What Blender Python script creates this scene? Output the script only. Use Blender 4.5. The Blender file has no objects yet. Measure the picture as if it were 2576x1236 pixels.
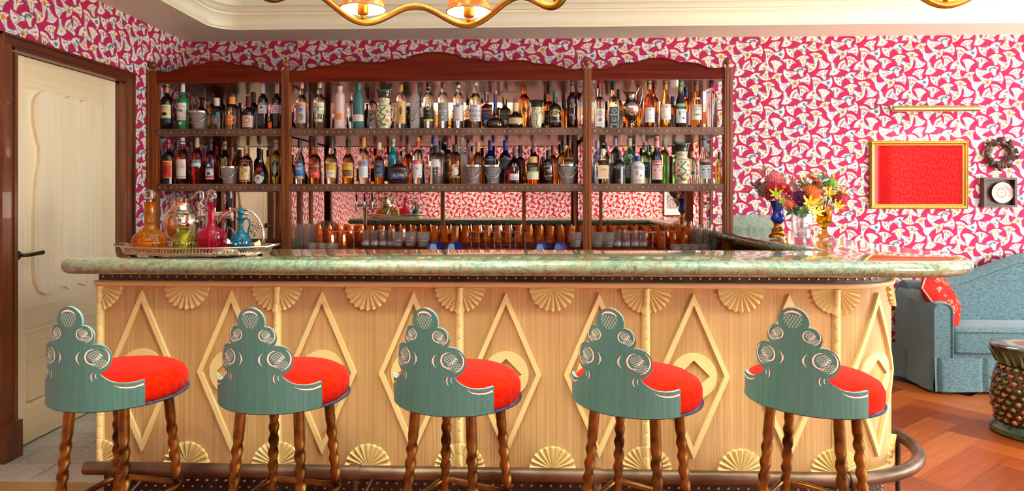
import bpy, bmesh, math, random
import numpy as np
from mathutils import Vector, Matrix

random.seed(7)
SC = bpy.context.scene
COL = SC.collection
R = math.radians
PI = math.pi

# ------------------------------------------------------------------ camera
F, CX0, CY0, TH, ZC = 1650.0, 1243.0, 492.0, 0.0359, 1.355
cam_d = bpy.data.cameras.new('camera')
cam = bpy.data.objects.new('camera', cam_d)
COL.objects.link(cam)
cam.location = (0, 0, ZC)
cam.rotation_euler = (R(90), 0, TH)
cam_d.sensor_width = 36
cam_d.lens = F / 2576 * 36
cam_d.shift_x = (1288 - CX0) / 2576
cam_d.shift_y = (CY0 - 618) / 2576
cam_d.clip_start = .05
SC.camera = cam

# ------------------------------------------------------------------ world, light, exposure
w = bpy.data.worlds.new('world'); SC.world = w
w.use_nodes = True
w.node_tree.nodes['Background'].inputs[0].default_value = (.75, .85, 1, 1)
w.node_tree.nodes['Background'].inputs[1].default_value = 1.0
SC.view_settings.view_transform = 'Standard'
SC.view_settings.look = 'None'
SC.view_settings.gamma = 1
SC.view_settings.use_curve_mapping = False
SC.view_settings.exposure = 1.47
SC.cycles.max_bounces = 9
SC.cycles.diffuse_bounces = 3
SC.cycles.glossy_bounces = 5
SC.cycles.transmission_bounces = 8
SC.cycles.transparent_max_bounces = 96
SC.cycles.use_adaptive_sampling = True
SC.cycles.adaptive_threshold = .12
SC.cycles.sample_clamp_indirect = 6
SC.cycles.caustics_reflective = False
SC.cycles.caustics_refractive = False

def area(name, loc, rot, sx, sy, power, color):
    d = bpy.data.lights.new(name, 'AREA')
    d.shape = 'RECTANGLE'; d.size = sx; d.size_y = sy
    d.energy = power; d.color = color
    o = bpy.data.objects.new(name, d); COL.objects.link(o)
    o.location = loc; o.rotation_euler = rot
    return o

XL, XR, YF, YB = -2.64, 6.2, -1.0, 5.135      # left, right, front (behind camera) and back walls
ZS, ZCEIL = 2.58, 2.80                         # soffit and raised ceiling
# daylight through the three windows of the side wall and the two of the wall behind the camera
DAY = (1.0, .98, .90)
WINDOWS_R = [(1.35, 2.95), (3.3, 4.7)]        # y ranges on the side wall
WINDOWS_F = [(3.62, 4.78), (4.94, 6.08)]                      # x ranges on the wall behind the camera
for i, (a_, b_) in enumerate(WINDOWS_R):
    area('window_daylight', (XR + .02, (a_ + b_) / 2, 1.45), (0, R(90), 0), 1.7, b_ - a_, [88, 3][i], DAY)
for a_, b_ in WINDOWS_F:
    area('window_daylight', ((a_ + b_) / 2, YF - .02, 1.45), (R(90), 0, 0), b_ - a_, 1.7, 15, DAY)

def at(px, py, X=None, Y=None, Z=None):
    a, b = (px - CX0) / F, -(py - CY0) / F
    dx = a * math.cos(TH) - math.sin(TH); dy = a * math.sin(TH) + math.cos(TH); dz = b
    t = X / dx if X is not None else Y / dy if Y is not None else (Z - ZC) / dz
    return Vector((dx * t, dy * t, ZC + dz * t))
def px_of(p):
    xc = p[0] * math.cos(TH) + p[1] * math.sin(TH); dd = p[1] * math.cos(TH) - p[0] * math.sin(TH)
    return CX0 + F * xc / dd
def depth_at(px, Y):
    a = (px - CX0) / F
    return Y / (a * math.sin(TH) + math.cos(TH))

# ------------------------------------------------------------------ materials
def lin(c):
    if isinstance(c, str):
        c = c.lstrip('#'); c = [int(c[i:i + 2], 16) / 255 for i in (0, 2, 4)]
        return tuple(x / 12.92 if x <= .04045 else ((x + .055) / 1.055) ** 2.4 for x in c)
    return tuple(c)
def rgba(c): return (*lin(c), 1)
MATS = {}
def nmat(name):
    m = bpy.data.materials.new(name); m.use_nodes = True
    return m, m.node_tree, m.node_tree.nodes['Principled BSDF']
def pm(color, rough=.5, metal=0., trans=0., ior=1.45, coat=0., emit=0., sheen=0., alpha=1.):
    key = (str(color), rough, metal, trans, ior, coat, emit, sheen, alpha)
    if key in MATS: return MATS[key]
    m, nt, p = nmat('plain_' + str(len(MATS)))
    p.inputs['Base Color'].default_value = rgba(color)
    p.inputs['Roughness'].default_value = rough
    p.inputs['Metallic'].default_value = metal
    p.inputs['Transmission Weight'].default_value = trans
    p.inputs['IOR'].default_value = ior
    if rough > .7: p.inputs['Specular IOR Level'].default_value = .2
    p.inputs['Coat Weight'].default_value = coat
    p.inputs['Coat Roughness'].default_value = .04
    p.inputs['Sheen Weight'].default_value = sheen
    if emit:
        p.inputs['Emission Color'].default_value = rgba(color)
        p.inputs['Emission Strength'].default_value = emit
    MATS[key] = m
    return m
def tglass(color, rough=.02, ior=1.5, body=0., bodycol=None):
    key = ('thin', str(color), rough, ior, body, bodycol)
    if key in MATS: return MATS[key]
    m, nt, p = nmat('thin_glass_%d' % len(MATS))
    tr = nt.nodes.new('ShaderNodeBsdfTransparent'); tr.inputs[0].default_value = rgba(color)
    gl_ = nt.nodes.new('ShaderNodeBsdfGlossy'); gl_.inputs['Roughness'].default_value = rough
    lw = nt.nodes.new('ShaderNodeLayerWeight'); lw.inputs[0].default_value = .5
    pw_ = nt.nodes.new('ShaderNodeMath'); pw_.operation = 'POWER'; nt.links.new(lw.outputs['Facing'], pw_.inputs[0]); pw_.inputs[1].default_value = 3.5
    f0 = ((ior - 1) / (ior + 1)) ** 2
    fr = nt.nodes.new('ShaderNodeMath'); fr.operation = 'MULTIPLY_ADD'; nt.links.new(pw_.outputs[0], fr.inputs[0]); fr.inputs[1].default_value = .75 * (1 - f0); fr.inputs[2].default_value = f0
    mx = nt.nodes.new('ShaderNodeMixShader'); nt.links.new(fr.outputs[0], mx.inputs[0]); nt.links.new(tr.outputs[0], mx.inputs[1]); nt.links.new(gl_.outputs[0], mx.inputs[2])
    last = mx
    if body:
        df = nt.nodes.new('ShaderNodeBsdfDiffuse'); df.inputs[0].default_value = rgba(bodycol or color)
        m2 = nt.nodes.new('ShaderNodeMixShader'); m2.inputs[0].default_value = body; nt.links.new(mx.outputs[0], m2.inputs[1]); nt.links.new(df.outputs[0], m2.inputs[2]); last = m2
    nt.links.new(last.outputs[0], nt.nodes['Material Output'].inputs[0])
    MATS[key] = m
    return m
def node(nt, t, **kw):
    n = nt.nodes.new(t)
    for k, v in kw.items():
        if k.startswith('i_'):
            n.inputs[k[2:].replace('_', ' ')].default_value = v
        else: setattr(n, k, v)
    return n
def ramp(nt, src, stops):
    r = nt.nodes.new('ShaderNodeValToRGB')
    e = r.color_ramp.elements
    while len(e) < len(stops): e.new(.5)
    for el, (pos, c) in zip(e, stops): el.position = pos; el.color = rgba(c)
    nt.links.new(src, r.inputs[0])
    return r.outputs[0]
def mapped(nt, scale, coord='Object', rot=(0, 0, 0)):
    tc = nt.nodes.new('ShaderNodeTexCoord'); mp = nt.nodes.new('ShaderNodeMapping')
    mp.inputs['Scale'].default_value = scale; mp.inputs['Rotation'].default_value = rot
    nt.links.new(tc.outputs[coord], mp.inputs[0])
    return mp.outputs[0]
def wood(name, c1, c2, axis='z', scale=1., rough=.45, coat=0., fine=60, bump=.15, spec=.5):
    m, nt, p = nmat(name)
    st = {'x': (1.2, fine, fine), 'y': (fine, 1.2, fine), 'z': (fine, fine, 1.2)}[axis]
    v = mapped(nt, tuple(s * scale for s in st))
    n1 = node(nt, 'ShaderNodeTexNoise', i_Scale=1., i_Detail=5., i_Roughness=.6); nt.links.new(v, n1.inputs['Vector'])
    st2 = {'x': (.5, 6, 6), 'y': (6, .5, 6), 'z': (6, 6, .5)}[axis]
    v2 = mapped(nt, tuple(s * scale for s in st2))
    n2 = node(nt, 'ShaderNodeTexNoise', i_Scale=1., i_Detail=3.); nt.links.new(v2, n2.inputs['Vector'])
    mx = node(nt, 'ShaderNodeMath', operation='MULTIPLY_ADD'); nt.links.new(n1.outputs[0], mx.inputs[0]); mx.inputs[1].default_value = .72
    m2 = node(nt, 'ShaderNodeMath', operation='MULTIPLY'); nt.links.new(n2.outputs[0], m2.inputs[0]); m2.inputs[1].default_value = .28
    nt.links.new(m2.outputs[0], mx.inputs[2])
    nt.links.new(ramp(nt, mx.outputs[0], [(.36, c1), (.64, c2)]), p.inputs['Base Color'])
    p.inputs['Roughness'].default_value = rough; p.inputs['Coat Weight'].default_value = coat
    p.inputs['Specular IOR Level'].default_value = spec
    b = node(nt, 'ShaderNodeBump', i_Strength=bump, i_Distance=.002); nt.links.new(n1.outputs[0], b.inputs['Height']); nt.links.new(b.outputs[0], p.inputs['Normal'])
    return m
def noisy(name, c1, c2, scale=20., rough=.6, metal=0., bump=.2, detail=4., stretch=(1, 1, 1), lo=.35, hi=.65, sheen=0., coat=0., dist=.003):
    m, nt, p = nmat(name)
    v = mapped(nt, stretch)
    n1 = node(nt, 'ShaderNodeTexNoise', i_Scale=scale, i_Detail=detail); nt.links.new(v, n1.inputs['Vector'])
    nt.links.new(ramp(nt, n1.outputs[0], [(lo, c1), (hi, c2)]), p.inputs['Base Color'])
    p.inputs['Roughness'].default_value = rough; p.inputs['Metallic'].default_value = metal
    p.inputs['Sheen Weight'].default_value = sheen; p.inputs['Coat Weight'].default_value = coat
    if rough > .8: p.inputs['Specular IOR Level'].default_value = .12 if rough < .96 else 0.
    if bump:
        b = node(nt, 'ShaderNodeBump', i_Strength=bump, i_Distance=dist); nt.links.new(n1.outputs[0], b.inputs['Height']); nt.links.new(b.outputs[0], p.inputs['Normal'])
    return m
def marble(name):
    m, nt, p = nmat(name)
    v = mapped(nt, (1, 1, 1))
    n1 = node(nt, 'ShaderNodeTexNoise', i_Scale=42., i_Detail=9., i_Roughness=.75, i_Distortion=.5); nt.links.new(v, n1.inputs['Vector'])
    base = ramp(nt, n1.outputs[0], [(.32, '#344030'), (.43, '#66785c'), (.56, '#849474'), (.72, '#7c9080')])
    n2 = node(nt, 'ShaderNodeTexNoise', i_Scale=11., i_Detail=10., i_Roughness=.66, i_Distortion=2.2); nt.links.new(v, n2.inputs['Vector'])
    vein = node(nt, 'ShaderNodeMath', operation='SUBTRACT'); nt.links.new(n2.outputs[0], vein.inputs[0]); vein.inputs[1].default_value = .5
    ab = node(nt, 'ShaderNodeMath', operation='ABSOLUTE'); nt.links.new(vein.outputs[0], ab.inputs[0])
    vm = ramp(nt, ab.outputs[0], [(.0, (1, 1, 1)), (.022, (0, 0, 0))])
    n3 = node(nt, 'ShaderNodeTexNoise', i_Scale=2.2, i_Detail=2.); nt.links.new(v, n3.inputs['Vector'])
    vc = ramp(nt, n3.outputs[0], [(.42, '#4c5244'), (.58, '#a05c28')])
    mx = node(nt, 'ShaderNodeMixRGB'); nt.links.new(vm, mx.inputs[0]); nt.links.new(base, mx.inputs[1]); nt.links.new(vc, mx.inputs[2])
    nt.links.new(mx.outputs[0], p.inputs['Base Color'])
    p.inputs['Roughness'].default_value = .1; p.inputs['Coat Weight'].default_value = .8; p.inputs['Coat Roughness'].default_value = .015
    return m

M = dict(
    pink=pm('#c02650', .75), cream=pm('#efe6d6', .75), outline=pm('#858da0', .75),
    coral=pm('#de7560', .75), orange=pm('#e0954e', .75), yellow=pm('#e2b868', .75), blue=pm('#67809a', .75), green=pm('#6e6e48', .75), rose=pm('#e4a094', .75),
    soffit=pm('#f6ecd8', .6), cornice=pm('#faf2d0', .5), ceil=pm('#a6d6ff', .6),
    mahog=wood('mahogany_upright', '#642a0c', '#a2541e', 'z', 1, .4, .0, 40, .15, .35), mahogx=wood('mahogany_level', '#4c1004', '#7a2408', 'x', 1, .6, .0, 40, .15, .1),
    shelfwood=wood('shelf_mahogany', '#5a1c08', '#8c3c14', 'x', 1, .28, .25, 40),
    frame=wood('door_frame_wood', '#4a1c0c', '#8a4a24', 'z', 1, .35, .2, 40),
    oak=wood('oak_panel', '#a8844c', '#d0aa74', 'z', 1., .6, 0, 260, .3, .3), oaky=wood('oak_level', '#d8b87c', '#e6cc94', 'x', 1., .5, 0, 60, .1),
    carved=pm('#e2cb88', .55), oakdoor=wood('door_oak', '#f4d8a8', '#fceac4', 'z', 1., .45, .1, 60, .08), oakdoory=wood('door_oak_level', '#efcf9c', '#f8e0b4', 'y', 1., .45, .1, 60, .08),
    marble=marble('green_marble'),
    bronze=noisy('dark_bronze', '#2c211b', '#4a3a2e', 8, .42, .75, .05), stud=pm('#a08c7c', .3, 1.), bronzeleg=noisy('antique_bronze_leg', '#3a220c', '#966a30', 14, .3, .9, .05),
    rail=noisy('foot_rail_bronze', '#4a3828', '#7c624c', 6, .4, .75, .05),
    brass=pm('#c08a3a', .28, 1.), brasspic=pm('#c9a868', .3, 1.), silver=pm('#cdb9a0', .16, 1.), chrome=pm('#e0e0e0', .06, 1.), mirror=pm('#e8dcd0', .01, 1.),
    teal=noisy('painted_teal_wood', '#3c665e', '#467268', 5, .5, 0, .25, 5, (30, 30, 1.5), sheen=0.), tealedge=pm('#6c8e86', .5), carvew=pm('#f0e6da', .6), carver=pm('#9a3c20', .6),
    velvet=noisy('red_velvet', '#a80e00', '#c81e00', 9, .97, 0, .1, 4, (1, 6, 6), sheen=.05), navy=noisy('navy_braid', '#10162a', '#4a5472', 260, .85),
    sofa=noisy('teal_chenille', '#40585c', '#698384', 130, .9, 0, .35, 5, (.35, 1.3, 1), sheen=.3, lo=.3, hi=.7), 
    redart=pm('#b00402', .9), black=pm('#151210', .35), blackgloss=pm('#0d0a0a', .06, coat=.5), white=pm('#efe9df', .5),
    glass=tglass('#f8f4ee', .02, 1.7, .05, '#f4ece4'), crystal=tglass('#f4eee6', .05, 1.7, .12), cutcrystal=tglass('#f2ebe4', .08, 1.9, .2, '#e6dcd6'), stopglass=pm('#fbf6f0', .02, trans=1., ior=1.5), amberglass=tglass('#ffd88a', .03, 1.5, .16, '#f08818'), thinpane=tglass('#ffffff', .0, 1.38),
    stem=pm('#5f7a2c', .6), leafm=pm('#4f6f38', .6), tile=noisy('stone_tile', '#a89c8c', '#c4b8a6', 30, .55, 0, .15), grout=pm('#8a8074', .8),
)

# ------------------------------------------------------------------ mesh helpers
class MB:
    def __init__(s): s.v = []; s.f = []; s.m = []
    def add(s, vs, fs, mat=0):
        o = len(s.v); s.v.extend([tuple(v) for v in vs])
        for f in fs: s.f.append(tuple(i + o for i in f)); s.m.append(mat)
        return s
    def box(s, x0, x1, y0, y1, z0, z1, mat=0):
        vs = [(x, y, z) for z in (z0, z1) for y in (y0, y1) for x in (x0, x1)]
        return s.add(vs, [(0, 2, 3, 1), (4, 5, 7, 6), (0, 1, 5, 4), (2, 6, 7, 3), (0, 4, 6, 2), (1, 3, 7, 5)], mat)
    def lathe(s, prof, n=24, c=(0, 0, 0), mat=0, sup=2., flat=1., sx=1.):
        """profile (r, z) from bottom to top, revolved round c; sup = superellipse exponent"""
        vs, fs = [], []
        rings = []
        for r, z in prof:
            if r <= 1e-6:
                rings.append([len(vs)]); vs.append((c[0], c[1], c[2] + z)); continue
            ids = []
            for k in range(n):
                a = 2 * PI * k / n
                ca, sa = math.cos(a), math.sin(a)
                q = r / ((abs(ca) ** sup + abs(sa) ** sup) ** (1 / sup))
                ids.append(len(vs)); vs.append((c[0] + q * ca * sx, c[1] + q * sa * flat, c[2] + z))
            rings.append(ids)
        for a, b in zip(rings, rings[1:]):
            if len(a) == 1 and len(b) == 1: continue
            for k in range(n):
                k2 = (k + 1) % n
                if len(a) == 1: fs.append((a[0], b[k2], b[k]))
                elif len(b) == 1: fs.append((a[k], a[k2], b[0]))
                else: fs.append((a[k], a[k2], b[k2], b[k]))
        if len(rings[0]) > 1: fs.append(tuple(reversed(rings[0])))
        if len(rings[-1]) > 1: fs.append(tuple(rings[-1]))
        return s.add(vs, fs, mat)
    def ball(s, c, r, n=12, m=8, mat=0, sz=1.):
        return s.lathe([(r * math.sin(PI * k / m), -r * sz * math.cos(PI * k / m)) for k in range(m + 1)], n, c, mat)
    def tube(s, pts, r, n=10, closed=False, mat=0, caps=True, lobe=0., twist=0.):
        pts = [Vector(p) for p in pts]; L = len(pts)
        rs = r if isinstance(r, (list, tuple)) else [r] * L
        vs, fs = [], []
        t0 = (pts[1] - pts[0]).normalized()
        up = Vector((0, 0, 1)) if abs(t0.z) < .9 else Vector((0, 1, 0))
        nrm = (up - t0 * up.dot(t0)).normalized()
        for i, p in enumerate(pts):
            if closed: t = (pts[(i + 1) % L] - pts[i - 1]).normalized()
            else: t = (pts[min(i + 1, L - 1)] - pts[max(i - 1, 0)]).normalized()
            nrm = (nrm - t * nrm.dot(t)).normalized(); b = t.cross(nrm)
            for k in range(n):
                a = 2 * PI * k / n
                lb = (lobe[i] if isinstance(lobe, list) else lobe)
                q = rs[i] * (1 + lb * math.cos(2 * (a - twist * i)))
                vs.append(p + nrm * (q * math.cos(a)) + b * (q * math.sin(a)))
        m_ = L if closed else L - 1
        for i in range(m_):
            j = (i + 1) % L
            for k in range(n):
                k2 = (k + 1) % n
                fs.append((i * n + k, i * n + k2, j * n + k2, j * n + k))
        if not closed and caps:
            fs.append(tuple(reversed(range(n)))); fs.append(tuple(range((L - 1) * n, L * n)))
        return s.add(vs, fs, mat)
    def prism(s, poly, fn, d0, d1, mat=0, side=None):
        """closed 2-D polygon (u, v) lifted by fn(u, v, d) between offsets d0 and d1"""
        n = len(poly)
        vs = [fn(u, v, d0) for u, v in poly] + [fn(u, v, d1) for u, v in poly]
        fs = [tuple(reversed(range(n))), tuple(range(n, 2 * n))]
        o = len(s.v); s.add(vs, fs, mat)
        for k in range(n):
            k2 = (k + 1) % n
            s.f.append((o + k, o + k2, o + n + k2, o + n + k)); s.m.append(mat if side is None else side)
        return s
    def grid(s, fn, nu, nv, mat=0, closed_u=False):
        vs = [fn(i / (nu if closed_u else nu - 1), j / (nv - 1)) for j in range(nv) for i in range(nu)]
        fs = []
        for j in range(nv - 1):
            for i in range(nu if closed_u else nu - 1):
                i2 = (i + 1) % nu
                fs.append((j * nu + i, j * nu + i2, (j + 1) * nu + i2, (j + 1) * nu + i))
        return s.add(vs, fs, mat)
    def mesh(s, name, mats, smooth=35, recalc=True):
        me = bpy.data.meshes.new(name)
        me.from_pydata(s.v, [], s.f)
        for m in (mats if isinstance(mats, (list, tuple)) else [mats]):
            me.materials.append(M[m] if isinstance(m, str) else m)
        if any(s.m): me.polygons.foreach_set('material_index', s.m)
        if recalc:
            bm = bmesh.new(); bm.from_mesh(me)
            bmesh.ops.recalc_face_normals(bm, faces=bm.faces)
            bm.to_mesh(me); bm.free()
        if smooth:
            me.shade_smooth(); me.set_sharp_from_angle(angle=R(smooth))
        me.update()
        return me
    def build(s, name, mats, parent=None, smooth=35, recalc=True, loc=None):
        return link(name, s.mesh(name, mats, smooth, recalc), parent, loc)
def link(name, me, parent=None, loc=None):
    o = bpy.data.objects.new(name, me); COL.objects.link(o)
    if parent: o.parent = parent
    if loc: o.location = loc
    return o
def tag(o, label=None, cat=None, group=None, kind=None):
    if label: o['label'] = label
    if cat: o['category'] = cat
    if group: o['group'] = group
    if kind: o['kind'] = kind
    return o
def thing(name, label, cat, loc=(0, 0, 0), rz=0., group=None):
    o = bpy.data.objects.new(name, None); COL.objects.link(o)
    o.empty_display_size = .05
    o.location = loc; o.rotation_euler = (0, 0, rz)
    return tag(o, label, cat, group)
def struct(name, mb, mats, parent=None, **k):
    o = mb.build(name, mats, parent, **k)
    if not parent: o['kind'] = 'structure'
    return o
def copy_tree(o, parent=None):
    c = o.copy(); COL.objects.link(c); c.parent = parent
    for ch in o.children:
        copy_tree(ch, c)
    return c
ORD = ('first second third fourth fifth sixth seventh eighth ninth tenth eleventh twelfth thirteenth fourteenth fifteenth sixteenth seventeenth eighteenth nineteenth twentieth '
       'twenty-first twenty-second twenty-third twenty-fourth twenty-fifth twenty-sixth twenty-seventh twenty-eighth twenty-ninth thirtieth thirty-first thirty-second thirty-third '
       'thirty-fourth thirty-fifth thirty-sixth thirty-seventh thirty-eighth thirty-ninth fortieth').split()
def lerp(a, b, t): return a + (b - a) * t
def interp(pts, z):
    for (r0, z0), (r1, z1) in zip(pts, pts[1:]):
        if z0 <= z <= z1 and z1 > z0: return r0 + (r1 - r0) * (z - z0) / (z1 - z0)
    return pts[-1][0]
def arc(cx, cy, r, a0, a1, n, ry=None):
    return [(cx + r * math.cos(R(lerp(a0, a1, k / n))), cy + (ry or r) * math.sin(R(lerp(a0, a1, k / n)))) for k in range(n + 1)]

# glyphs of the built-in font, as triangles with an advance width
GLYPH = {}
def glyph(c):
    if c in GLYPH: return GLYPH[c]
    cu = bpy.data.curves.new('glyph', 'FONT'); cu.body = c; cu.resolution_u = 2; cu.size = 1.4
    o = bpy.data.objects.new('glyph', cu); COL.objects.link(o)
    bpy.context.view_layer.update()
    ev = o.evaluated_get(bpy.context.evaluated_depsgraph_get())
    me = ev.to_mesh()
    vs = [(v.co.x, v.co.y) for v in me.vertices]; fs = [tuple(p.vertices) for p in me.polygons]
    ev.to_mesh_clear()
    bpy.data.objects.remove(o); bpy.data.curves.remove(cu)
    x0 = min((v[0] for v in vs), default=0); x1 = max((v[0] for v in vs), default=.35)
    GLYPH[c] = ([(x - x0, y) for x, y in vs], fs, (x1 - x0 + .12) if vs else .38)
    return GLYPH[c]
def text_layout(t, h, maxw=None):
    """verts (u, v) centred on 0,0 with cap height h, and faces"""
    vs, fs, x = [], [], 0.
    for c in t:
        g, gf, adv = glyph(c)
        o = len(vs); vs += [(u + x, v) for u, v in g]; fs += [tuple(i + o for i in f) for f in gf]; x += adv
    wid = max(x - .12, .01); sx = h
    if maxw and wid * h > maxw: sx = maxw / wid
    return [((u - wid / 2) * sx, (v - .5) * h) for u, v in vs], fs
# ================================================================== the room
def wall_rects(u0, u1, z0, z1, holes):
    us = sorted({u0, u1, *[h[0] for h in holes], *[h[1] for h in holes]}); zs = sorted({z0, z1, *[h[2] for h in holes], *[h[3] for h in holes]})
    for a, b in zip(us, us[1:]):
        for c, d in zip(zs, zs[1:]):
            if not any(h[0] <= (a + b) / 2 <= h[1] and h[2] <= (c + d) / 2 <= h[3] for h in holes): yield a, b, c, d

# wallpaper: 22 hand-traced fan sprigs in a half-drop repeat (N = narrow end, P1/P2 = tips of the wide end), flower recipes in fan coordinates
O, L_ = 'o', 'l'
def sprig(c, c2='coral', n=3, leaf='green'):
    out = [(L_, .42, -.12, .5, .10, -14, leaf), (L_, .42, .12, .5, .10, 14, leaf)]
    for k in range(n):
        s = (k - (n - 1) / 2) * .95 / max(n - 1, 1)
        out += [(O, .78 - abs(s) * .1, s, .26, c), (O, .80 - abs(s) * .1, s, .10, c2)]
    return out
def rays(c, n=4, leaf='green'):
    out = [(L_, .40, 0, .45, .07, 0, leaf)]
    for k in range(n):
        s = (k - (n - 1) / 2) * 1.1 / max(n - 1, 1)
        out += [(L_, .74 - abs(s) * .08, s, .34, .22, s * 42, c), (L_, .42, s * .45, .32, .05, s * 25, leaf)]
    return out
def bloom(c, c2, leaf='green'):
    return [(O, .70, 0, .44, c), (O, .70, 0, .16, c2), (L_, .58, -.55, .34, .16, -55, leaf), (L_, .58, .55, .34, .16, 55, leaf), (L_, .3, 0, .5, .08, 0, leaf), (O, .85, -.55, .13, 'coral'), (O, .85, .55, .13, 'coral')]
def fern(c):
    out = [(L_, .52, 0, .8, .05, 0, c)]
    for k in range(6):
        t = .34 + .09 * k
        for sg in (-1, 1): out.append((L_, t, sg * (.16 + .05 * k), .26, .06, sg * 48, c))
    return out
FANS = [
    ((2023.8, 136.6), (2004, 123.6), (2032.3, 112.3), [(O, .78, .25, .24, 'blue'), (O, .62, .35, .22, 'blue'), (O, .85, .75, .14, 'rose'), (L_, .5, -.35, .6, .11, -26, 'green'), (L_, .45, -.1, .6, .11, -18, 'green'), (L_, .3, .2, .3, .09, 8, 'green')]),
    ((2169.5, 177.4), (2149.1, 191.5), (2179.1, 197.8), rays('orange', 4)),
    ((2082.2, 135.5), (2060, 124.2), (2088.4, 112.3), bloom('orange', 'coral')),
    ((2123.8, 109.4), (2092.6, 101.4), (2103.3, 128), fern('green')[:7] + rays('rose', 3)[1::2]),
    ((2104.5, 127), (2130, 124.7), (2112.3, 150.2), bloom('orange', 'green')),
    ((2107.1, 136.6), (2081.6, 133.8), (2093.5, 158.2), fern('outline')),
    ((2051.6, 159.3), (2038, 137.2), (2068.6, 141.2), bloom('orange', 'coral')),
    ((2021, 166.7), (2002.8, 149.1), (2036.3, 144.6), [(O, .60, 0, .26, 'yellow'), (O, .83, -.3, .18, 'yellow'), (O, .83, .35, .18, 'orange'), (L_, .64, -.6, .34, .15, -60, 'green'), (L_, .64, .55, .34, .15, 60, 'green'), (O, .38, 0, .14, 'yellow'), (L_, .2, 0, .25, .09, 0, 'green')]),
    ((2027.8, 158.2), (2055, 159.3), (2032.3, 182), [(O, .72, -.35, .30, 'orange'), (O, .72, .38, .28, 'orange'), (O, .74, -.35, .12, 'coral'), (O, .74, .38, .12, 'coral'), (L_, .42, -.2, .5, .08, -20, 'green'), (L_, .4, .3, .5, .08, 25, 'green'), (L_, .6, .75, .4, .08, 30, 'green')]),
    ((2061.8, 146.8), (2059.5, 171.8), (2086.4, 159.9), rays('rose', 3)),
    ((2094, 158.7), (2085.6, 187.6), (2112.5, 178.5), [(O, .74, 0, .30, 'yellow'), (O, .74, 0, .15, 'orange'), (L_, .4, -.3, .6, .09, -17, 'green'), (L_, .42, .3, .62, .09, 17, 'green'), (L_, .4, 0, .5, .05, 0, 'rose'), (O, .84, -.6, .09, 'rose'), (O, .84, .6, .09, 'rose')]),
    ((2136.6, 178), (2107.6, 174.6), (2125.2, 151.4), sprig('rose', 'coral', 4)),
    ((2134.2, 167.5), (2128.7, 143.4), (2155.9, 155.3), sprig('coral', 'orange', 3)),
    ((2132.4, 129.8), (2150.8, 111.1), (2154.2, 140.6), rays('coral', 3, 'rose')),
    ((2168.9, 151.9), (2161.8, 122.5), (2188.5, 133.2), sprig('coral', 'rose', 3) + [(O, .5, .2, .15, 'green'), (O, .38, -.1, .13, 'green')]),
    ((2188.8, 133.8), (2210.3, 120.2), (2204.6, 150.8), [(O, .62, 0, .36, 'blue'), (L_, .45, 0, .26, .09, 0, 'green'), (L_, .56, -.55, .75, .10, -32, 'green'), (L_, .56, .55, .75, .10, 32, 'green')] + [(L_, .88, s, .14, .05, 0, 'rose') for s in (-.6, -.3, 0, .3, .6)]),
    ((2184.5, 177.5), (2148.5, 176.3), (2172.3, 152.5), [(O, .66, -.3, .30, 'coral'), (O, .70, .38, .28, 'coral'), (O, .66, -.3, .12, 'orange'), (L_, .35, -.15, .45, .06, -15, 'green'), (L_, .32, .15, .45, .06, 15, 'green'), (L_, .6, -.75, .3, .08, -50, 'green')]),
    ((2190.5, 181.3), (2178.3, 153.6), (2208.6, 160.4), [(O, t, s, .12, 'yellow') for t, s in ((.82, -.5), (.86, 0), (.82, .5), (.68, -.4), (.7, .4), (.66, .02), (.55, -.3), (.55, .3))] + [(L_, .5, 0, .5, .06, 0, 'orange'), (L_, .24, -.15, .22, .10, -30, 'green'), (L_, .24, .15, .22, .10, 30, 'green')]),
    ((2122.7, 194.4), (2098, 192.7), (2116.7, 217), [(O, .72, -.4, .20, 'coral'), (O, .70, .3, .22, 'coral'), (L_, .38, -.25, .5, .10, -28, 'green'), (L_, .42, .1, .5, .09, 10, 'green'), (L_, .25, .25, .3, .14, 40, 'green')]),
    ((2102, 245.4), (2088.4, 223.8), (2121.2, 230), [(O, .78, .05, .26, 'coral'), (O, .58, .1, .16, 'coral'), (L_, .55, -.4, .6, .14, -20, 'green'), (L_, .74, .62, .34, .14, 75, 'green'), (L_, .3, .1, .4, .06, 4, 'rose')]),
    ((2075.4, 200), (2053.3, 189.3), (2083.9, 177.9), [(O, t, s, .16, 'coral') for t, s in ((.8, -.5), (.82, 0), (.8, .5), (.58, -.3), (.42, .2))] + [(L_, .62, .35, .2, .08, 80, 'green'), (L_, .45, -.15, .2, .08, -20, 'green'), (L_, .25, .1, .16, .1, 40, 'green')]),
    ((2138, 119.2), (2116.7, 103.1), (2147.8, 100.5), [(L_, .66 + .16 * math.cos(R(q)), .42 * math.sin(R(q)), .30, .16, q, 'blue') for q in (-100, -60, -20, 20, 60, 100)] + [(L_, .68 + .2 * math.cos(R(q)), .55 * math.sin(R(q)), .26, .1, q, 'green') for q in (-80, -40, 0, 40, 80)] + [(O, .60, 0, .16, 'yellow'), (L_, .3, 0, .4, .06, 0, 'rose')]),
]
P0 = at(2100, 160, Y=YB)
LA = at(2220.3, 160, Y=YB).x - at(1979.7, 160, Y=YB).x
LB = (LA / 2, -(at(2100, 160, Y=YB).z - at(2100, 232.7, Y=YB).z))
PM = ['pink', 'outline', 'cream', 'coral', 'orange', 'yellow', 'blue', 'green', 'rose']
def bez(a, c, b, n): return [((1 - t) ** 2 * a[0] + 2 * t * (1 - t) * c[0] + t * t * b[0], (1 - t) ** 2 * a[1] + 2 * t * (1 - t) * c[1] + t * t * b[1]) for t in [k / n for k in range(n + 1)]]
TV, TL, TF, TM, TC = [], [], [], [], []      # template: verts, layer, faces, material, centre
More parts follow.
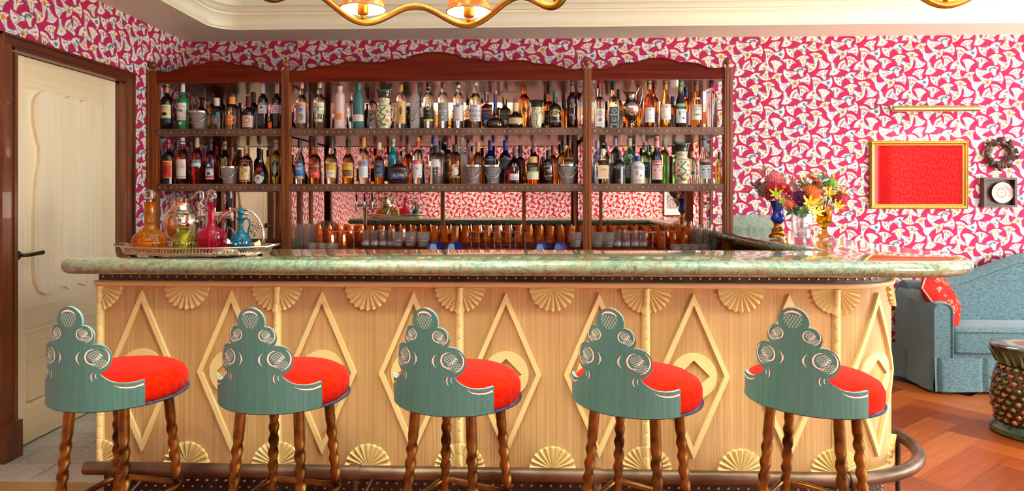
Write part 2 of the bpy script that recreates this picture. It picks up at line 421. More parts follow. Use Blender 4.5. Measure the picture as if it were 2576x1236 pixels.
for fi, (N, P1, P2, rec) in enumerate(FANS):
    q = [at(p[0], p[1], Y=YB) for p in (N, P1, P2)]
    N, A, B = [Vector((p.x, p.z)) for p in q]
    mid = (A + B) / 2; ax = mid - N; ax.normalize(); pe = Vector((ax.y, -ax.x))
    if (A - B).dot(pe) < 0: A, B = B, A
    W = (A - B).length / 2; Ln = (mid - N).length + .38 * W
    cen = N + ax * Ln * .55
    def shape(g):
        w_ = .009 + g; n0 = N - ax * g
        a, b = A + (A - cen).normalized() * g * 1.5, B + (B - cen).normalized() * g * 1.5
        c1, c2 = n0 + ax * Ln * .55 + pe * (w_ * 1.15), n0 + ax * Ln * .55 - pe * (w_ * 1.15)
        apx = (a + b) / 2 + ax * (W * .82)
        r = bez(n0 + pe * w_, c1, a, 6) + bez(a, apx, b, 8)[1:] + bez(b, c2, n0 - pe * w_, 6)[1:]
        return r
    def put(poly, lay, m):
        o = len(TV); TV.extend(poly); TL.extend([lay + fi * 2e-6] * len(poly)); TF.append(list(range(o, o + len(poly)))); TM.append(PM.index(m)); TC.append((cen.x, cen.y))
    put(shape(.0032), .0003, 'outline'); put(shape(0.), .0005, 'cream')
    for it in rec:
        c = N + ax * (it[1] * Ln) + pe * (it[2] * W)
        if it[0] == O:
            rr = it[3] * W
            put([(c.x + rr * (1 if k % 2 else .72) * math.cos(PI * k / 5 + fi), c.y + rr * (1 if k % 2 else .72) * math.sin(PI * k / 5 + fi)) for k in range(10)], .0007 + (.0001 if rr < .008 else 0), it[4])
        else:
            an = R(it[5]); d = ax * math.cos(an) + pe * math.sin(an); e = Vector((d.y, -d.x)); l2, w2 = it[3] * Ln / 2, it[4] * W * .6
            put([tuple(c + d * (l2 * x) + e * (w2 * y)) for x, y in ((-1, 0), (-.4, .9), (.3, 1), (1, 0), (.3, -1), (-.4, -.9))], .0006, it[6])
TV = np.array(TV); TL = np.array(TL); TC = np.array(TC)
TLEN = np.array([len(f) for f in TF]); TIDX = np.concatenate([np.array(f) for f in TF]); TM = np.array(TM)
def print_wall(parent, u0, u1, z0, z1, du, to3d, holes=()):
    """one printed layer over a wall; to3d maps arrays (u, z, off) to coordinates"""
    tstart = np.concatenate([[0], np.cumsum(TLEN)[:-1]])
    VS, LS, FL, FI, FMt, base = [], [], [], [], [], 0
    for j in range(-30, 31):
        for i in range(-40, 41):
            ou, oz = i * LA + j * LB[0] + du, j * LB[1]
            cc = TC + (ou, oz)
            ok = (cc[:, 0] > u0 - .03) & (cc[:, 0] < u1 + .03) & (cc[:, 1] > z0 - .03) & (cc[:, 1] < z1 + .03)
            for h in holes: ok &= ~((cc[:, 0] > h[0]) & (cc[:, 0] < h[1]) & (cc[:, 1] > h[2]) & (cc[:, 1] < h[3]))
            if not ok.any(): continue
            VS.append(TV + (ou, oz)); LS.append(TL)
            keep = np.repeat(ok, TLEN)
            FL.append(TLEN[ok]); FI.append(TIDX[keep] + base); FMt.append(TM[ok]); base += len(TV)
    VS = np.concatenate(VS); LS = np.concatenate(LS); FL = np.concatenate(FL); FI = np.concatenate(FI); FMt = np.concatenate(FMt)
    used = np.unique(FI); rem = np.zeros(base, np.int32); rem[used] = np.arange(len(used))
    co = to3d(np.clip(VS[used, 0], u0, u1), np.clip(VS[used, 1], z0, z1), LS[used])
    me = bpy.data.meshes.new('wallpaper_pattern')
    me.vertices.add(len(used)); me.vertices.foreach_set('co', np.ascontiguousarray(co, np.float32).ravel())
    me.loops.add(len(FI)); me.loops.foreach_set('vertex_index', rem[FI].astype(np.int32))
    me.polygons.add(len(FL)); me.polygons.foreach_set('loop_start', np.concatenate([[0], np.cumsum(FL)[:-1]]).astype(np.int32))
    me.polygons.foreach_set('material_index', FMt.astype(np.int32))
    for m in PM: me.materials.append(M[m])
    me.update(calc_edges=True)
    o = link('wallpaper_pattern', me, parent); o['kind'] = 'stuff'
    return o

# back wall
mb = MB(); mb.add([(XL, YB, 0), (XR, YB, 0), (XR, YB, ZS + .02), (XL, YB, ZS + .02)], [(0, 1, 2, 3)])
wall_back = struct('wall_back', mb, ['pink'])
print_wall(wall_back, XL, XR, 0, ZS, 0, lambda u, z, o: np.stack([u, YB - o, z], 1))
# left wall with the door opening
DN, DF = at(27, 640, X=XL).y, at(300, 640, X=XL).y
DT = at(300, 206, X=XL).z
DO = at(325, 185, X=XL)                       # outer corner of the casing
CW = DO.y - DF
mb = MB()
for a, b, c, d in wall_rects(YF, YB, 0, ZS + .02, [(DN, DF, 0, DT)]): mb.add([(XL, a, c), (XL, b, c), (XL, b, d), (XL, a, d)], [(0, 1, 2, 3)])
wall_left = struct('wall_left', mb, ['pink'])
print_wall(wall_left, YF - YB + XL, XL, 0, ZS, 0, lambda u, z, o: np.stack([XL + o, u - XL + YB, z], 1), [(DN - YB + XL - CW + .015, DF - YB + XL + CW - .02, -1, DO.z - .02)])
# wall behind the camera and side wall, with their windows
mb = MB(); HF = [(a, b, .6, 2.3) for a, b in WINDOWS_F]
for a, b, c, d in wall_rects(XL, XR, 0, ZS + .02, HF): mb.add([(a, YF, c), (b, YF, c), (b, YF, d), (a, YF, d)], [(0, 1, 2, 3)])
wall_front = struct('wall_front', mb, ['pink'])
print_wall(wall_front, -XR, -XL, 0, ZS, .13, lambda u, z, o: np.stack([-u, YF + o, z], 1), [(-b - .06, -a + .06, .54, 2.36) for a, b in WINDOWS_F])
mb = MB(); HR = [(a, b, .6, 2.3) for a, b in WINDOWS_R]
for a, b, c, d in wall_rects(YF, YB, 0, ZS + .02, HR): mb.add([(XR, a, c), (XR, b, c), (XR, b, d), (XR, a, d)], [(0, 1, 2, 3)])
wall_right = struct('wall_right', mb, ['pink'])
print_wall(wall_right, -YB, -YF, 0, ZS, .3, lambda u, z, o: np.stack([XR - o, -u, z], 1), [(-b - .06, -a + .06, .54, 2.36) for a, b in WINDOWS_R])
PANE = pm((.8, .9, 1.0), .1, emit=2.5)
def window(k, a, b, side):
    def P(u, d, z): return (XR + d, u, z) if side else (u, YF - d, z)
    mb = MB()
    def bar(u0, u1, z0, z1, d0, d1):
        mb.add([P(u, d, z) for z in (z0, z1) for d in (d0, d1) for u in (u0, u1)], [(0, 2, 3, 1), (4, 5, 7, 6), (0, 1, 5, 4), (2, 6, 7, 3), (0, 4, 6, 2), (1, 3, 7, 5)])
    for u in (a - .05, b - .01): bar(u, u + .06, .54, 2.36, -.04, .08)
    for z in (.54, 2.30): bar(a, b, z, z + .06, -.04, .08)
    o = mb.build('window_%d' % k, 'mahog'); o['kind'] = 'structure'
    mb = MB(); mb.add([P(a, .07, .6), P(b, .07, .6), P(b, .07, 2.3), P(a, .07, 2.3)], [(0, 1, 2, 3)]); mb.build('pane', PANE, o)
for k, (a, b) in enumerate(WINDOWS_R): window(k + 1, a, b, True)
for k, (a, b) in enumerate(WINDOWS_F): window(k + 3, a, b, False)

# ceiling: lowered border, swept cornice, raised field
HX0, HX1, HY0, HY1, HR_ = at(404, 0, Z=ZS).x, 5.75, -.55, at(1300, 69, Z=ZS).y, .13
def rrect(x0, x1, y0, y1, r, n=8):
    pts = []
    for cx, cy, a in ((x1 - r, y1 - r, 0), (x0 + r, y1 - r, 90), (x0 + r, y0 + r, 180), (x1 - r, y0 + r, 270)): pts += arc(cx, cy, r, a, a + 90, n)
    return pts
def rloop(d): return rrect(HX0 + d, HX1 - d, HY0 + d, HY1 - d, HR_ + .05 - min(d, .05) * .5)
mb = MB()
inner = rloop(0); nI = len(inner)
outer = []
for k, (x, y) in enumerate(inner):
    qd = k // (nI // 4)
    ex, ey = (XR, XL)[qd in (1, 2)], (YB, YF)[qd in (2, 3)]
    outer.append((ex, ey))
vs = [(x, y, ZS) for x, y in inner] + [(x, y, ZS) for x, y in outer]
mb.add(vs, [(k, (k + 1) % nI, nI + (k + 1) % nI, nI + k) for k in range(nI)])
ceiling = struct('ceiling', mb, ['soffit'], smooth=0)
bm = bmesh.new(); bm.from_mesh(ceiling.data); bmesh.ops.remove_doubles(bm, verts=bm.verts, dist=1e-5); bm.to_mesh(ceiling.data); bm.free()
prof = [(0, 0), (-.012, .0), (-.012, .014), (.0, .022), (.004, .05), (.012, .078), (.026, .1), (.034, .104), (.034, .118), (.05, .122), (.058, .14), (.075, .152), (.085, .155), (.085, .22)]
mb = MB()
mb.grid(lambda u, v: (*rloop(prof[round(v * (len(prof) - 1))][0])[round(u * nI) % nI], ZS - .001 + prof[round(v * (len(prof) - 1))][1]), nI, len(prof), closed_u=True)
mb.build('cornice', 'cornice', ceiling, smooth=50)
mb = MB(); mb.box(HX0 - .1, HX1 + .1, HY0 - .1, HY1 + .1, ZCEIL, ZCEIL + .02); mb.build('ceiling_field', 'ceil', ceiling)
for px in (1596, 826):      # painted red squares of the ceiling decoration
    c = at(px, -1, Z=ZCEIL)
    mb = MB(); mb.box(c.x - .05, c.x + .05, c.y - .045, c.y + .075, ZCEIL - .002, ZCEIL); mb.box(c.x - .026, c.x + .026, c.y - .02, c.y + .05, ZCEIL - .003, ZCEIL - .001, 1)
    mb.build('painted_square', [pm('#b8402e', .7), 'ceil'], ceiling)

# floors
TY = at(200, 1214, Z=0).y
mb = MB(); mb.box(XL - .2, XR + .2, YF - .2, YB + .2, -.05, -.012)
floor = struct('floor', mb, [pm('#5a2f16', .6)])
PL = [wood('parquet_%d' % k, a, b, 'x', 1, .38, .0, 30, .06) for k, (a, b) in enumerate((('#803208', '#a84e14'), ('#8a3e10', '#b85c20'), ('#6e2a08', '#984410'), ('#96481a', '#bd6828')))]
pw, pl = .17, .68
plank = MB(); plank.box(0, pl - .002, 0, pw - .002, -.012, 0); 
pmesh = [plank.mesh('plank', m) for m in PL]
cells = []
kk = 0
ang = R(38)
ca, sa = math.cos(ang), math.sin(ang)
def fpos(u, v): return (3.0 + ca * u - sa * v, 3.2 + sa * u + ca * v)
stuff = MB()
for i in range(-60, 60):
    for j in range(-16, 16):
        for half in (0, 1):
            # herringbone: horizontal plank then vertical plank
            bx, by = i * pw + j * pl, i * pw - j * pl
            if half == 0: u0, v0, rot = bx, by, 0.
            else: u0, v0, rot = bx, by + pw, 90.
            mu, mv = (u0 + pl / 2, v0 + pw / 2) if half == 0 else (u0 + pw / 2, v0 + pl / 2)
            X_, Y_ = fpos(mu, mv)
            if not (XL + .3 < X_ < XR - .3 and YF + .3 < Y_ < YB - .3): continue
            if X_ < 1.45 and Y_ > TY - .32: continue
            cells.append((X_, Y_, u0, v0, rot))
def vis(c):
    return 0 if (c[0] > 1.3 and 1.9 < c[1] and c[0] < 4.4) else 1
cells.sort(key=lambda c: (vis(c), c[1]))
for k, (X_, Y_, u0, v0, rot) in enumerate(cells):
    if k < 130 or vis(c=(X_, Y_)) == 0:
        if rot: ox, oy = fpos(u0 + pw, v0)
        else: ox, oy = fpos(u0, v0)
        o = link('plank', pmesh[random.randrange(4)], floor, (ox, oy, 0)); o.rotation_euler = (0, 0, ang + R(rot))
    else:
        cs = [fpos(u0 + a, v0 + b) for a, b in ((0, 0), (pw, 0), (pw, pl), (0, pl))] if rot else [fpos(u0 + a, v0 + b) for a, b in ((0, 0), (pl, 0), (pl, pw), (0, pw))]
        cx, cy = sum(p[0] for p in cs) / 4, sum(p[1] for p in cs) / 4
        stuff.add([(cx + (p[0] - cx) * .994, cy + (p[1] - cy) * .994, 0) for p in cs], [(0, 1, 2, 3)], random.randrange(4))
stuff.build('plank_field', PL, floor)['kind'] = 'stuff'
# border board and stone tiles on the service side
mb = MB(); mb.box(XL, at(262, 1220, Z=0).x + .3, TY - .28, TY - .006, -.012, .001); mb.build('border_plank', wood('border_oak', '#a8743c', '#c89a5c', 'x', 1, .4), floor)
tl, tw = .42, .21
tiles = [noisy('stone_tile_%d' % k, a, b, 40, .5, 0, .12) for k, (a, b) in enumerate((('#c2b5a2', '#d8ccb8'), ('#ccc0ac', '#e0d4c2'), ('#b8ab99', '#d0c3b0')))]
tmb = MB(); tmb.box(0, tl - .006, 0, tw - .006, -.012, 0); tmesh = [tmb.mesh('tile', m) for m in tiles]
y = TY; row = 0
while y < YB - .03:
    x = XL - (row % 2) * tl / 2 - .1
    while x < 1.3:
        if x > XL - tl * .95: 
            link('tile', tmesh[random.randrange(3)], floor, (x, y, 0))
        x += tl
    y += tw; row += 1

# door in the left wall
door = bpy.data.objects.new('door_1', None); COL.objects.link(door); door['kind'] = 'structure'
XD = XL - .028
def DP(px, py): p = at(px, py, X=XD); return (p.y, p.z)
def dfn(u, v, d): return (XD + d, u, v)
def rectp(u0, u1, v0, v1): return [(u0, v0), (u1, v0), (u1, v1), (u0, v1)]
y0, y1 = DN + .003, DF - .003
st = .12
zmr0, zmr1 = at(57, 832, X=XD).z, at(57, 778, X=XD).z
ztr = DT - .17; zbr = .2
mb = MB(); mb.prism(rectp(y0, y1, .008, DT - .003), dfn, -.035, 0); mb.build('leaf', 'oakdoor', door)
for a, b in ((y0, y0 + st), (y1 - st, y1)):
    mb = MB(); mb.prism(rectp(a, b - .0015, .008, DT - .003), dfn, 0, .004); mb.build('stile', 'oakdoor', door)
for a, b in ((.008, zbr), (zmr0, zmr1), (ztr, DT - .003)):
    mb = MB(); mb.prism(rectp(y0 + st, y1 - st - .0015, a, b), dfn, 0, .0035); mb.build('rail', 'oakdoory', door)
# curved field panel, traced from its wavy edge
k_ = 2.4714
top = [(192, 640), (205, 600), (235, 572), (265, 565), (300, 570), (340, 595), (375, 612), (400, 610), (420, 598), (440, 617), (480, 635), (510, 622), (545, 620), (580, 640), (605, 690), (618, 740), (615, 800), (600, 900), (588, 960), (583, 1050), (600, 1150), (606, 1200), (590, 1260), (583, 1320)]
bot = [(600, 300), (612, 400), (612, 560), (592, 625), (555, 660), (520, 665), (470, 648), (440, 660), (418, 685), (390, 668), (350, 670), (310, 705), (265, 716), (225, 700), (200, 650), (192, 560), (190, 420), (195, 250), (200, 130), (203, 68)]
bot2 = [(210, -12), (226, -112), (228, -192), (210, -262), (195, -332), (190, -422)]
pts = [DP(x / k_, y / k_) for x, y in top] + [DP(x / k_, 450 + y / k_) for x, y in bot + bot2]
mb = MB(); mb.prism(pts, dfn, 0, .02); mb.build('field_panel', wood('door_panel_oak', '#f4d8a8', '#fdecc8', 'z', 1., .4, .1, 60, .05), door)
za, zb = at(61, 1012, X=XD).z, at(61, 837, X=XD).z
mb = MB(); mb.prism(rectp(y0 + st + .02, y1 - st - .02, za, zb), dfn, 0, .012); mb.build('lower_panel', 'oakdoory', door)
# lever handle
ho = thing('door_handle', None, None); ho.parent = door
hp = at(38, 643, X=XD); he = at(95, 634, X=XD + .06)
dkb = pm('#4a372a', .35, .9)
mb = MB(); mb.tube([(XD + .004, hp.y, hp.z), (XD + .016, hp.y, hp.z)], [.027, .025], 24); mb.build('rosette', dkb, ho)
mb = MB(); mb.tube([(XD + .012, hp.y, hp.z), (XD + .05, hp.y, hp.z), (XD + .06, hp.y + .012, hp.z), (XD + .06, hp.y + .06, hp.z + .002), (XD + .06, hp.y + .125, hp.z + .006)], [.009, .009, .009, .010, .012], 14); mb.build('lever', dkb, ho)
# casing: stepped dark frame with plinth blocks
trim = bpy.data.objects.new('trim_1', None); COL.objects.link(trim); trim['kind'] = 'structure'
def casing_side(a, b, flip, zt):
    mb = MB()
    for t0, t1, d in ((0, .22, .040), (.22, .34, .030), (.34, .84, .034), (.84, 1, .046)):
        u0, u1 = lerp(a, b, t0), lerp(a, b, t1)
        mb.prism(rectp(min(u0, u1), max(u0, u1), 0, zt - (1 - t1) * CW if t1 < 1 else zt), lambda u, v, d_: (XL + d_, u, v), -.05, d)
    return mb
casing_side(DF, DF + CW, 0, DO.z).build('casing_upright', 'frame', trim)
casing_side(DN, DN - CW, 0, DO.z).build('casing_upright', 'frame', trim)
mb = MB()
for t0, t1, d in ((0, .22, .041), (.22, .34, .031), (.34, .84, .035), (.84, 1, .047)):
    h = DO.z - DT
    mb.prism(rectp(DN - CW * t1, DF + CW * t1, DT + h * t0, DT + h * t1), lambda u, v, d_: (XL + d_, u, v), -.05, d)
mb.build('casing_head', wood('door_frame_level', '#38150a', '#6e3216', 'y', 1, .35, .2, 40), trim)
for a, b in ((DF - .004, DF + CW + .006), (DN - CW - .006, DN + .004)):
    mb = MB(); mb.prism(rectp(a, b, 0, .19), lambda u, v, d_: (XL + d_, u, v), -.05, .062); mb.build('plinth_block', 'frame', trim)
mb = MB(); mb.box(XL - .06, XL - .035, DN - .1, DF + .1, 0, DT + .05); struct('wall_beyond_door', mb, [pm('#2a201a', .9)])
# baseboards
mb = MB(); mb.box(XL, XL + .018, DO.y, YB, 0, .15); struct('baseboard_left', mb, ['frame'])
mb = MB(); mb.box(2.2, XR, YB - .018, YB, 0, .13); struct('baseboard_back', mb, ['mahogx'])
# ================================================================== bar counter
YP = 2.67                                        # face of the oak front
BX0 = at(248, 900, Y=YP).x; BX4 = at(2103, 900, Y=YP).x
BAY = (BX4 - BX0) / 4
BR = .37                                         # radius of the rounded end
ZP0, ZP1 = at(1180, 1178, Y=YP).z, at(1180, 723, Y=YP).z
QL = BR * PI / 2
UL = 4 * BAY + QL
def bar_pt(u, off=0.):
    """point on the bar's plan outline at arc length u, moved out by off"""
    if u <= 4 * BAY: return (BX0 + u, YP - off)
    a = (u - 4 * BAY) / BR
    if a <= PI / 2: return (BX4 + (BR + off) * math.sin(a), YP + BR - (BR + off) * math.cos(a))
    return (BX4 + BR + off, YP + BR + (u - UL))
def bfn(u, v, d): x, y = bar_pt(u, d); return (x, y, v)
UE = UL + (YB - .02 - YP - BR)
US = [0] + [4 * BAY * k / 4 for k in range(1, 5)] + [4 * BAY + QL * k / 14 for k in range(1, 15)] + [UE]
def band(mb, z0, z1, d0, d1, us=US, mat=0):
    for a, b in zip(us, us[1:]):
        vs = [bfn(u, z, d) for d in (d0, d1) for z in (z0, z1) for u in (a, b)]
        mb.add(vs, [(4, 5, 7, 6), (0, 2, 3, 1), (2, 6, 7, 3), (0, 1, 5, 4)] + ([(0, 4, 6, 2)] if a == us[0] else []) + ([(1, 3, 7, 5)] if b == us[-1] else []), mat)
    return mb
bar = thing('bar_counter', 'pale oak bar front with carved fans, diamonds and dark studded metal bands', 'bar counter')
band(MB(), ZP0 - .012, ZP1, -.03, 0).build('front_panel', 'oak', bar)
ZM = ZP1 + .022
mb = MB()
prof = [(0, -.001), (.008, -.001), (.014, .003), (.016, .010), (.014, .017), (.008, .021), (0, .022)]
us_m = [-.012] + US[1:]
for (d0, h0), (d1, h1) in zip(prof, prof[1:]):
    for a, b in zip(us_m, us_m[1:]):
        mb.add([bfn(a, ZP1 + h0, d0), bfn(b, ZP1 + h0, d0), bfn(b, ZP1 + h1, d1), bfn(a, ZP1 + h1, d1)], [(0, 1, 2, 3)])
mb.add([bfn(-.012, ZP1 + h, d) for d, h in prof] , [tuple(range(len(prof)))])
mb.build('top_moulding', 'oaky', bar, smooth=60)
ZT = at(1200, 686, Y=YP).z
band(MB(), ZM, ZT + .02, -.02, -.002).build('stud_band', 'bronze', bar)
def dome(mb, u, z, r, off, n=8, mat=0):
    x, y = bar_pt(u, off); x2, y2 = bar_pt(u, off + 1); nx, ny = x2 - x, y2 - y
    t = (-ny, nx)
    vs = [(x + t[0] * r * math.cos(2 * PI * k / n), y + t[1] * r * math.cos(2 * PI * k / n), z + r * math.sin(2 * PI * k / n)) for k in range(n)]
    q = r * .72
    vs += [(x + nx * r * .5 + t[0] * q * math.cos(2 * PI * k / n), y + ny * r * .5 + t[1] * q * math.cos(2 * PI * k / n), z + q * math.sin(2 * PI * k / n)) for k in range(n)]
    vs.append((x + nx * r * .75, y + ny * r * .75, z))
    mb.add(vs, [(k, (k + 1) % n, n + (k + 1) % n, n + k) for k in range(n)] + [(n + k, n + (k + 1) % n, 2 * n) for k in range(n)], mat)
mb = MB(); u = .02; k = 0
zb1 = lerp(ZM, ZT, .42)
while u < UL + .05:
    dome(mb, u, zb1, .0062, -.002); dome(mb, u + .0195, lerp(ZM, ZT, 1.02), .0062, -.002); u += .039
mb.build('studs', 'stud', bar)['kind'] = 'stuff'
# carved half-round fans
def fan_mb(uc, zc, rad, a0, a1, n):
    mb = MB(); rim = []
    c0 = bfn(uc, zc, 0.); cc = bfn(uc, zc, .006)
    for k in range(2 * n + 1):
        a = R(lerp(a0, a1, k / (2 * n))); hi = k % 2
        rr = rad * (1.0 if hi else .955)
        rim.append((uc + rr * math.cos(a), zc + rr * math.sin(a), .019 if hi else .002))
    vs = [cc] + [bfn(u, z, d) for u, z, d in rim] + [bfn(u, z, -.001) for u, z, d in rim]
    m_ = len(rim)
    fs = [(0, k + 1, k + 2) for k in range(m_ - 1)] + [(k + 1, m_ + k + 1, m_ + k + 2, k + 2) for k in range(m_ - 1)]
    mb.add(vs, fs)
    return mb
FR = 58.5 / F * YP
for k in range(10):
    uc = k * BAY / 2
    for zc, s in ((ZP1 - .001, -1), (ZP0, 1)):
        if uc > UL - .05 and k > 9: continue
        if k % 2 and True:
            fan_mb(uc, zc, FR, 0, 180 * s, 11).build('fan_ornament', 'carved', bar, smooth=0)
        else:
            fan_mb(uc + .002, zc, FR * 1.07, 0, 90 * s, 7).build('fan_ornament', 'carved', bar, smooth=0)
            if k: fan_mb(uc - .002, zc, FR * 1.07, 90 * s, 180 * s, 7).build('fan_ornament', 'carved', bar, smooth=0)
# notched half-round pilasters
for k in range(5):
    uc = k * BAY + (.010 if k == 0 else 0)
    mb = MB(); n = 14; nz = 300
    def pf(s, t):
        a = PI * s; z = lerp(ZP0, ZP1, t)
        ph = (z / .0468) % 1.0 - .5; q = (s - .5) * .42
        g = math.exp(-((ph - q) / .045) ** 2) + math.exp(-((ph + q) / .045) ** 2)
        r = .0142 * (1 - .17 * min(g, 1) * (1 if abs(ph) < .2 else 0))
        return bfn(uc - r * math.cos(a), z, .004 + r * 1.15 * math.sin(a))
    mb.grid(pf, n + 1, nz); mb.build('pilaster', 'carved', bar, smooth=50)
    mb = MB(); mb.prism([(uc - .016, ZP0), (uc + .016, ZP0), (uc + .016, ZP1), (uc - .016, ZP1)], bfn, -.001, .005); mb.build('pilaster_base', 'carved', bar)
# applied diamonds with disc medallions
DH, DW, DT_ = at(0, 740, Y=YP).z, 88 / F * YP, .0185
dz = (at(1755, 738, Y=YP).z + at(1755, 1154, Y=YP).z) / 2; dh = (at(1755, 738, Y=YP).z - at(1755, 1154, Y=YP).z) / 2
for k in range(9):
    uc = (k + .5) * BAY / 2
    mb = MB()
    out = [(-DW, 0), (0, dh), (DW, 0), (0, -dh)]
    sc = 1 - DT_ / (DW * dh / math.hypot(DW, dh))
    for (a, b), (c, d) in zip(out, out[1:] + out[:1]):
        nn = 6
        for j in range(nn):
            p0 = (lerp(a, c, j / nn), lerp(b, d, j / nn)); p1 = (lerp(a, c, (j + 1) / nn), lerp(b, d, (j + 1) / nn))
            q0, q1 = (p0[0] * sc, p0[1] * sc), (p1[0] * sc, p1[1] * sc)
            vs = [bfn(uc + u, dz + v, dd) for dd in (-.001, .014) for u, v in (p0, p1, q1, q0)]
            mb.add(vs, [(4, 5, 6, 7), (0, 1, 5, 4), (2, 3, 7, 6)])
    mb.build('diamond_moulding', 'carved', bar, smooth=0)
    mb = MB(); n = 32; rc, hd = 57 / F * YP, 40 / F * YP
    o_ = [(rc * math.cos(2 * PI * j / n), rc * math.sin(2 * PI * j / n)) for j in range(n)]
    def dia(a):
        c, s = math.cos(a), math.sin(a); q = hd / (abs(c) + abs(s)); return (q * c, q * s)
    i_ = [dia(2 * PI * j / n) for j in range(n)]
    vs = [bfn(uc + u, dz + v, dd) for dd in (.011, -.001) for pp in (o_, i_) for u, v in pp]
    fs = []
    for j in range(n):
        j2 = (j + 1) % n
        fs += [(j, j2, n + j2, n + j), (j, 2 * n + j, 2 * n + j2, j2), (n + j, n + j2, 3 * n + j2, 3 * n + j)]
    mb.add(vs, fs); mb.build('disc_medallion', 'carved', bar, smooth=30)
# studded metal plinth, base moulding of the rounded end
band(MB(), 0, ZP0 - .012, -.06, -.035, [.0] + US[1:]).build('plinth', 'bronze', bar)
band(MB(), ZP0 - .014, ZP0 + .002, -.03, .012, [u for u in US if u >= 4 * BAY - .01]).build('base_moulding', 'oaky', bar)
mb = MB(); z = .03; row = 0
while z < ZP0 - .02:
    u = .02 + (row % 2) * .02
    while u < UL + .1:
        dome(mb, u, z, .0075 if row % 2 else .005, -.035); u += .04
    z += .026; row += 1
mb.build('plinth_studs', 'stud', bar)['kind'] = 'stuff'
# foot rail with brackets
RY = YP - .15; RZ = at(1200, 1193, Y=RY).z; RR = 16.5 / F * RY
pts = [(at(215, 1180, Y=RY).x, RY, RZ), (-1, RY, RZ), (0, RY, RZ), (BX4 - .05, RY, RZ)]
RB = .50
cxr, cyr = at(2308, 1130, Y=2.9).x - RB - RR, RY + RB * .86
pts[-1] = (cxr, RY, RZ)
pts += [(cxr + RB * math.sin(R(a)), cyr - RB * .86 * math.cos(R(a)), RZ) for a in range(8, 150, 8)]
mb = MB(); mb.tube(pts, RR, 16); mb.build('foot_rail', 'rail', bar, smooth=60)
for px in (292, 893, 1497, 2150):
    x = at(px, 1190, Y=RY).x
    mb = MB(); mb.tube([(x - .022, RY, RZ), (x + .022, RY, RZ)], RR * 1.16, 16); mb.tube([(x, RY, RZ), (x, RY, 0)], .011, 10)
    mb.tube([(x, RY, RZ * .45), (x + .05, YP + .04, RZ * .78)], .007, 8)
    mb.build('rail_bracket', 'rail', bar, smooth=60)
ie = min(range(12, len(pts) - 1), key=lambda i: abs(px_of(pts[i]) - 2250)); e = pts[ie]
mb = MB(); mb.tube([(e[0], e[1], RZ), (e[0], e[1], 0)], .011, 10); mb.tube([Vector(pts[ie]).lerp(Vector(pts[ie - 1]), .3), Vector(pts[ie]).lerp(Vector(pts[ie + 1]), .3)], RR * 1.14, 16); mb.build('rail_bracket', 'rail', bar, smooth=60)

# marble top: one slab along the bar and back to the wall
ZTOP, ZBOT = 1.10, 1.038
CYF, CYB = at(1200, 655, Z=ZTOP).y, at(1000, 628, Z=ZTOP).y
CXL, CXI, CXO = at(144, 654, Z=ZTOP).x, at(1836, 586, Z=ZTOP).x, at(2414, 660, Y=2.90).x - .034
out = [(CXL, CYB)] + arc(CXL + .05, CYF + .05, .05, 180, 270, 6)
out += [(lerp(CXL + .05, CXO - .36, k / 6), CYF) for k in range(1, 6)]
out += arc(CXO - .36, CYF + .34, .36, 270, 360, 16, .34)
out += [(CXO + .02, 3.6), (CXO + .03, 4.2), (at(1950, 576, Z=ZTOP).x + .03, YB - .01), (CXI, YB - .01), (CXI, CYB)]
def offset(poly, d):
    n = len(poly); r = []
    for i in range(n):
        p, a, b = Vector(poly[i]), Vector(poly[i - 1]), Vector(poly[(i + 1) % n])
        e1, e2 = (p - a).normalized(), (b - p).normalized()
        n1, n2 = Vector((e1.y, -e1.x)), Vector((e2.y, -e2.x)); m_ = (n1 + n2).normalized()
        r.append(tuple(p + m_ * (d / max(m_.dot(n1), .35))))
    return r
hr = (ZTOP - ZBOT) / 2
mb = MB(); rings = []
for k in range(9):
    a = -PI / 2 + PI * k / 8
    rings.append([(x, y, (ZTOP + ZBOT) / 2 + hr * math.sin(a)) for x, y in offset(out, .034 * math.cos(a))])
n = len(out); vs = [p for r_ in rings for p in r_]
fs = [(j * n + i, j * n + (i + 1) % n, (j + 1) * n + (i + 1) % n, (j + 1) * n + i) for j in range(8) for i in range(n)]
fs += [tuple(reversed(range(n))), tuple(range(8 * n, 9 * n))]
mb.add(vs, fs)
top = tag(mb.build('marble_countertop', 'marble', smooth=30), 'long polished green marble bar top with rounded nose and curved end', 'countertop')
# marble upstand on the back wall at the end of the bar
sx0, sx1 = at(1842, 560, Y=YB - .02).x, at(1946, 560, Y=YB - .02).x
mb = MB(); mb.box(sx0, sx1, YB - .03, YB - .001, ZTOP, at(1890, 541, Y=YB - .03).z)
um = M['marble'].copy(); um.node_tree.nodes['Principled BSDF'].inputs['Coat Weight'].default_value = 0; um.node_tree.nodes['Principled BSDF'].inputs['Roughness'].default_value = .35
tag(mb.build('marble_upstand', um), 'low green marble upstand on the wallpaper beside the shelves', 'backsplash')

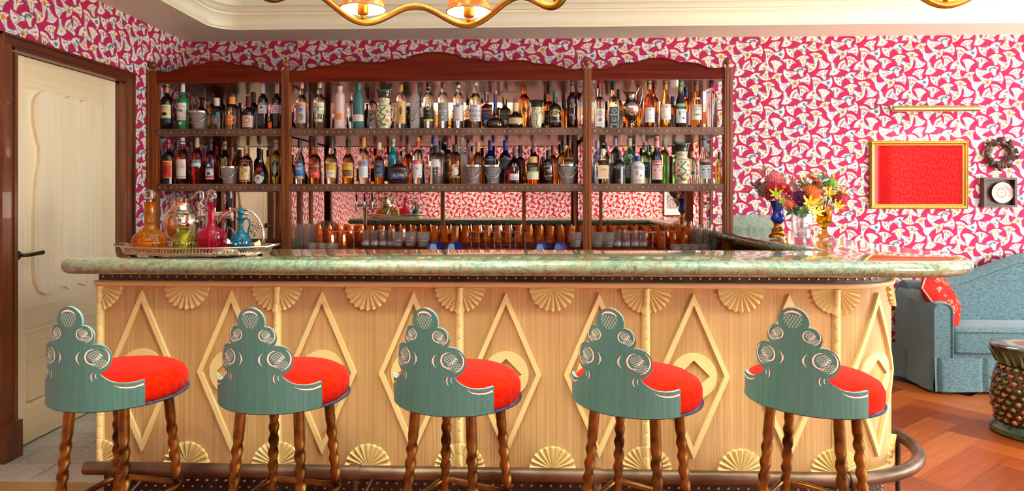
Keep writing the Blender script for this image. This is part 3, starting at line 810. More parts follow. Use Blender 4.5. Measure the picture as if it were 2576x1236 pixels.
# ================================================================== bar stools
RS = .203
half = [(0, 1.022)] + [(.0445 * math.sin(R(a)), .9775 + .0445 * math.cos(R(a))) for a in range(10, 101, 10)]
half += arc(.044, .931, .035, 95, -41, 12) + arc(.080, .864, .0452, 103, -80, 16)[1:]
half += [(.092, .820), (.098, .812), (.108, .803), (.122, .794), (.14, .787), (.165, .783), (.190, .783), (.213, .786)]
half += [(.213, .707)]
def outline_v(u):
    return None
ZB = .704
def back_pt(u, z, off=0.):
    a = u / RS
    r = RS + .004 + off
    return (r * math.sin(a), -r * math.cos(a), z)
full = [(-u, z) for u, z in reversed(half[1:])] + half
def make_backrest(parent):
    # cut the silhouette into thin columns so that the board can bend round the seat
    from bisect import bisect
    us = sorted({round(u, 4) for u, z in full} | {round(-.213 + .426 * k / 60, 4) for k in range(61)})
    bm = bmesh.new()
    f = [bm.verts.new((u, 0, z)) for u, z in full]
    bm.faces.new(f)
    for k in range(1, 60):
        uu = -.213 + .426 * k / 60
        bmesh.ops.bisect_plane(bm, geom=bm.verts[:] + bm.edges[:] + bm.faces[:], plane_co=(uu, 0, 0), plane_no=(1, 0, 0), dist=1e-6)
    bmesh.ops.triangulate(bm, faces=[q for q in bm.faces if len(q.verts) > 6])
    res = bmesh.ops.extrude_face_region(bm, geom=bm.faces[:])
    newv = [g for g in res['geom'] if isinstance(g, bmesh.types.BMVert)]; ns = set(newv)
    for v in bm.verts:
        off = .0 if v in ns else -.010
        v.co = Vector(back_pt(v.co.x, v.co.z, off))
    bmesh.ops.recalc_face_normals(bm, faces=bm.faces)
    me = bpy.data.meshes.new('backrest'); bm.to_mesh(me)
    me.materials.append(M['teal']); me.materials.append(M['tealedge'])
    for p in me.polygons:
        c = p.center; rad = Vector((c.x, c.y, 0)).normalized()
        p.material_index = 1 if abs(p.normal.dot(rad)) < .5 and c.z > .72 else 0
    bm.free(); me.shade_smooth(); me.set_sharp_from_angle(angle=R(30))
    return link('backrest', me, parent)
def crescent(mb, cu, cz, r, a0, a1, w_, off=.0008, ry=None, mat=0, n=12):
    vs = []
    for k in range(n + 1):
        a = R(lerp(a0, a1, k / n)); t = w_ * math.sin(PI * k / n) / 2 + .0002
        for s in (-1, 1): vs.append(back_pt(cu + (r + s * t) * math.cos(a), cz + ((ry or r) + s * t) * math.sin(a), off))
    mb.add(vs, [(2 * k, 2 * k + 1, 2 * k + 3, 2 * k + 2) for k in range(n)], mat)
def hatch(mb, cu, cz, ru, rz, ang, step, w_=.0007, test=None, n=8, mat=0):
    ca, sa = math.cos(R(ang)), math.sin(R(ang))
    d = -1.0
    while d < 1.0:
        L = math.sqrt(max(0, 1 - d * d)); vs = []
        for k in range(n + 1):
            t = lerp(-L, L, k / n)
            x, z = (t * ca - d * sa) * ru, (t * sa + d * ca) * rz
            for s in (-1, 1): vs.append(back_pt(cu + x - sa * s * w_ / 2, cz + z + ca * s * w_ / 2, .0006))
        fs = []
        for k in range(n):
            t = lerp(-L, L, (k + .5) / n); x, z = (t * ca - d * sa), (t * sa + d * ca)
            if test is None or test(x, z): fs.append((2 * k, 2 * k + 1, 2 * k + 3, 2 * k + 2))
        if fs: mb.add(vs, fs, mat)
        d += step
def make_stool():
    s = thing('bar_stool', 'bar stool', 'bar stool')
    # seat: domed velvet drum with a braid along its foot
    prof = [(0, .706), (RS - .012, .706), (RS - .004, .712), (RS - .001, .73), (RS - .001, .752), (RS - .010, .772), (RS - .035, .786), (RS - .075, .793), (.06, .797), (0, .798)]
    mb = MB(); mb.lathe(prof, 48); mb.build('seat', 'velvet', s, smooth=60)
    mb = MB(); mb.tube([((RS - .001) * math.cos(2 * PI * k / 48), (RS - .001) * math.sin(2 * PI * k / 48), .7075) for k in range(48)], .0042, 8, True); mb.build('braid_trim', 'navy', s, smooth=60)
    b = make_backrest(s)
    mw = MB()
    crescent(mw, 0, .990, .027, 20, 160, .0052, ry=.020, mat=0); crescent(mw, 0, .9925, .028, 14, 166, .0035, .0005, ry=.0215, mat=1)
    hatch(mw, 0, .986, .027, .026, 60, .30, test=lambda x, z: z < .55); hatch(mw, 0, .986, .027, .026, -60, .30, test=lambda x, z: z < .55)
    for sg in (-1, 1):
        def mx(a0, a1): return (a0, a1) if sg > 0 else (180 - a0, 180 - a1)
        for (cu, cz, r) in ((.050, .938, .024), (.085, .868, .034)):
            crescent(mw, sg * (cu - r * .25), cz + r * .1, r * .68, *mx(80, 290), r * .12)
            crescent(mw, sg * (cu - r * .28), cz + r * .1, r * .72, *mx(95, 275), r * .10, .0005, mat=1)
            crescent(mw, sg * cu, cz, r * .98, *mx(-80, 60), r * .10); crescent(mw, sg * cu, cz, r * .92, *mx(-75, 50), r * .10, .0005, mat=1)
            hatch(mw, sg * (cu - r * .1), cz + r * .18, r * .62, r * .5, 35 * sg, .34); hatch(mw, sg * (cu - r * .1), cz + r * .18, r * .62, r * .5, -55 * sg, .34)
            hatch(mw, sg * (cu + r * .18), cz - r * .45, r * .62, r * .42, 70 * sg, .34); hatch(mw, sg * (cu + r * .18), cz - r * .45, r * .62, r * .42, -10 * sg, .40)
            for q in range(3): crescent(mw, sg * (cu + r * (.12 + .13 * q)), cz + r * (.05 + .16 * q), r * .16, *mx(190, 300), r * .09, .0010, mat=0)
        crescent(mw, sg * .043, .868, .014, *mx(110, 250), .003, ry=.02); crescent(mw, sg * .0405, .868, .014, *mx(115, 245), .002, ry=.02, mat=1); crescent(mw, sg * .036, .868, .010, *mx(120, 240), .002, ry=.012)
        crescent(mw, sg * .079, .812, .009, *mx(120, 250), .0028, ry=.014); crescent(mw, sg * .0775, .812, .010, *mx(120, 245), .002, ry=.014, mat=1); crescent(mw, sg * .088, .814, .006, *mx(120, 250), .0018, ry=.009)
        # scroll line on the wrap-around arms
        for off_, mt, dz_ in ((.0009, 0, 0), (.0006, 1, .0035)):
            pts = [(.130, .784), (.145, .776), (.165, .7715), (.185, .771), (.200, .7735), (.208, .775), (.209, .766)]
            ws = [.0005, .003, .004, .0042, .005, .006, .0005]
            vs = []
            for (u, z), w_ in zip(pts, ws):
                for q in (-1, 1): vs.append(back_pt(sg * u, z - .002 + dz_ + q * w_ * (.5 if mt == 0 else .3), off_))
            mw.add(vs, [(2 * k, 2 * k + 1, 2 * k + 3, 2 * k + 2) for k in range(len(pts) - 1)], mt)
    mw.build('carving', ['carvew', 'carver'], b, smooth=0, recalc=False)['kind'] = 'stuff'
    ring = []
    for k in range(4):
        a = R(45 + 90 * k)
        r0, r1 = .138, .205
        n = 130; pts, rs, lb = [], [], []
        for j in range(n + 1):
            t = j / n; r_ = lerp(r0, r1, t)
            pts.append((r_ * math.cos(a), r_ * math.sin(a), lerp(.706, .004, t)))
            tw = max(0, min(1, (t - .14) / .06)) * max(0, min(1, (.53 - t) / .04))
            rs.append(.0165 - .001 * tw if t < .5 else .0155 - .003 * t); lb.append(.18 * tw)
        mb = MB(); mb.tube(pts, rs, 12, lobe=lb, twist=.37); mb.build('leg', 'bronzeleg', s, smooth=60)
        t = .49; r_ = lerp(r0, r1, t) + .016
        ring.append((r_ * math.cos(a), r_ * math.sin(a), .362))
    pts = []
    for k in range(4):
        p, q = Vector(ring[k]), Vector(ring[(k + 1) % 4])
        for t in (.06, .3, .7, .94): pts.append(p.lerp(q, t))
    mb = MB(); mb.tube(pts, .0095, 10, True); mb.build('foot_ring', 'bronzeleg', s, smooth=60)
    return s
st0 = make_stool()
STOOLS = [(304, 10, 'teal wooden stool with red velvet seat in front of the pale door'), (720, 10, 'teal wooden stool with red velvet seat, second counting from the door'),
          (1153, 24, 'teal wooden stool with red velvet seat, third of five at the bar'), (1602, 33, 'teal wooden stool with red velvet seat, second counting from the sofa'),
          (2045, 39, 'teal wooden stool with red velvet seat nearest the blue sofa')]
for k, (px, yaw, lab) in enumerate(STOOLS):
    s = st0 if k == 0 else copy_tree(st0)
    p = at(px, 900, Y=2.12 + (.0 if k < 4 else .02))
    s.location = (p.x, p.y, 0); s.rotation_euler = (0, 0, -R(yaw)); tag(s, lab, 'bar stool', 'carved stools along the bar')

# ================================================================== back bar
YS = 4.57                                        # face of the posts
YM = YB - .02                                    # mirror face
ZSH = [at(550, 464, Y=YS).z, at(550, 325, Y=YS).z]          # tops of the two shelves
TSH = 16.5 / F * YS
ZCAN = at(550, 206, Y=YS).z
ZBC = .93
posts = [at(px, 300, Y=YS).x for px in (379, 717, 1478, 1834)]
unit = thing('back_bar_shelving', 'dark mahogany back bar shelving with scalloped crest, ball finials and mirror', 'shelving', (0, 0, 0))
for k, x in enumerate(posts):
    w_ = (.036, .0275, .028, .028)[k]
    zt = at(600, 181, Y=YS).z
    mb = MB(); mb.box(x - w_, x + w_, YS, YS + .06, 0, zt)
    for q in (-.55, .25): mb.box(x + q * w_, x + q * w_ + .012, YS - .006, YS, 0, zt)
    mb.box(x - w_ - .004, x + w_ + .004, YS - .008, YS + .066, zt, zt + .008)
    p = mb.build('post', 'mahog', unit)
    mb = MB(); mb.lathe([(.012, 0), (.017, .004), (.017, .010), (.009, .014), (.009, .022), (.022, .034), (.026, .046), (.024, .058), (.014, .070), (.006, .077), (0, .082)], 20, (x, YS + .03, zt + .008)); mb.build('finial', M.setdefault('turned', wood('turned_mahogany', '#6a2c0c', '#a2541e', 'z', 1, .35, .1, 30)), p)
bays = [(posts[0] + .036, posts[1] - .0275), (posts[1] + .0275, posts[2] - .028), (posts[2] + .028, posts[3] - .028)]
for bi, (x0, x1) in enumerate(bays):
    for zt in ZSH:
        mb = MB(); mb.box(x0, x1, YS + .02, YM, zt - TSH, zt); sh = mb.build('shelf', 'shelfwood', unit)
        mb = MB(); mb.box(x0, x1, YS + .010, YS + .02, zt - TSH + .002, zt + .003); mb.box(x0, x1, YS + .005, YS + .02, zt - TSH - .003, zt - TSH + .004); e_ = mb.build('metal_edge', noisy('brown_metal_edge', '#5c3a28', '#7a5440', 6, .45, .3, 0), sh)
        mb = MB(); x = x0 + .022; k = 0
        while x < x1 - .01:
            r_ = .0068 if k % 2 == 0 else .0045
            mb.ball((x, YS + .010, zt - TSH / 2), r_, 8, 6); x += .0415; k += 1
        mb.build('studs', pm('#c8ac84', .3, .9), sh)['kind'] = 'stuff'
    # canopy and scalloped crest
    mb = MB(); mb.box(x0, x1, YS + .012, YM, ZCAN - .004, ZCAN + .02); mb.build('canopy', 'shelfwood', unit)
    W2 = (x1 - x0) / 2; xm = (x0 + x1) / 2
    zlo = at(550, 183, Y=YS).z; zpk = at(550, 155, Y=YS).z if bi != 1 else at(1100, 132, Y=YS).z
    if bi != 1:
        key = [(-1, -.0), (-.97, .12), (-.9, .08), (-.8, .05), (-.7, .22), (-.58, .52), (-.45, .60), (-.33, .62), (-.2, .86), (-.06, 1), (.06, 1), (.2, .86), (.33, .62), (.45, .60), (.58, .52), (.7, .22), (.8, .05), (.9, .08), (.97, .12), (1, 0)]
    else:
        key = [(-1, 0), (-.985, .08), (-.95, .02), (-.9, .04), (-.85, .18), (-.79, .30), (-.73, .32), (-.68, .36), (-.60, .52), (-.52, .53), (-.45, .46), (-.38, .48), (-.28, .62), (-.2, .66), (-.14, .86), (-.05, .99), (0, 1)]
        key = key + [(-a, b) for a, b in reversed(key[:-1])]
    cv = []
    for (a, b), (c, d) in zip(key, key[1:]):
        for j in range(4):
            t = j / 4; t2 = t * t * (3 - 2 * t); cv.append((xm + lerp(a, c, t) * W2, lerp(zlo, zpk, lerp(b, d, t2))))
    cv.append((x1, zlo))
    mb = MB()
    for (xa, za), (xb, zb) in zip(cv, cv[1:]):
        vs = [(x, y, z) for y in (YS + .008, YS + .034) for x, z in ((xa, ZCAN), (xb, ZCAN), (xb, zb), (xa, za))]
        mb.add(vs, [(0, 1, 2, 3), (4, 7, 6, 5), (2, 6, 7, 3), (0, 4, 5, 1)])
    vs = []
    mb.build('crest', 'mahogx', unit, smooth=40)
    mb = MB(); mb.tube([(x, YS + .006, z + .001) for x, z in cv], .0055, 6); mb.build('crest_bead', 'mahogx', unit, smooth=60)
    # mirror pane and rear rails
    mb = MB(); mb.box(x0 - .03, x1 + .03, YM, YM + .012, ZBC, ZCAN); mb.build('mirror_pane', 'mirror', unit)
    for zt in ZSH + [ZCAN]:
        pass
for px in (752, 1113, 1318):
    x = at(px, 520, Y=YM - .02).x
    mb = MB(); mb.box(x - .014, x + .014, YM - .03, YM, ZBC, ZSH[0] - TSH); mb.build('rear_upright', 'mahog', unit)
for px in (412, 700, 780, 1447, 1512, 1765, 1790):
    x = at(px, 300, Y=YM - .02).x
    mb = MB(); mb.box(x - .010, x + .010, YM - .025, YM, ZBC, ZCAN); mb.build('rear_upright', 'mahog', unit)
# counter of the back bar, with a two-step riser for the glasses
bc = unit
mb = MB(); mb.box(posts[0] - .03, posts[3] + .03, 4.50, YM, .08, ZBC - .03); mb.build('cabinet_body', 'mahog', bc)
mb = MB(); mb.box(posts[0] - .03, posts[3] + .03, 4.47, YM, ZBC - .03, ZBC); mb.build('cabinet_top', 'mahogx', bc)
ZR1, ZR2 = .972, 1.0
mb = MB(); mb.box(posts[0] + .04, posts[3] - .03, 4.76, YM, ZBC, ZR1); mb.box(posts[0] + .04, posts[3] - .03, 4.92, YM, ZR1, ZR2); mb.build('riser_step', 'mahogx', bc)

mb = MB(); mb.box(CXL + .1, CXI - .05, CYB + .035, CYB + .50, .86, .90); mb.build('work_counter', pm('#b8b4ac', .25, .9), bar)
mb = MB(); mb.box(CXL + .12, CXI - .07, CYB + .05, CYB + .48, .02, .86); mb.build('work_cabinet', 'mahog', bar)
# ================================================================== bottles on the shelves
PROF = {
 'bord': [(.90, 0), (1, .015), (1, .60), (.97, .655), (.82, .705), (.50, .745), (.37, .785), (.345, .93), (.40, .935), (.40, .96), (.36, .965), (.36, 1)],
 'vodka': [(.92, 0), (1, .015), (1, .63), (.96, .67), (.78, .72), (.50, .76), (.40, .79), (.37, .83), (.36, 1)],
 'cognac': [(.92, 0), (1, .015), (1, .42), (.97, .50), (.84, .59), (.60, .68), (.43, .745), (.37, .80), (.36, .94), (.41, .945), (.41, .965), (.36, .97), (.36, 1)],
 'rum': [(.90, 0), (1, .02), (1, .50), (.97, .565), (.84, .62), (.55, .665), (.41, .70), (.46, .74), (.40, .80), (.37, .90), (.36, 1)],
 'apoth': [(.90, 0), (1, .02), (1, .52), (.98, .60), (.86, .68), (.60, .735), (.42, .765), (.38, .80), (.38, 1)],
 'sq': [(.95, 0), (1, .015), (1, .60), (.96, .645), (.70, .685), (.46, .71), (.40, .73), (.38, 1)],
 'slim': [(.93, 0), (1, .01), (1, .48), (.97, .58), (.80, .69), (.52, .78), (.36, .85), (.33, .90), (.32, 1)],
 'flare': [(1, 0), (1, .045), (.92, .055), (.86, .09), (.80, .30), (.80, .55), (.83, .72), (.80, .78), (.62, .84), (.40, .875), (.36, .905), (.46, .985), (.46, 1)],
 'bell': [(.96, 0), (1, .02), (1, .28), (.92, .38), (.66, .50), (.42, .60), (.30, .70), (.26, .80), (.25, 1)],
 'bulb': [(.72, 0), (.92, .06), (1, .20), (1, .36), (.92, .48), (.70, .57), (.45, .62), (.36, .66), (.35, .74), (.35, 1)],
 'squat': [(.84, 0), (.94, .03), (1, .10), (1, .17), (.92, .23), (.60, .28), (.30, .31), (.28, .34), (.33, .38), (.26, .42), (.20, .60), (.20, 1)],
 'wide': [(.95, 0), (1, .015), (1, .56), (.93, .62), (.62, .68), (.36, .73), (.30, .76), (.30, 1)],
 'jar': [(.95, 0), (1, .02), (1, .60), (.97, .70), (.80, .78), (.50, .83), (.36, .86), (.36, 1)],
 'deca': [(.86, 0), (.96, .02), (1, .10), (1, .44), (.93, .56), (.62, .66), (.34, .72), (.26, .76), (.26, 1)],
 'cut': [(.92, 0), (1, .015), (1, .66), (.97, .70), (.70, .75), (.40, .79), (.36, .82), (.34, 1)],
}
def gl(c, r=.0): return pm(c, r, trans=1., ior=1.4)
GLASS = {
 'clear': gl('#fdfaf4'), 'pale': gl('#f6eaca'), 'amber': gl('#f2a848'), 'damber': gl('#dc7c2c'), 'orange': gl('#e89030'), 'red': gl('#f03030'), 'dred': gl('#a82018'), 'greeng': gl('#84c060'), 'olive': gl('#ccb850'),
 'blueg': tglass('#c0d4ec', .03, 1.55, .15, '#a0bce0'), 'emerald': tglass('#a8d0b0', .03, 1.55, .15, '#80b490'), 'frost': pm('#e8e6e0', .45, trans=.75, ior=1.3), 'black': pm('#120c0a', .06, coat=.6), 'brown': pm('#2a1008', .06, coat=.6), 'navy': pm('#0e1430', .07, coat=.6),
 'purple': pm('#1c0a12', .07, coat=.6), 'green': pm('#1f7a3c', .18, coat=.5), 'tealm': pm('#3c6660', .45), 'pinkc': pm('#e0b8ac', .3, coat=.3), 'turq': pm('#12a4b4', .2, coat=.4), 'whitec': pm('#e9dcc4', .3, coat=.4), 'maroon': pm('#3a0c0c', .07, coat=.6),
}
class Surf:
    def __init__(s, prof, Rr, H, sup=2., flat=1.): s.p = [(r * Rr, z * H) for r, z in prof]; s.sup = sup; s.flat = flat; s.R = Rr; s.H = H
    def pt(s, x, z, off=.0004):
        r = interp(s.p, min(max(z, 0), s.H)) + off
        xx = max(-.985 * r, min(.985 * r, x))
        return (xx, -((r ** s.sup - abs(xx) ** s.sup) ** (1 / s.sup)) * s.flat - (off if s.sup > 3 else 0), z)
def patch(mb, S, x0, x1, z0, z1, mat=0, off=.0004, n=10, nz=None):
    def xs(t): return (x0 + x1) / 2 + (x1 - x0) / 2 * math.sin(PI / 2 * (2 * t - 1) * .9) / math.sin(PI / 2 * .9)
    mb.grid(lambda u, v: S.pt(xs(u), lerp(z0, z1, v), off), n + 1, nz or 2, mat)
def disc(mb, S, x, z, r, mat=0, off=.0006, n=18, rz=None, rot=0.):
    vs = [S.pt(x, z, off)]
    for q in (.5, 1.):
        vs += [S.pt(x + r * q * math.cos(2 * PI * k / n + rot), z + (rz or r) * q * math.sin(2 * PI * k / n + rot), off) for k in range(n)]
    mb.add(vs, [(0, 1 + k, 1 + (k + 1) % n) for k in range(n)] + [(1 + k, 1 + n + k, 1 + n + (k + 1) % n, 1 + (k + 1) % n) for k in range(n)], mat)
def lettering(S, parent, txt, z, h, color, maxw, x=0., rot=0, off=.0009, slant=0.):
    vs, fs = text_layout(txt, h, maxw)
    c, s_ = math.cos(R(rot)), math.sin(R(rot))
    mb = MB(); mb.add([S.pt(x + (u + slant * v) * c - v * s_, z + (u + slant * v) * s_ + v * c, off) for u, v in vs], fs)
    return mb.build('lettering', pm(color, .5), parent, smooth=0, recalc=False)
ROW = {'f': 4.665, 'b': 4.80, 'c': 4.93}
BCOUNT = {}
def bottle(px, w_, top, sh, prof, glass, cap, label, labs=(), capz=.80, caps=None, row='f', sup=2., flat=1., caph=1.04, name='bottle', cat='bottle', stop=None, bot=None, nseg=24):
    Y = ROW[row]
    z0 = ZSH[sh]
    p = at(px, top, Y=Y); H = p.z - z0
    Rr = w_ / 2 / F * depth_at(px, Y)
    t = thing(name, label, cat, (p.x, Y, z0), 0., 'bottles on the %s shelf' % ('upper' if sh else 'lower'))
    S = Surf(PROF[prof], Rr, H, sup, flat)
    mb = MB(); mb.lathe([(0, 0)] + S.p + [(0, H)], nseg if sup == 2 else 32, sup=sup, flat=flat)
    g = GLASS[glass] if isinstance(glass, str) and glass in GLASS else glass
    mb.build('body', g, t, smooth=40)
    if cap:
        z1 = capz * H; r0 = max(interp(S.p, z1), interp(S.p, min(H, z1 + .03 * H)), interp(S.p, H)) * 1.06
        mb = MB(); mb.lathe([(r0 * .98, z1), (r0 * 1.02, z1 + .003), (r0, H * .99), (r0 * .97, H * caph - .001), (0, H * caph)], 18)
        c = mb.build('cap', pm(cap, .4, .0), t, smooth=40)
        if caps:
            mb = MB(); mb.lathe([(r0 * 1.03, H * caps[1]), (r0 * 1.04, H * caps[2])], 18); mb.build('cap_band', pm(caps[0], .4), c, smooth=40)
    if stop == 'ball':
        mb = MB(); mb.lathe([(.3 * Rr, H), (.32 * Rr, H * 1.02), (.0, H * 1.02)], 14); mb.ball((0, 0, H * 1.02 + Rr * .62), Rr * .62, 14, 9); mb.build('stopper', 'crystal', t, smooth=0)
    if stop == 'horse':
        mb = MB(); mb.lathe([(.36 * Rr, H), (.36 * Rr, H + .012), (.2 * Rr, H + .016), (0, H + .017)], 14)
        mb.tube([(-.016, 0, H + .026), (-.004, 0, H + .030), (.008, 0, H + .030), (.016, 0, H + .038), (.021, 0, H + .035)], [.003, .0055, .005, .004, .002], 8)
        for x, dx in ((-.006, -.010), (-.003, .004), (.007, -.003), (.009, .009)): mb.tube([(x, 0, H + .028), (x + dx, 0, H + .015)], [.0025, .0015], 6)
        mb.build('stopper', pm('#8a6a3a', .35, 1.), t)
    if stop == 'ribbon':
        mb = MB(); patch(mb, Surf([(r * 1.15, z) for r, z in PROF[prof]], Rr, H), -.003, .003, .42 * H, .98 * H, nz=6); mb.build('ribbon', pm('#2c3a9a', .5), t)
    for lb in labs:
        kind, z0_, z1_, hw, color = lb[:5]; items = lb[5:]
        mb = MB()
        if kind == 'r': patch(mb, S, -hw * Rr, hw * Rr, z0_ * H, z1_ * H, nz=4)
        elif kind == 'o': disc(mb, S, 0, z0_ * H, hw * Rr, rz=(z1_ * H if z1_ else None), n=24)
        elif kind == 'd':   # shield
            zc, hz = (z0_ + z1_) / 2 * H, (z1_ - z0_) / 2 * H
            disc(mb, S, 0, zc, hw * Rr, rz=hz, n=6, rot=PI / 2)
        l = mb.build('label', pm(color, .5), t, smooth=60, recalc=False) if color else t
        for it in items:
            if it[0] == 't': lettering(S, l, it[1], it[2] * H, it[3] * H, it[4], it[5] * 2 * Rr, rot=it[6] if len(it) > 6 else 0, x=(it[7] * Rr if len(it) > 7 else 0), slant=it[8] if len(it) > 8 else 0)
            else:
                mb = MB()
                if it[0] == 'band': patch(mb, S, -it[3] * Rr, it[3] * Rr, it[1] * H, it[2] * H, off=.0007); nm = 'label_band'
                elif it[0] == 'dot': disc(mb, S, it[1] * Rr, it[2] * H, it[3] * Rr, off=.0008, n=14, rz=(it[5] * Rr if len(it) > 5 else None)); nm = 'label_mark'
                mb.build(nm, pm(it[4], .5), l, smooth=60, recalc=False)
    return t
def T(txt, z, h, col, w_=.8, *a): return ('t', txt, z, h, col, w_, *a)
def lines(z0, z1, n, col, w_=.6): return [('band', lerp(z0, z1, k / max(n - 1, 1)), lerp(z0, z1, k / max(n - 1, 1)) + .006, w_ * (1 - .18 * (k % 2)), col) for k in range(n)]
B = bottle
K, WH, CR = '#1a1614', '#f2eadc', '#ecdcb0'
# ---- upper shelf
B(420, 29, 213, 1, 'bord', 'black', '#b8862c', 'black pastis bottle with gold cap and cream and navy label', [('r', .26, .55, .92, '#e3d08c', T('PASTIS', .49, .035, K, .75), T('PROVENCE', .45, .014, K), ('dot', 0, .35, .45, '#1c1a18', .3), ('band', .33, .335, .5, '#1c1a18')), ('r', .16, .26, .92, '#1c2c50')], .82)
B(460, 27, 215, 1, 'vodka', 'green', '#e8dcd4', 'opaque green absinthe bottle with white cap and eye label', [('r', .22, .60, .88, '#efe2d8', T('La Fée', .53, .05, '#b01c38'), ('dot', 0, .43, .42, '#2c4a36', .26), ('dot', 0, .43, .2, '#c8dcc8', .2), ('dot', 0, .43, .11, K), T('ABSINTHE', .29, .022, '#b01c38'), *lines(.24, .26, 2, '#6a5a50')), ('o', .15, 0, .3, '#d8cca8')], .85)
B(546, 33, 250, 1, 'apoth', 'black', '#cfc4b4', 'dark round-shouldered bottle with round grey label and pale stopper', [('o', .32, 0, .70, '#5c5058', T('FAIR', .33, .07, '#d89a3c', .8), T('CACAO', .25, .03, '#c8b8a8'))], .78, nseg=28)
B(585, 34, 242, 1, 'apoth', 'clear', '#e8862c', 'clear round-shouldered bottle with round orange label', [('o', .29, 0, .78, '#ee7a14', T('FAIR', .30, .065, WH, .85), T('LIQUEUR', .40, .02, WH, .6))], .76, ('#4a1c1c', .97, 1.05))
B(626, 30, 246, 1, 'rum', 'purple', '#5a1620', 'dark red bottle with maroon cap and printed cream label on the upper shelf', [('r', .08, .44, .92, '#e6c8a8', ('dot', 0, .29, .6, '#a83a3a', .55), ('dot', 0, .29, .5, '#e6c8a8', .45), T('CHERRY', .13, .04, '#8a2020'), *lines(.36, .40, 2, '#8a2020'))], .74)
B(662, 25, 213, 1, 'vodka', 'purple', '#ded0c8', 'slim black liqueur bottle with white cap and white label', [('r', .36, .60, .9, '#e8ddd6', ('band', .545, .60, .9, '#6e6870'), T('CREME', .57, .025, WH), ('dot', 0, .49, .25, '#3a3030'), T('CASSIS', .40, .03, K))], .80)
B(697, 24, 213, 1, 'vodka', 'purple', '#ded0c8', 'slim black liqueur bottle with purple banded label against the post', [('r', .36, .60, .9, '#e8d4d0', ('band', .545, .60, .9, '#5c1a54'), T('MURE', .57, .025, WH), ('dot', 0, .48, .25, '#c86a80'), *lines(.40, .44, 3, '#6a4a50'))], .80)
B(536, 26, 240, 1, 'bord', 'olive', '#4a1a20', 'olive glass bottle with maroon cap behind the round grey label', (), .80, row='b')
B(637, 26, 236, 1, 'bord', 'brown', '#4a1416', 'brown bottle with tall maroon cap behind the red cherry bottle', (), .76, row='b')
B(603, 22, 262, 1, 'bord', 'damber', '#3a1c18', 'small amber bottle with dark cap beside the round orange label', (), .78, row='b')
B(508, 24, 250, 1, 'bord', 'olive', '#3a2a18', 'olive bottle with dark cap behind the upper ice bucket', (), .8, row='c')
B(759, 26, 214, 1, 'vodka', 'clear', '#d8a878', 'clear bottle with cork and colourful purple and yellow label', [('r', .15, .60, .9, '#b8b0b0', ('band', .52, .60, .9, '#dcae38'), ('dot', 0, .44, .45, '#5c4a8c', .4), T('C', .44, .06, WH), ('dot', 0, .54, .55, '#6a5a9a', .15), ('dot', .1, .28, .5, '#8a6a5a', .7), ('dot', -.25, .25, .3, '#c8b060', .6))], .92)
B(804, 28, 213, 1, 'vodka', 'clear', '#d8b088', 'clear bottle with cork and cream label over green rows', [('r', .34, .60, .92, '#ecdcb4', T('MEZCAL', .555, .022, '#b05030'), T('UNION', .50, .045, K), ('band', .34, .42, .92, '#8cb87c'), *[('dot', s, .38, .08, '#e8dcb4', .3) for s in (-.6, -.3, 0, .3, .6)], ('dot', 0, .45, .12, '#5a4a30', .3)), ('r', .17, .23, .7, '#e4d4a8')], .92)
B(855, 33, 218, 1, 'flare', 'pinkc', None, 'pink ceramic bottle with flared foot and small orange label', [('r', .22, .38, .5, '#e8884c', T('MEZCAL', .33, .03, '#c04a30'), T('ROSADO', .27, .02, '#c04a30')), ('o', .72, 0, .16, '#caa090'), ('o', .66, 0, .12, '#caa090')])
B(902, 29, 204, 1, 'slim', 'tealm', '#3c6660', 'tall matte teal mezcal bottle with cream band label', [('r', .17, .30, .96, '#ecdfc8', T('BOZAL', .265, .035, K, .75), T('MEZCAL ARTESANAL', .215, .012, K, .7), T('ENSAMBLE', .19, .012, K, .5))], .82)
B(888, 26, 232, 1, 'apoth', 'clear', None, 'clear engraved bottle with ball stopper behind the teal bottle', [('o', .30, 0, .55, '#c8b890', ('dot', 0, .30, .45, '#6a5a40'))], row='b', stop='ball')
B(938, 24, 232, 1, 'vodka', 'clear', '#8a2028', 'clear bottle with red cap and flower print beside the figure jug', [('r', .10, .55, .9, '#e8ded4', ('dot', -.2, .42, .35, '#d03a30'), ('dot', .3, .32, .35, '#e8962c'), ('dot', .1, .5, .2, '#d84a3a'), ('dot', -.3, .28, .25, '#4c7a3c', .4), ('dot', .35, .45, .2, '#c02c5c'))], .78, row='b')
B(1010, 25, 204, 1, 'vodka', 'clear', '#3a2c1c', 'clear bottle with black cap over yellow foil and gold tower label', [('r', .12, .58, .88, '#e0a860', ('dot', 0, .38, .3, '#7a5028', .9), *lines(.2, .26, 3, '#7a5028')), ('r', .80, .92, .3, '#e0a030')], .93)
B(1044, 25, 204, 1, 'vodka', 'frost', None, 'frosted white vodka bottle with script lettering and red strip', [('r', .74, .985, .16, '#c82820'), ('r', .12, .13, .01, WH, T('Chopin', .37, .11, '#5a5048', 3.2, 72, 0, .2), ('band', .10, .104, .6, '#8a8078'))])
B(1078, 26, 205, 1, 'vodka', 'clear', '#1a1614', 'clear vodka bottle with black label, gold sun and ringed cap', [('r', .17, .46, .93, '#1c1a18', ('dot', 0, .44, .42, '#d8a838', .42), ('dot', 0, .44, .3, '#1c1a18', .3), ('dot', 0, .42, .2, '#d8a838', .12), ('band', .17, .21, .93, '#d8b038'), T('NOBLE', .33, .022, '#d8a838')), *[('r', .52, .62, .06 + .2 * 0, '#d8b038')]], .80, ('#c8a040', .86, .875))
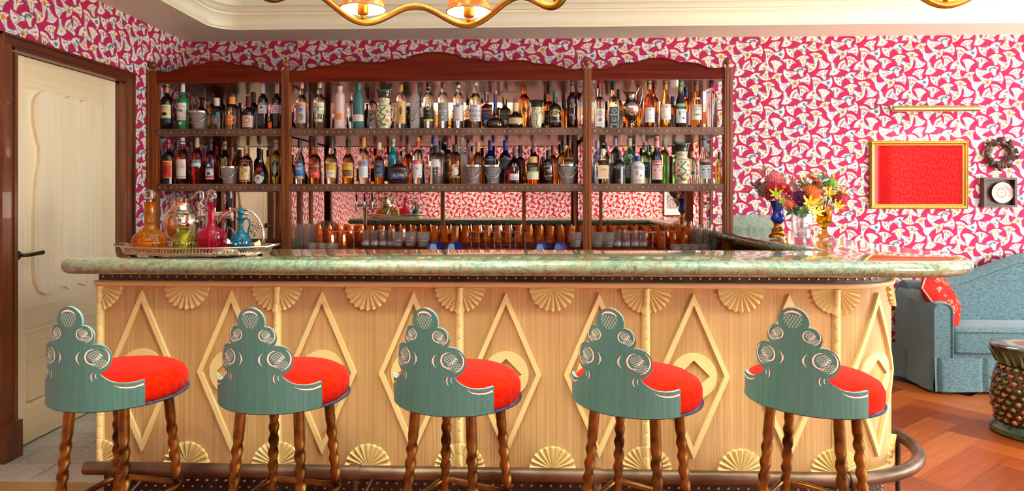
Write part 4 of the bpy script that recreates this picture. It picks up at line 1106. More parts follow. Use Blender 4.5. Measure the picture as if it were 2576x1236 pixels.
B(1115, 26, 205, 1, 'vodka', 'clear', '#7a3424', 'clear vodka bottle with grey label, gold fish and brown cap', [('r', .17, .55, .93, '#8a8078', ('dot', 0, .50, .44, '#c8a040', .44), ('dot', 0, .50, .34, '#5a544c', .34), ('dot', 0, .49, .24, '#c8a040', .12), T('BELUGA', .38, .045, WH), T('Transatlantic', .32, .022, WH), ('dot', 0, .25, .2, '#d8cfc4'))], .86)
B(1153, 26, 205, 1, 'vodka', 'clear', '#141210', 'clear vodka bottle with white label, dark fish and black cap', [('r', .17, .50, .93, '#d8cdc2', ('dot', 0, .49, .4, '#8a8680', .4), ('dot', 0, .48, .25, '#3a3836', .13), ('dot', 0, .28, .15, '#c8a040'), T('NOBLE', .2, .022, K)), ('r', .54, .56, .01, WH, T('BELUGA', .59, .04, '#c8a838', .85))], .90, ('#d8d4cc', .86, .92))
B(1196, 28, 209, 1, 'vodka', 'clear', '#cfc0ae', 'clear vodka bottle printed with large grey letters and yellow seal', [('r', .17, .52, .92, '#dcd2ca', T('KAVKA', .39, .07, '#3a3432', .9), T('VODKA', .29, .07, '#3a3432', .9), ('dot', 0, .48, .4, '#5a5450', .2), ('dot', 0, .47, .3, '#dcd2ca', .14), T('POLAND', .21, .028, '#3a3432')), ('o', .645, 0, .33, '#e0b818')], .94)
B(1224, 27, 237, 1, 'sq', 'damber', '#c8a890', 'square amber whiskey bottle with navy label and glass stopper', [('r', .12, .56, .85, '#2c3450', T('OLD LAND', .48, .04, '#c8a878'), ('dot', 0, .24, .4, '#c8b8a0', .4), *lines(.38, .42, 2, '#c8a878'))], .80, row='b', sup=6, nseg=32)
B(1246, 46, 232, 1, 'squat', 'brown', '#b86a4a', 'squat black decanter bottle with long neck and blue ribbon', [('d', .08, .2, .34, '#a8642c', ('dot', 0, .14, .26, '#241410'), T('1888', .14, .03, '#d89a4c', .22))], .94, stop='ribbon', nseg=32)
B(1270, 30, 248, 1, 'sq', 'orange', '#d8b040', 'square golden whiskey bottle with dark framed label and yellow cap', [('r', .13, .62, .8, '#2c2418', T('OLD LAND', .52, .045, '#d8b060'), ('dot', 0, .26, .42, '#d8c088', .4), *lines(.38, .44, 2, '#d8b060'))], .82, row='b', sup=6)
B(1297, 37, 262, 1, 'bulb', 'brown', '#d8b888', 'round bourbon bottle with cream band label and horse stopper', [('r', .20, .44, .95, '#dcbc84', *lines(.24, .40, 5, '#6a5030', .7))], .70, stop='horse')
B(1319, 28, 210, 1, 'bord', 'damber', '#3c1c24', 'tall amber bourbon bottle with etched crest and dark cap', [('r', .1, .11, .01, WH, ('dot', 0, .44, .3, '#8a3c28', .45), T('BOURBON', .34, .028, '#d8a070'))], .93, row='b')
B(1381, 26, 221, 1, 'rum', 'damber', '#161210', 'dark amber bottle with black cap and gold script behind the buffalo label', [('r', .12, .46, .9, '#1c1410', T('Rye', .36, .08, '#c89838', .8, 20), *lines(.2, .26, 3, '#c89838'))], .86, row='b')
B(1397, 31, 233, 1, 'rum', 'brown', '#46684a', 'dark brown bourbon bottle with cream buffalo label and green cap', [('o', .42, .10, .9, '#d8bc84', ('dot', 0, .43, .42, '#8a6a3c', .36), ('dot', .3, .46, .2, '#6a4a28')), ('r', .1, .11, .01, WH, T('BUFFALO TRACE', .2, .045, WH, .8))], .88)
B(1420, 18, 252, 1, 'apoth', 'damber', '#4a3c2c', 'small amber bottle with dark cap beside the scribbled bottle', (), .74, row='b')
B(1440, 28, 209, 1, 'bord', 'maroon', '#a88468', 'tall near-black bottle with white scribble and brown cap', [('r', .1, .11, .01, WH, T('GR', .50, .08, '#c8beb8', .8, 20), ('dot', -.15, .3, .5, '#8a8480', .16), ('dot', .2, .24, .3, '#8a8480', .5), ('dot', .05, .13, .12, '#8a8480', .5))], .80, row='f')
B(1508, 27, 213, 1, 'sq', 'clear', '#cc1c1c', 'clear square gin bottle with red cap and white label', [('r', .05, .44, .80, '#ece2d6', ('dot', 0, .36, .45, '#a88a70', .45), ('dot', 0, .36, .32, '#ece2d6', .32), T('BOMBAY', .29, .035, '#c83c2c', .7), ('dot', 0, .20, .35, '#8a6a58', .4), ('dot', 0, .21, .22, '#ece2d6', .3), T('DRY GIN', .1, .03, '#c83c2c', .6))], .91, sup=5)
B(1543, 27, 212, 1, 'sq', 'clear', '#171412', 'clear square gin bottle with black cap and black label', [('r', .05, .48, .80, '#38383c', ('dot', 0, .40, .5, '#9a9a9a', .45), ('dot', 0, .40, .36, '#2c2c30', .32), T('BOMBAY', .31, .04, WH, .7), ('dot', 0, .2, .4, '#9a9a9a', .45), ('dot', 0, .21, .26, '#38383c', .34), T('DRY GIN', .09, .025, WH, .6))], .87, sup=5)
B(1633, 28, 206, 1, 'cognac', 'damber', '#c08a30', 'amber cognac bottle with gold cap and white label beside the silver ewer', [('r', .13, .44, .85, '#efe6da', ('dot', 0, .40, .2, '#d89a30'), *lines(.2, .3, 4, '#8a7a6a', .5))], .83)
B(1674, 28, 206, 1, 'cognac', 'amber', '#c08a30', 'golden cognac bottle with gold cap and plain white label', [('r', .19, .51, .85, '#efe6da', ('dot', 0, .46, .28, '#d8963a', .2), *lines(.22, .25, 2, '#8a7a6a', .5))], .83)
B(1712, 28, 211, 1, 'cognac', 'brown', '#5c9a2c', 'brown spirit bottle with green cap and white sketch label', [('r', .12, .55, .9, '#eae4d6', ('band', .48, .55, .9, '#6aa23c'), T('PISCO', .515, .03, WH, .6), ('dot', -.35, .33, .12, '#6a6458', .45), ('dot', .3, .36, .22, '#6a6458', .18), ('dot', .3, .36, .16, '#eae4d6', .12), ('dot', .3, .22, .2, '#6a6458', .2), ('band', .24, .246, .6, '#6a6458'))], .84)
B(1751, 28, 207, 1, 'cognac', 'damber', '#8a5428', 'amber brandy bottle with brown cap, neck band and cream label', [('r', .18, .51, .9, '#ece0c8', T('VSOP', .46, .04, '#b03030', .6), T('FINE BRANDY', .40, .022, '#8a3030', .75), ('dot', 0, .29, .2, '#b84a28'), ('band', .285, .30, .6, '#8a6a38')), ('r', .62, .66, .7, '#e4d8c0')], .80)
B(1790, 28, 200, 1, 'bord', 'clear', '#6c1018', 'tall clear bottle with wine red cap at the end post', (), .83)
B(1556, 24, 229, 1, 'apoth', 'orange', '#3c3c38', 'amber bottle with grey cap behind the black gin label', [('r', .1, .5, .85, '#d8c8a0', T('GRAPPA', .4, .04, K))], .80, row='b')
B(1607, 22, 238, 1, 'bord', 'damber', '#b84020', 'amber bottle with orange cap behind the silver ewer', (), .78, row='b')
B(1646, 22, 216, 1, 'bord', 'damber', '#c03c24', 'amber bottle with red cap between the two cognacs', [('r', .15, .4, .85, '#c8a8a0')], .82, row='b')
B(1692, 24, 246, 1, 'bord', 'damber', '#1c2c5c', 'small amber bottle with blue cap behind the golden cognac', [('r', .12, .48, .85, '#d8c0b0')], .78, row='b')
B(1725, 24, 224, 1, 'bord', 'damber', '#1c3070', 'amber bottle with tall blue cap behind the sketch label', [('r', .12, .44, .85, '#d8a8a0')], .80, row='b')
# ---- lower shelf
B(424, 30, 356, 0, 'bord', 'black', '#c81818', 'black aperitif bottle with red cap and red and yellow label', [('r', .15, .54, .85, '#e0a828', ('band', .17, .52, .78, '#c82414'), ('band', .44, .54, .85, '#e8c860'), T('PICON', .49, .055, '#b01810', .75), ('dot', 0, .32, .4, '#8a2818', .6)), ('r', .86, .87, .5, '#e0c040')], .87)
B(459, 28, 351, 0, 'bord', 'orange', '#ece6e0', 'golden aperitif bottle with white cap and white label', [('r', .13, .55, .88, '#e8dcc8', T('SUZE', .40, .085, '#d8821c', .72, 14), ('band', .165, .175, .88, '#3a342c'), ('band', .145, .15, .88, '#3a342c'), *lines(.48, .52, 2, '#a89a80', .4))], .90)
B(496, 26, 351, 0, 'vodka', 'red', '#c8a878', 'bright red bitter bottle with gold cap and dark lettered band', [('r', .40, .52, .92, '#c8d0cc', ('band', .485, .56, .92, '#2c3448'), T('CAMPARI', .522, .05, WH, .88))], .82)
B(530, 25, 354, 0, 'bord', 'dred', '#1c2444', 'dark red aperitif bottle with navy cap and blue and red label', [('r', .12, .50, .88, '#ece0d4', ('band', .36, .50, .84, '#1c2c64'), ('dot', 0, .43, .28, '#ece0d4', .32), T('SELECT', .325, .05, '#c83028', .85), ('band', .22, .275, .36, '#1c2c64'), ('band', .14, .20, .84, '#c83028'))], .80, ('#c83028', .76, .78))
B(566, 25, 360, 0, 'bord', 'brown', '#d8c8b0', 'dark amaro bottle with pale stopper and upright gold label', [('r', .2, .62, .35, '#c89a40', T('AMATICO', .4, .035, K, 1.4, 90))], .84, row='b')
B(593, 21, 367, 0, 'cognac', 'olive', '#171412', 'slim green bottle with black cap behind the ice bucket', (), .84, row='b')
B(619, 31, 372, 0, 'apoth', 'amber', '#b88a4c', 'honey-coloured bottle with large illustrated cream label', [('r', .08, .66, .88, '#ead6a8', ('dot', 0, .58, .55, '#b8382c', .2), ('dot', .15, .38, .45, '#e0962c', .4), ('dot', -.2, .3, .3, '#d8842c', .3), ('dot', -.3, .48, .2, '#6a8a4c', .4), ('band', .09, .13, .8, '#b8382c'), ('dot', 0, .22, .3, '#c8b070', .4))], .84, ('#c85a30', .90, .95))
B(657, 38, 379, 0, 'bell', 'black', '#151210', 'black bell-shaped liqueur bottle with red seal and white round label', [('o', .15, 0, .60, '#e4dcd2', ('dot', 0, .19, .14, '#5a5048'), T('D.O.M.', .12, .03, '#5a5048', .4)), ('o', .44, .06, .40, '#c01818'), ('r', .66, .72, .2, '#d8c8a8')], .86)
B(695, 23, 356, 0, 'bord', 'olive', '#b8a890', 'yellow-green bottle with grey shield label against the post', [('d', .13, .58, .9, '#8a928e', T('DOLIN', .38, .05, '#c89838', .8), ('dot', 0, .28, .4, '#a8aaa0'))], .80)
B(604, 20, 380, 0, 'bord', 'dred', '#2c1c18', 'dark red bottle glimpsed between the ice bucket and honey bottle', (), .8, row='c')
B(545, 18, 372, 0, 'bord', 'red', '#c02020', 'red bottle with red cap behind the navy capped bottle', (), .8, row='c')
B(733, 24, 392, 0, 'rum', 'damber', '#a82418', 'amber bottle with red cap half hidden by the post', (), .75, row='b')
B(754, 26, 355, 0, 'cognac', 'clear', '#20262e', 'clear rum bottle with dark cap and red and blue label', [('r', .20, .53, .92, '#3c7aa8', T('RUM', .46, .06, WH), T('FIRE', .36, .06, WH), ('dot', -.6, .42, .3, '#d84a28', .6), ('band', .20, .25, .92, '#2858a0')), ('r', .13, .19, .92, '#a8a090')], .84)
B(793, 29, 355, 0, 'rum', 'damber', '#181412', 'amber rum bottle with black cap and red label', [('r', .15, .32, .9, '#d83a24', T('O.F.T.D.', .24, .05, '#f0d0b0', .7)), ('r', .34, .48, .9, '#8a3420', T('PLANTATION', .42, .04, '#e8c8a0', .85))], .86)
B(834, 29, 355, 0, 'rum', 'pale', '#1c2230', 'pale gold rum bottle with black cap and yellow label', [('r', .15, .49, .92, '#d8a838', T('PLANTATION', .44, .035, '#6a4414', .85), ('band', .17, .33, .7, '#ece0c4'), T('3 STARS', .26, .04, K, .6))], .84)
B(876, 29, 355, 0, 'rum', 'damber', '#16120f', 'dark amber rum bottle with black cap and gold and brown label', [('r', .15, .49, .92, '#dca030', T('PLANTATION', .44, .035, '#6a3c10', .85), ('band', .19, .33, .75, '#5c2c1c'), T('ORIGINAL DARK', .28, .025, '#e0b870', .7), T('DOUBLE AGED', .23, .02, '#e0b870', .6))], .84)
B(915, 26, 350, 0, 'vodka', 'pale', '#e08c1c', 'clear pale bottle with orange cap and white and blue label', [('r', .15, .52, .9, '#e8e4da', ('band', .40, .52, .9, '#7aa0c0'), ('dot', -.2, .46, .4, '#d8742c', .3), ('dot', .3, .47, .3, '#c84838', .25), *lines(.2, .34, 5, '#9a948a', .6))], .83)
B(954, 26, 363, 0, 'rum', 'damber', '#d8b898', 'dark amber rum bottle with pale cap and navy label', [('r', .18, .56, .92, '#28304c', T('DIPLO', .50, .04, '#c8b088', .7), ('dot', 0, .36, .35, '#8a8fa0', .35), ('dot', 0, .36, .28, '#28304c', .28), *lines(.2, .26, 3, '#c8b088', .6))], .86)
B(989, 27, 354, 0, 'bord', 'turq', '#e0e4e0', 'turquoise bottle with white cap behind the dark decanter', [('r', .4, .44, .9, '#7ad0d4', T('LIGHT', .56, .04, '#0c6a78', .8))], .86, row='b')
B(1003, 47, 394, 0, 'wide', 'maroon', '#5a4a3a', 'squat dark red decanter bottle with blue bow-tie label', [('r', .20, .42, .86, '#28446c', T('FLOR', .32, .1, '#e0c890', .5, 8), ('dot', .55, .32, .16, '#c8a85c'))], .84, sup=5, flat=.6, nseg=36)
B(1027, 26, 366, 0, 'apoth', 'damber', '#b89878', 'amber bottle with round black label behind the dark decanter', [('o', .35, 0, .7, '#241c18', ('dot', 0, .35, .5, '#8a7a60'), ('dot', 0, .35, .42, '#241c18'))], .8, row='b')
B(1051, 26, 352, 0, 'vodka', 'clear', '#c83018', 'clear vodka bottle with red cap, white label and red band', [('r', .15, .52, .9, '#ece4da', ('band', .46, .54, .9, '#d0281c'), T('STOLI', .50, .045, WH, .75), T('St', .36, .06, '#6a3a30', .4), ('dot', .55, .2, .1, '#d04a3c'))], .84, ('#d8a838', .97, 1.05))
B(1097, 37, 370, 0, 'jar', 'clear', '#26221e', 'wide clear vodka bottle with dark cap and black cross label', [('r', .24, .44, .36, '#26242c', T('‡', .35, .14, WH, .3)), ('r', .46, .66, .55, '#dcd6c8')], .84)
B(1090, 24, 345, 0, 'vodka', 'clear', '#1c3a9c', 'clear bottle with tall blue cap behind the cross label', (), .84, row='b')
B(1107, 20, 358, 0, 'vodka', 'blueg', '#1c2c70', 'pale blue bottle with navy cap beside the dark slim bottle', (), .84, row='c')
B(1128, 21, 352, 0, 'vodka', 'brown', '#c84c30', 'slim dark bottle with white ring lettering behind the cross label', [('r', .50, .60, .9, '#4a3c38', T('WOODFORD', .55, .035, WH, .85))], .85, ('#e0d8cc', .78, .82), row='b')
B(1145, 30, 367, 0, 'jar', 'damber', '#2c2824', 'amber rum bottle printed with a white creature, dark cap', [('r', .1, .11, .01, WH, ('dot', -.1, .44, .45, '#e8d0b8', .5), ('dot', .2, .32, .4, '#e8d0b8', .6), ('dot', -.25, .28, .25, '#e8d0b8', .5), ('dot', .15, .46, .16, '#8a3c1c'), T('KRAKEN', .19, .05, '#e8d0b8', .8))], .84)
B(1162, 27, 352, 0, 'sq', 'frost', '#d8ccb4', 'tall frosted white square bottle behind the printed amber rum', (), .90, row='b', sup=5)
B(1178, 17, 364, 0, 'sq', 'frost', '#d8ccb4', 'narrow frosted bottle at the back beside the tall frosted one', (), .90, row='c', sup=5)
B(1202, 28, 361, 0, 'apoth', 'amber', '#d8a878', 'amber whisky bottle with dark oval label above the ice buckets', [('o', .46, .09, .8, '#3a3438', ('dot', -.1, .47, .2, '#b84028', .3))], .80, row='b')
B(1233, 29, 357, 0, 'bord', 'navy', '#20309c', 'black whisky bottle with blue cap and grey lettering above the ice buckets', [('r', .36, .62, .93, '#181a26', T('WATERFORD', .58, .045, '#b8b8bc', .88), T('SINGLE FARM', .44, .02, '#b8b8bc', .6))], .80, row='b')
B(1271, 29, 357, 0, 'bord', 'navy', '#20309c', 'black whisky bottle with blue cap and green label', [('r', .36, .56, .93, '#2c5a54', T('GAIA', .48, .03, '#b8c8c0', .5), *lines(.40, .44, 3, '#9ab8b0', .6)), ('r', .58, .59, .01, WH, T('WATERFORD', .60, .045, '#b8b8bc', .88))], .80, row='b')
B(1294, 37, 376, 0, 'deca', 'dred', '#5a2434', 'dark red whisky decanter bottle with silver stag and white label', [('r', .12, .30, .62, '#e0dad4', ('band', .22, .30, .62, '#f0ece6'), T('DALMORE', .18, .03, '#5a1a20', .8)), ('r', .1, .11, .01, WH, ('dot', 0, .42, .12, '#c8c4bc', .3), ('dot', 0, .52, .34, '#c8c4bc', .05), ('dot', -.2, .56, .06, '#c8c4bc', .18), ('dot', .2, .56, .06, '#c8c4bc', .18))], .80)
B(1309, 26, 369, 0, 'sq', 'damber', '#14110f', 'square amber whiskey bottle with black cap behind the stag bottle', [('r', .2, .62, .85, '#2c1c10', T('RYE', .5, .06, '#c8963c', .5), *lines(.3, .4, 3, '#c8963c', .6))], .80, row='b', sup=5)
B(1340, 32, 397, 0, 'jar', 'amber', '#dca864', 'short amber whisky bottle with wood stopper and green striped label', [('r', .18, .62, .92, '#e8dcb8', ('band', .50, .64, .92, '#2c2a24'), T('ELEMENTS', .60, .045, WH, .8), T('OF ISLAY', .54, .045, WH, .7), ('band', .44, .50, .92, '#7ab83c'), *lines(.26, .38, 4, '#a89c78', .6))], .80)
B(1344, 28, 364, 0, 'bord', 'amber', '#c89888', 'amber bottle with pale cap and small white label behind the green stripe', [('r', .3, .42, .85, '#e4dcd0', T('ROCK', .36, .05, K, .7))], .82, row='b')
B(1366, 16, 398, 0, 'vodka', 'brown', '#171310', 'small black capped bottle behind the green striped label', (), .8, row='b')
B(1379, 28, 381, 0, 'apoth', 'brown', '#171310', 'dark brown bottle with black cap and white printed lettering', [('r', .1, .11, .01, WH, T('PARKER', .54, .05, '#e0d8cc', .85), ('dot', 0, .42, .22, '#c8c0b4'), ('dot', 0, .42, .16, '#3a2418'), T('Heritage', .26, .06, '#e0d8cc', .7, 8), *lines(.15, .19, 2, '#c8c0b4', .6))], .82)
B(1391, 26, 370, 0, 'apoth', 'damber', '#6a4a30', 'amber bottle with brown stopper behind the dark printed bottle', (), .82, row='b')
B(1416, 20, 358, 0, 'bord', 'amber', '#171310', 'slim amber bottle with black cap beside the tan label', [('r', .3, .5, .85, '#c8b48c')], .8, row='c')
B(1430, 27, 345, 0, 'cognac', 'amber', '#171310', 'amber whisky bottle with black cap and tan label over the ice bucket', [('r', .26, .56, .92, '#c8a878', T('BOWMORE', .50, .045, '#4a2c18', .85), ('band', .34, .40, .35, '#5c2c1c'), T('No 1', .37, .03, WH, .3))], .82, row='b')
B(1516, 35, 378, 0, 'sq', 'clear', '#d8d0c4', 'clear square gin bottle with peach label and orange letters', [('r', .16, .74, .72, '#ecc8a0', T('GIN', .43, .1, '#d8642c', .6), T('H', .62, .1, '#d8642c', .3), ('band', .24, .25, .5, '#c89838'), ('band', .70, .71, .6, '#d8642c'), ('dot', -.3, .32, .1, '#c89838'), ('dot', .3, .32, .1, '#c89838'))], .84, sup=6, flat=.75)
B(1557, 30, 385, 0, 'apoth', 'black', '#161310', 'stout black gin bottle with white lettering', [('r', .1, .11, .01, WH, T('BULLDOG', .55, .085, '#d8d4d0', .92), T('LONDON DRY GIN', .48, .02, '#b8b4b0', .7), T('GIN', .14, .04, '#d8d4d0', .4))], .80)
B(1548, 27, 352, 0, 'cut', pm('#5a5048', .05, trans=.85, ior=1.5), '#b8b8c8', 'dark diamond-cut bottle with blue and silver cap', (), .86, row='b', nseg=9)
B(1503, 24, 358, 0, 'vodka', 'blueg', '#a8bccc', 'pale blue gin bottle behind the peach label', (), .86, row='b')
B(1526, 18, 364, 0, 'vodka', 'olive', '#8a8a94', 'slim grey bottle between the pale blue and diamond-cut bottles', (), .86, row='c')
B(1583, 31, 352, 0, 'vodka', 'emerald', '#c8d0b0', 'pale green gin bottle with pale stopper and white numbered label', [('r', .15, .42, .7, '#e4e0d4', T('No', .38, .04, K, .3, 0), T('3', .28, .12, K, .4)), ('r', .5, .51, .01, WH, ('dot', 0, .62, .4, '#a8c8b0', .4), ('dot', 0, .62, .25, '#5c8a70', .25))], .86, row='b')
B(1604, 35, 396, 0, 'jar', 'whitec', '#1c2c7c', 'white ceramic gin bottle with grey map print and blue cap', [('r', .1, .11, .01, WH, ('dot', -.35, .62, .35, '#9a9aa8', .28), ('dot', -.25, .42, .18, '#9a9aa8', .4), ('dot', .4, .60, .3, '#a8a8b0', .3), ('dot', .3, .32, .16, '#6a7a9a', .14), T('MOTEL', .15, .045, '#5c5c74', .5))], .85)
B(1622, 29, 362, 0, 'bord', 'clear', '#c8c8bc', 'clear gin bottle with dark green label behind the white ceramic one', [('r', .18, .55, .85, '#2c3a2c', T('GS', .46, .05, '#d8c898', .5), T('38', .36, .05, '#d8c898', .4), *lines(.22, .28, 3, '#b87a3c', .5))], .84, row='b')
B(1652, 28, 347, 0, 'cognac', 'purple', '#d89890', 'dark purple gin bottle with pink cap and pink label', [('r', .10, .50, .92, '#e8b8a8', ('band', .46, .52, .85, '#b83c3c'), T('MULBERRY', .41, .035, '#9c2c34', .85), T('GIN', .36, .035, '#9c2c34', .4), ('dot', -.45, .3, .2, '#9c2c34', .14), ('dot', .45, .3, .2, '#9c2c34', .14), *lines(.14, .24, 5, '#b87068', .6))], .79)
B(1671, 26, 357, 0, 'cut', 'greeng', '#c0d89c', 'ribbed green gin bottle with red seal', [('o', .74, 0, .34, '#a01c1c')], .88, row='b', nseg=14)
B(1637, 24, 368, 0, 'bord', 'greeng', '#b8c89c', 'light green bottle beside the pink capped bottle', (), .84, row='c')
B(1700, 18, 370, 0, 'bord', 'greeng', '#3c5c4c', 'slim green bottle with dark cap beside the lower figure jug', (), .8, row='c')
B(1741, 24, 384, 0, 'jar', 'clear', '#d8a878', 'squat clear bottle with cork beside the lower figure jug', [('o', .36, 0, .6, '#c8c0b0', ('dot', 0, .36, .4, '#6a6458'))], .84, row='b')
B(1772, 30, 346, 0, 'cognac', 'clear', '#8aa8ac', 'clear gin bottle with pale blue cap and grey printed label', [('r', .12, .52, .92, '#cfd0c4', ('band', .46, .54, .85, '#c04038'), T('LONDON', .495, .035, WH, .7), T('LONDON DRY', .42, .04, '#2c3c44', .85), T('GIN', .37, .035, '#2c3c44', .35), ('dot', -.4, .31, .22, '#3c4a50', .12), ('dot', .4, .31, .22, '#3c4a50', .12), *lines(.16, .26, 5, '#6a7a7c', .6))], .79)
B(1810, 20, 386, 0, 'apoth', 'olive', '#3a5a3c', 'dark bottle with green cap against the end post', (), .8, row='c')

# ---- crystal ice buckets
def ice_bucket(px, w_, top, sh, label, sides, tilt):
    Y = 4.66; z0 = ZSH[sh]; p = at(px, top, Y=Y); H = p.z - z0; Rr = w_ / 2 / F * depth_at(px, Y)
    t = thing('ice_bucket', label, 'ice bucket', (p.x, Y, z0), 0, 'crystal ice buckets on the shelves')
    mb = MB()
    pr = [(0, 0), (.60, 0), (.66, .03)]
    for k in range(7):
        z = .08 + .12 * k; r = lerp(.68, .98, (z - .08) / .8)
        pr += [(r + .02, z), (r - .025, z + .06)]
    pr += [(1.0, .93), (.94, .93), (.6, .1), (0, .1)]
    mb.lathe([(r * Rr, z * H) for r, z in pr], sides); mb.build('bowl', 'cutcrystal', t, smooth=0)
    mb = MB(); mb.lathe([(1.02 * Rr, .90 * H), (1.04 * Rr, .91 * H), (1.04 * Rr, H), (.96 * Rr, H), (.95 * Rr, .9 * H)], 32); mb.build('rim', 'chrome', t, smooth=30)
    mb = MB(); c, s = math.cos(R(tilt)), math.sin(R(tilt))
    mb.tube([(1.06 * Rr * math.cos(a), -1.12 * Rr * abs(math.sin(a)) - .002, .93 * H - .62 * H * math.sin(a) + tilt * .0003 * math.cos(a)) for a in [PI * k / 20 for k in range(21)]], .0022, 8); mb.build('bail_handle', 'chrome', t, smooth=60)
ice_bucket(502, 46, 281, 1, 'crystal ice bucket with swing handle on the upper shelf', 14, 10)
ice_bucket(576, 42, 419, 0, 'crystal ice bucket beside the dark red aperitif bottle on the lower shelf', 18, -8)
ice_bucket(1190, 43, 416, 0, 'rounded crystal ice bucket in front of the amber whisky with dark oval label', 12, 20)
ice_bucket(1240, 41, 416, 0, 'straight crystal ice bucket in front of the blue capped whisky bottles', 16, 20)
ice_bucket(1427, 46, 414, 0, 'dimpled crystal ice bucket in front of the tan whisky label', 20, 20)

# ---- painted figure jugs
def figure_jug(px, w_, top, sh, label, small=False):
    Y = 4.66; z0 = ZSH[sh]; p = at(px, top, Y=Y); H = p.z - z0; Rr = w_ / 2 / F * depth_at(px, Y)
    t = thing('figure_jug', label, 'jug', (p.x, Y, z0), 0, 'painted ceramic figure jugs')
    pr = [(.62, 0), (.64, .03), (.60, .06), (.82, .16), (.98, .30), (1, .40), (.90, .52), (.66, .62), (.56, .66), (.60, .70), (.62, .75), (.58, .80)] if not small else [(.72, 0), (.78, .03), (.80, .15), (.95, .30), (.98, .42), (.90, .54), (.74, .60), (.70, .66), (.74, .72), (.72, .78)]
    S = Surf(pr, Rr, H)
    mb = MB(); mb.lathe([(0, 0)] + S.p + [(0, S.p[-1][1])], 32); mb.build('body', pm('#e6d2a4', .25, coat=.5), t, smooth=50)
    mb = MB()
    hp = [(.60, .78), (.58, .80), (.64, .90), (.74, .965), (.72, .985)] if not small else [(.74, .76), (.80, .79), (.86, .90), (1.12, .985), (1.1, 1.)]
    mb.lathe([(r * Rr, z * H) for r, z in hp] + [(.3 * Rr, .985 * H), (0, .985 * H)], 28, sx=1.1); h = mb.build('hat', pm('#1c1714', .2, coat=.5), t, smooth=40)
    if not small:
        mb = MB(); mb.tube([(Rr * .78 * math.cos(a) * 1.1, Rr * .78 * math.sin(a), H * (.975 + .02 * math.cos(2 * a))) for a in [2 * PI * k / 24 for k in range(24)]], .006, 8, True); mb.lathe([(.7 * Rr, .975 * H), (.2 * Rr, 1.0 * H), (0, 1.0 * H)], 20); mb.build('hat_brim', pm('#2c7a4c', .25, coat=.4), h, smooth=60)
    gm, om, dm, rm = pm('#3c7a54', .4), pm('#cc5a24', .4), pm('#2c2018', .4), pm('#c87858', .4)
    mb = MB(); zc = .72 if not small else .70
    for s in (-1, 1): disc(mb, S, s * .2 * Rr, (zc + .02) * H, .05 * Rr, 0); patch(mb, S, min(s * .05, s * .34) * Rr, max(s * .05, s * .34) * Rr, (zc - .025) * H, (zc - .012) * H, 0, n=4)
    for s in (-1, 1): patch(mb, S, min(s * .1, s * .3) * Rr, max(s * .1, s * .3) * Rr, (zc + .04) * H, (zc + .048) * H, 0, n=3)
    disc(mb, S, 0, (zc - .042) * H, .06 * Rr, 1)
    for s in (-1, 1): disc(mb, S, s * .36 * Rr, (zc - .01) * H, .09 * Rr, 2, off=.0005)
    mb.build('face', [dm, om, rm], t, smooth=0, recalc=False)
    mb = MB()
    def strip(pts, w, mat):
        vs = []
        for i, (x, z) in enumerate(pts):
            a, b = pts[max(i - 1, 0)], pts[min(i + 1, len(pts) - 1)]
            dx, dz = (b[0] - a[0]) * Rr, (b[1] - a[1]) * H; l = math.hypot(dx, dz) or 1; nx, nz = -dz / l, dx / l
            for s in (-1, 1): vs.append(S.pt(x * Rr + nx * s * w, z * H + nz * s * w, .0006))
        mb.add(vs, [(2 * k, 2 * k + 1, 2 * k + 3, 2 * k + 2) for k in range(len(pts) - 1)], mat)
    if not small:
        strip([(.26 * math.sin(z * 26) - .02, z) for z in [.10 + .45 * k / 30 for k in range(31)]], .0048, 0)
        for x, z, r, m_ in ((.5, .44, .18, 1), (-.55, .46, .13, 1), (.45, .22, .17, 1), (-.5, .2, .16, 1), (-.5, .33, .15, 1), (.62, .33, .12, 1), (.5, .44, .07, 3), (.45, .22, .06, 3), (-.25, .52, .1, 0), (.2, .53, .09, 0), (-.2, .13, .1, 0), (.2, .12, .1, 0), (-.75, .28, .08, 0), (.78, .42, .07, 0), (.32, .34, .08, 0), (-.3, .4, .08, 0), (-.28, .26, .08, 0)): disc(mb, S, x * Rr, z * H, r * Rr, m_, off=.0008, n=9)
        for s in (-1, 1): strip([(s * (.86 + .04 * math.sin(k * 2)), .16 + .36 * k / 12) for k in range(13)], .0022, 2)
        strip([(x / 10 * .9, .575 + .01 * (k % 2)) for k, x in enumerate(range(-6, 7))], .0012, 2); strip([(x / 10, .60) for x in range(-6, 7)], .0008, 2); strip([(x / 10, .085) for x in range(-6, 7)], .001, 2)
    else:
        strip([(.1 * math.sin(z * 22), z) for z in [.06 + .48 * k / 24 for k in range(25)]], .003, 0)
        rr = random.Random(3)
        for k in range(46): disc(mb, S, rr.uniform(-.85, .85) * Rr * .9, rr.uniform(.06, .56) * H, .055 * Rr, rr.choice((1, 1, 2, 0)), off=.0008, n=6)
    mb.build('painted_decoration', [gm, om, dm, pm('#e8c860', .4)], t, smooth=0, recalc=False)['kind'] = 'stuff'
    mb = MB(); mb.tube([(Rr * .55, .02, .62 * H), (Rr * 1.0, .02, .60 * H), (Rr * 1.12, .02, .42 * H), (Rr * .95, .02, .22 * H)], .006, 10); mb.build('handle', pm('#d8b878', .3, coat=.5), t, smooth=60)
figure_jug(967, 45, 226, 1, 'painted figure jug with snake on the upper shelf, green and black hat')
figure_jug(1350, 31, 253, 1, 'small dotted figure jug with wide black hat', True)
figure_jug(1715, 46, 359, 0, 'painted figure jug with snake on the lower shelf')

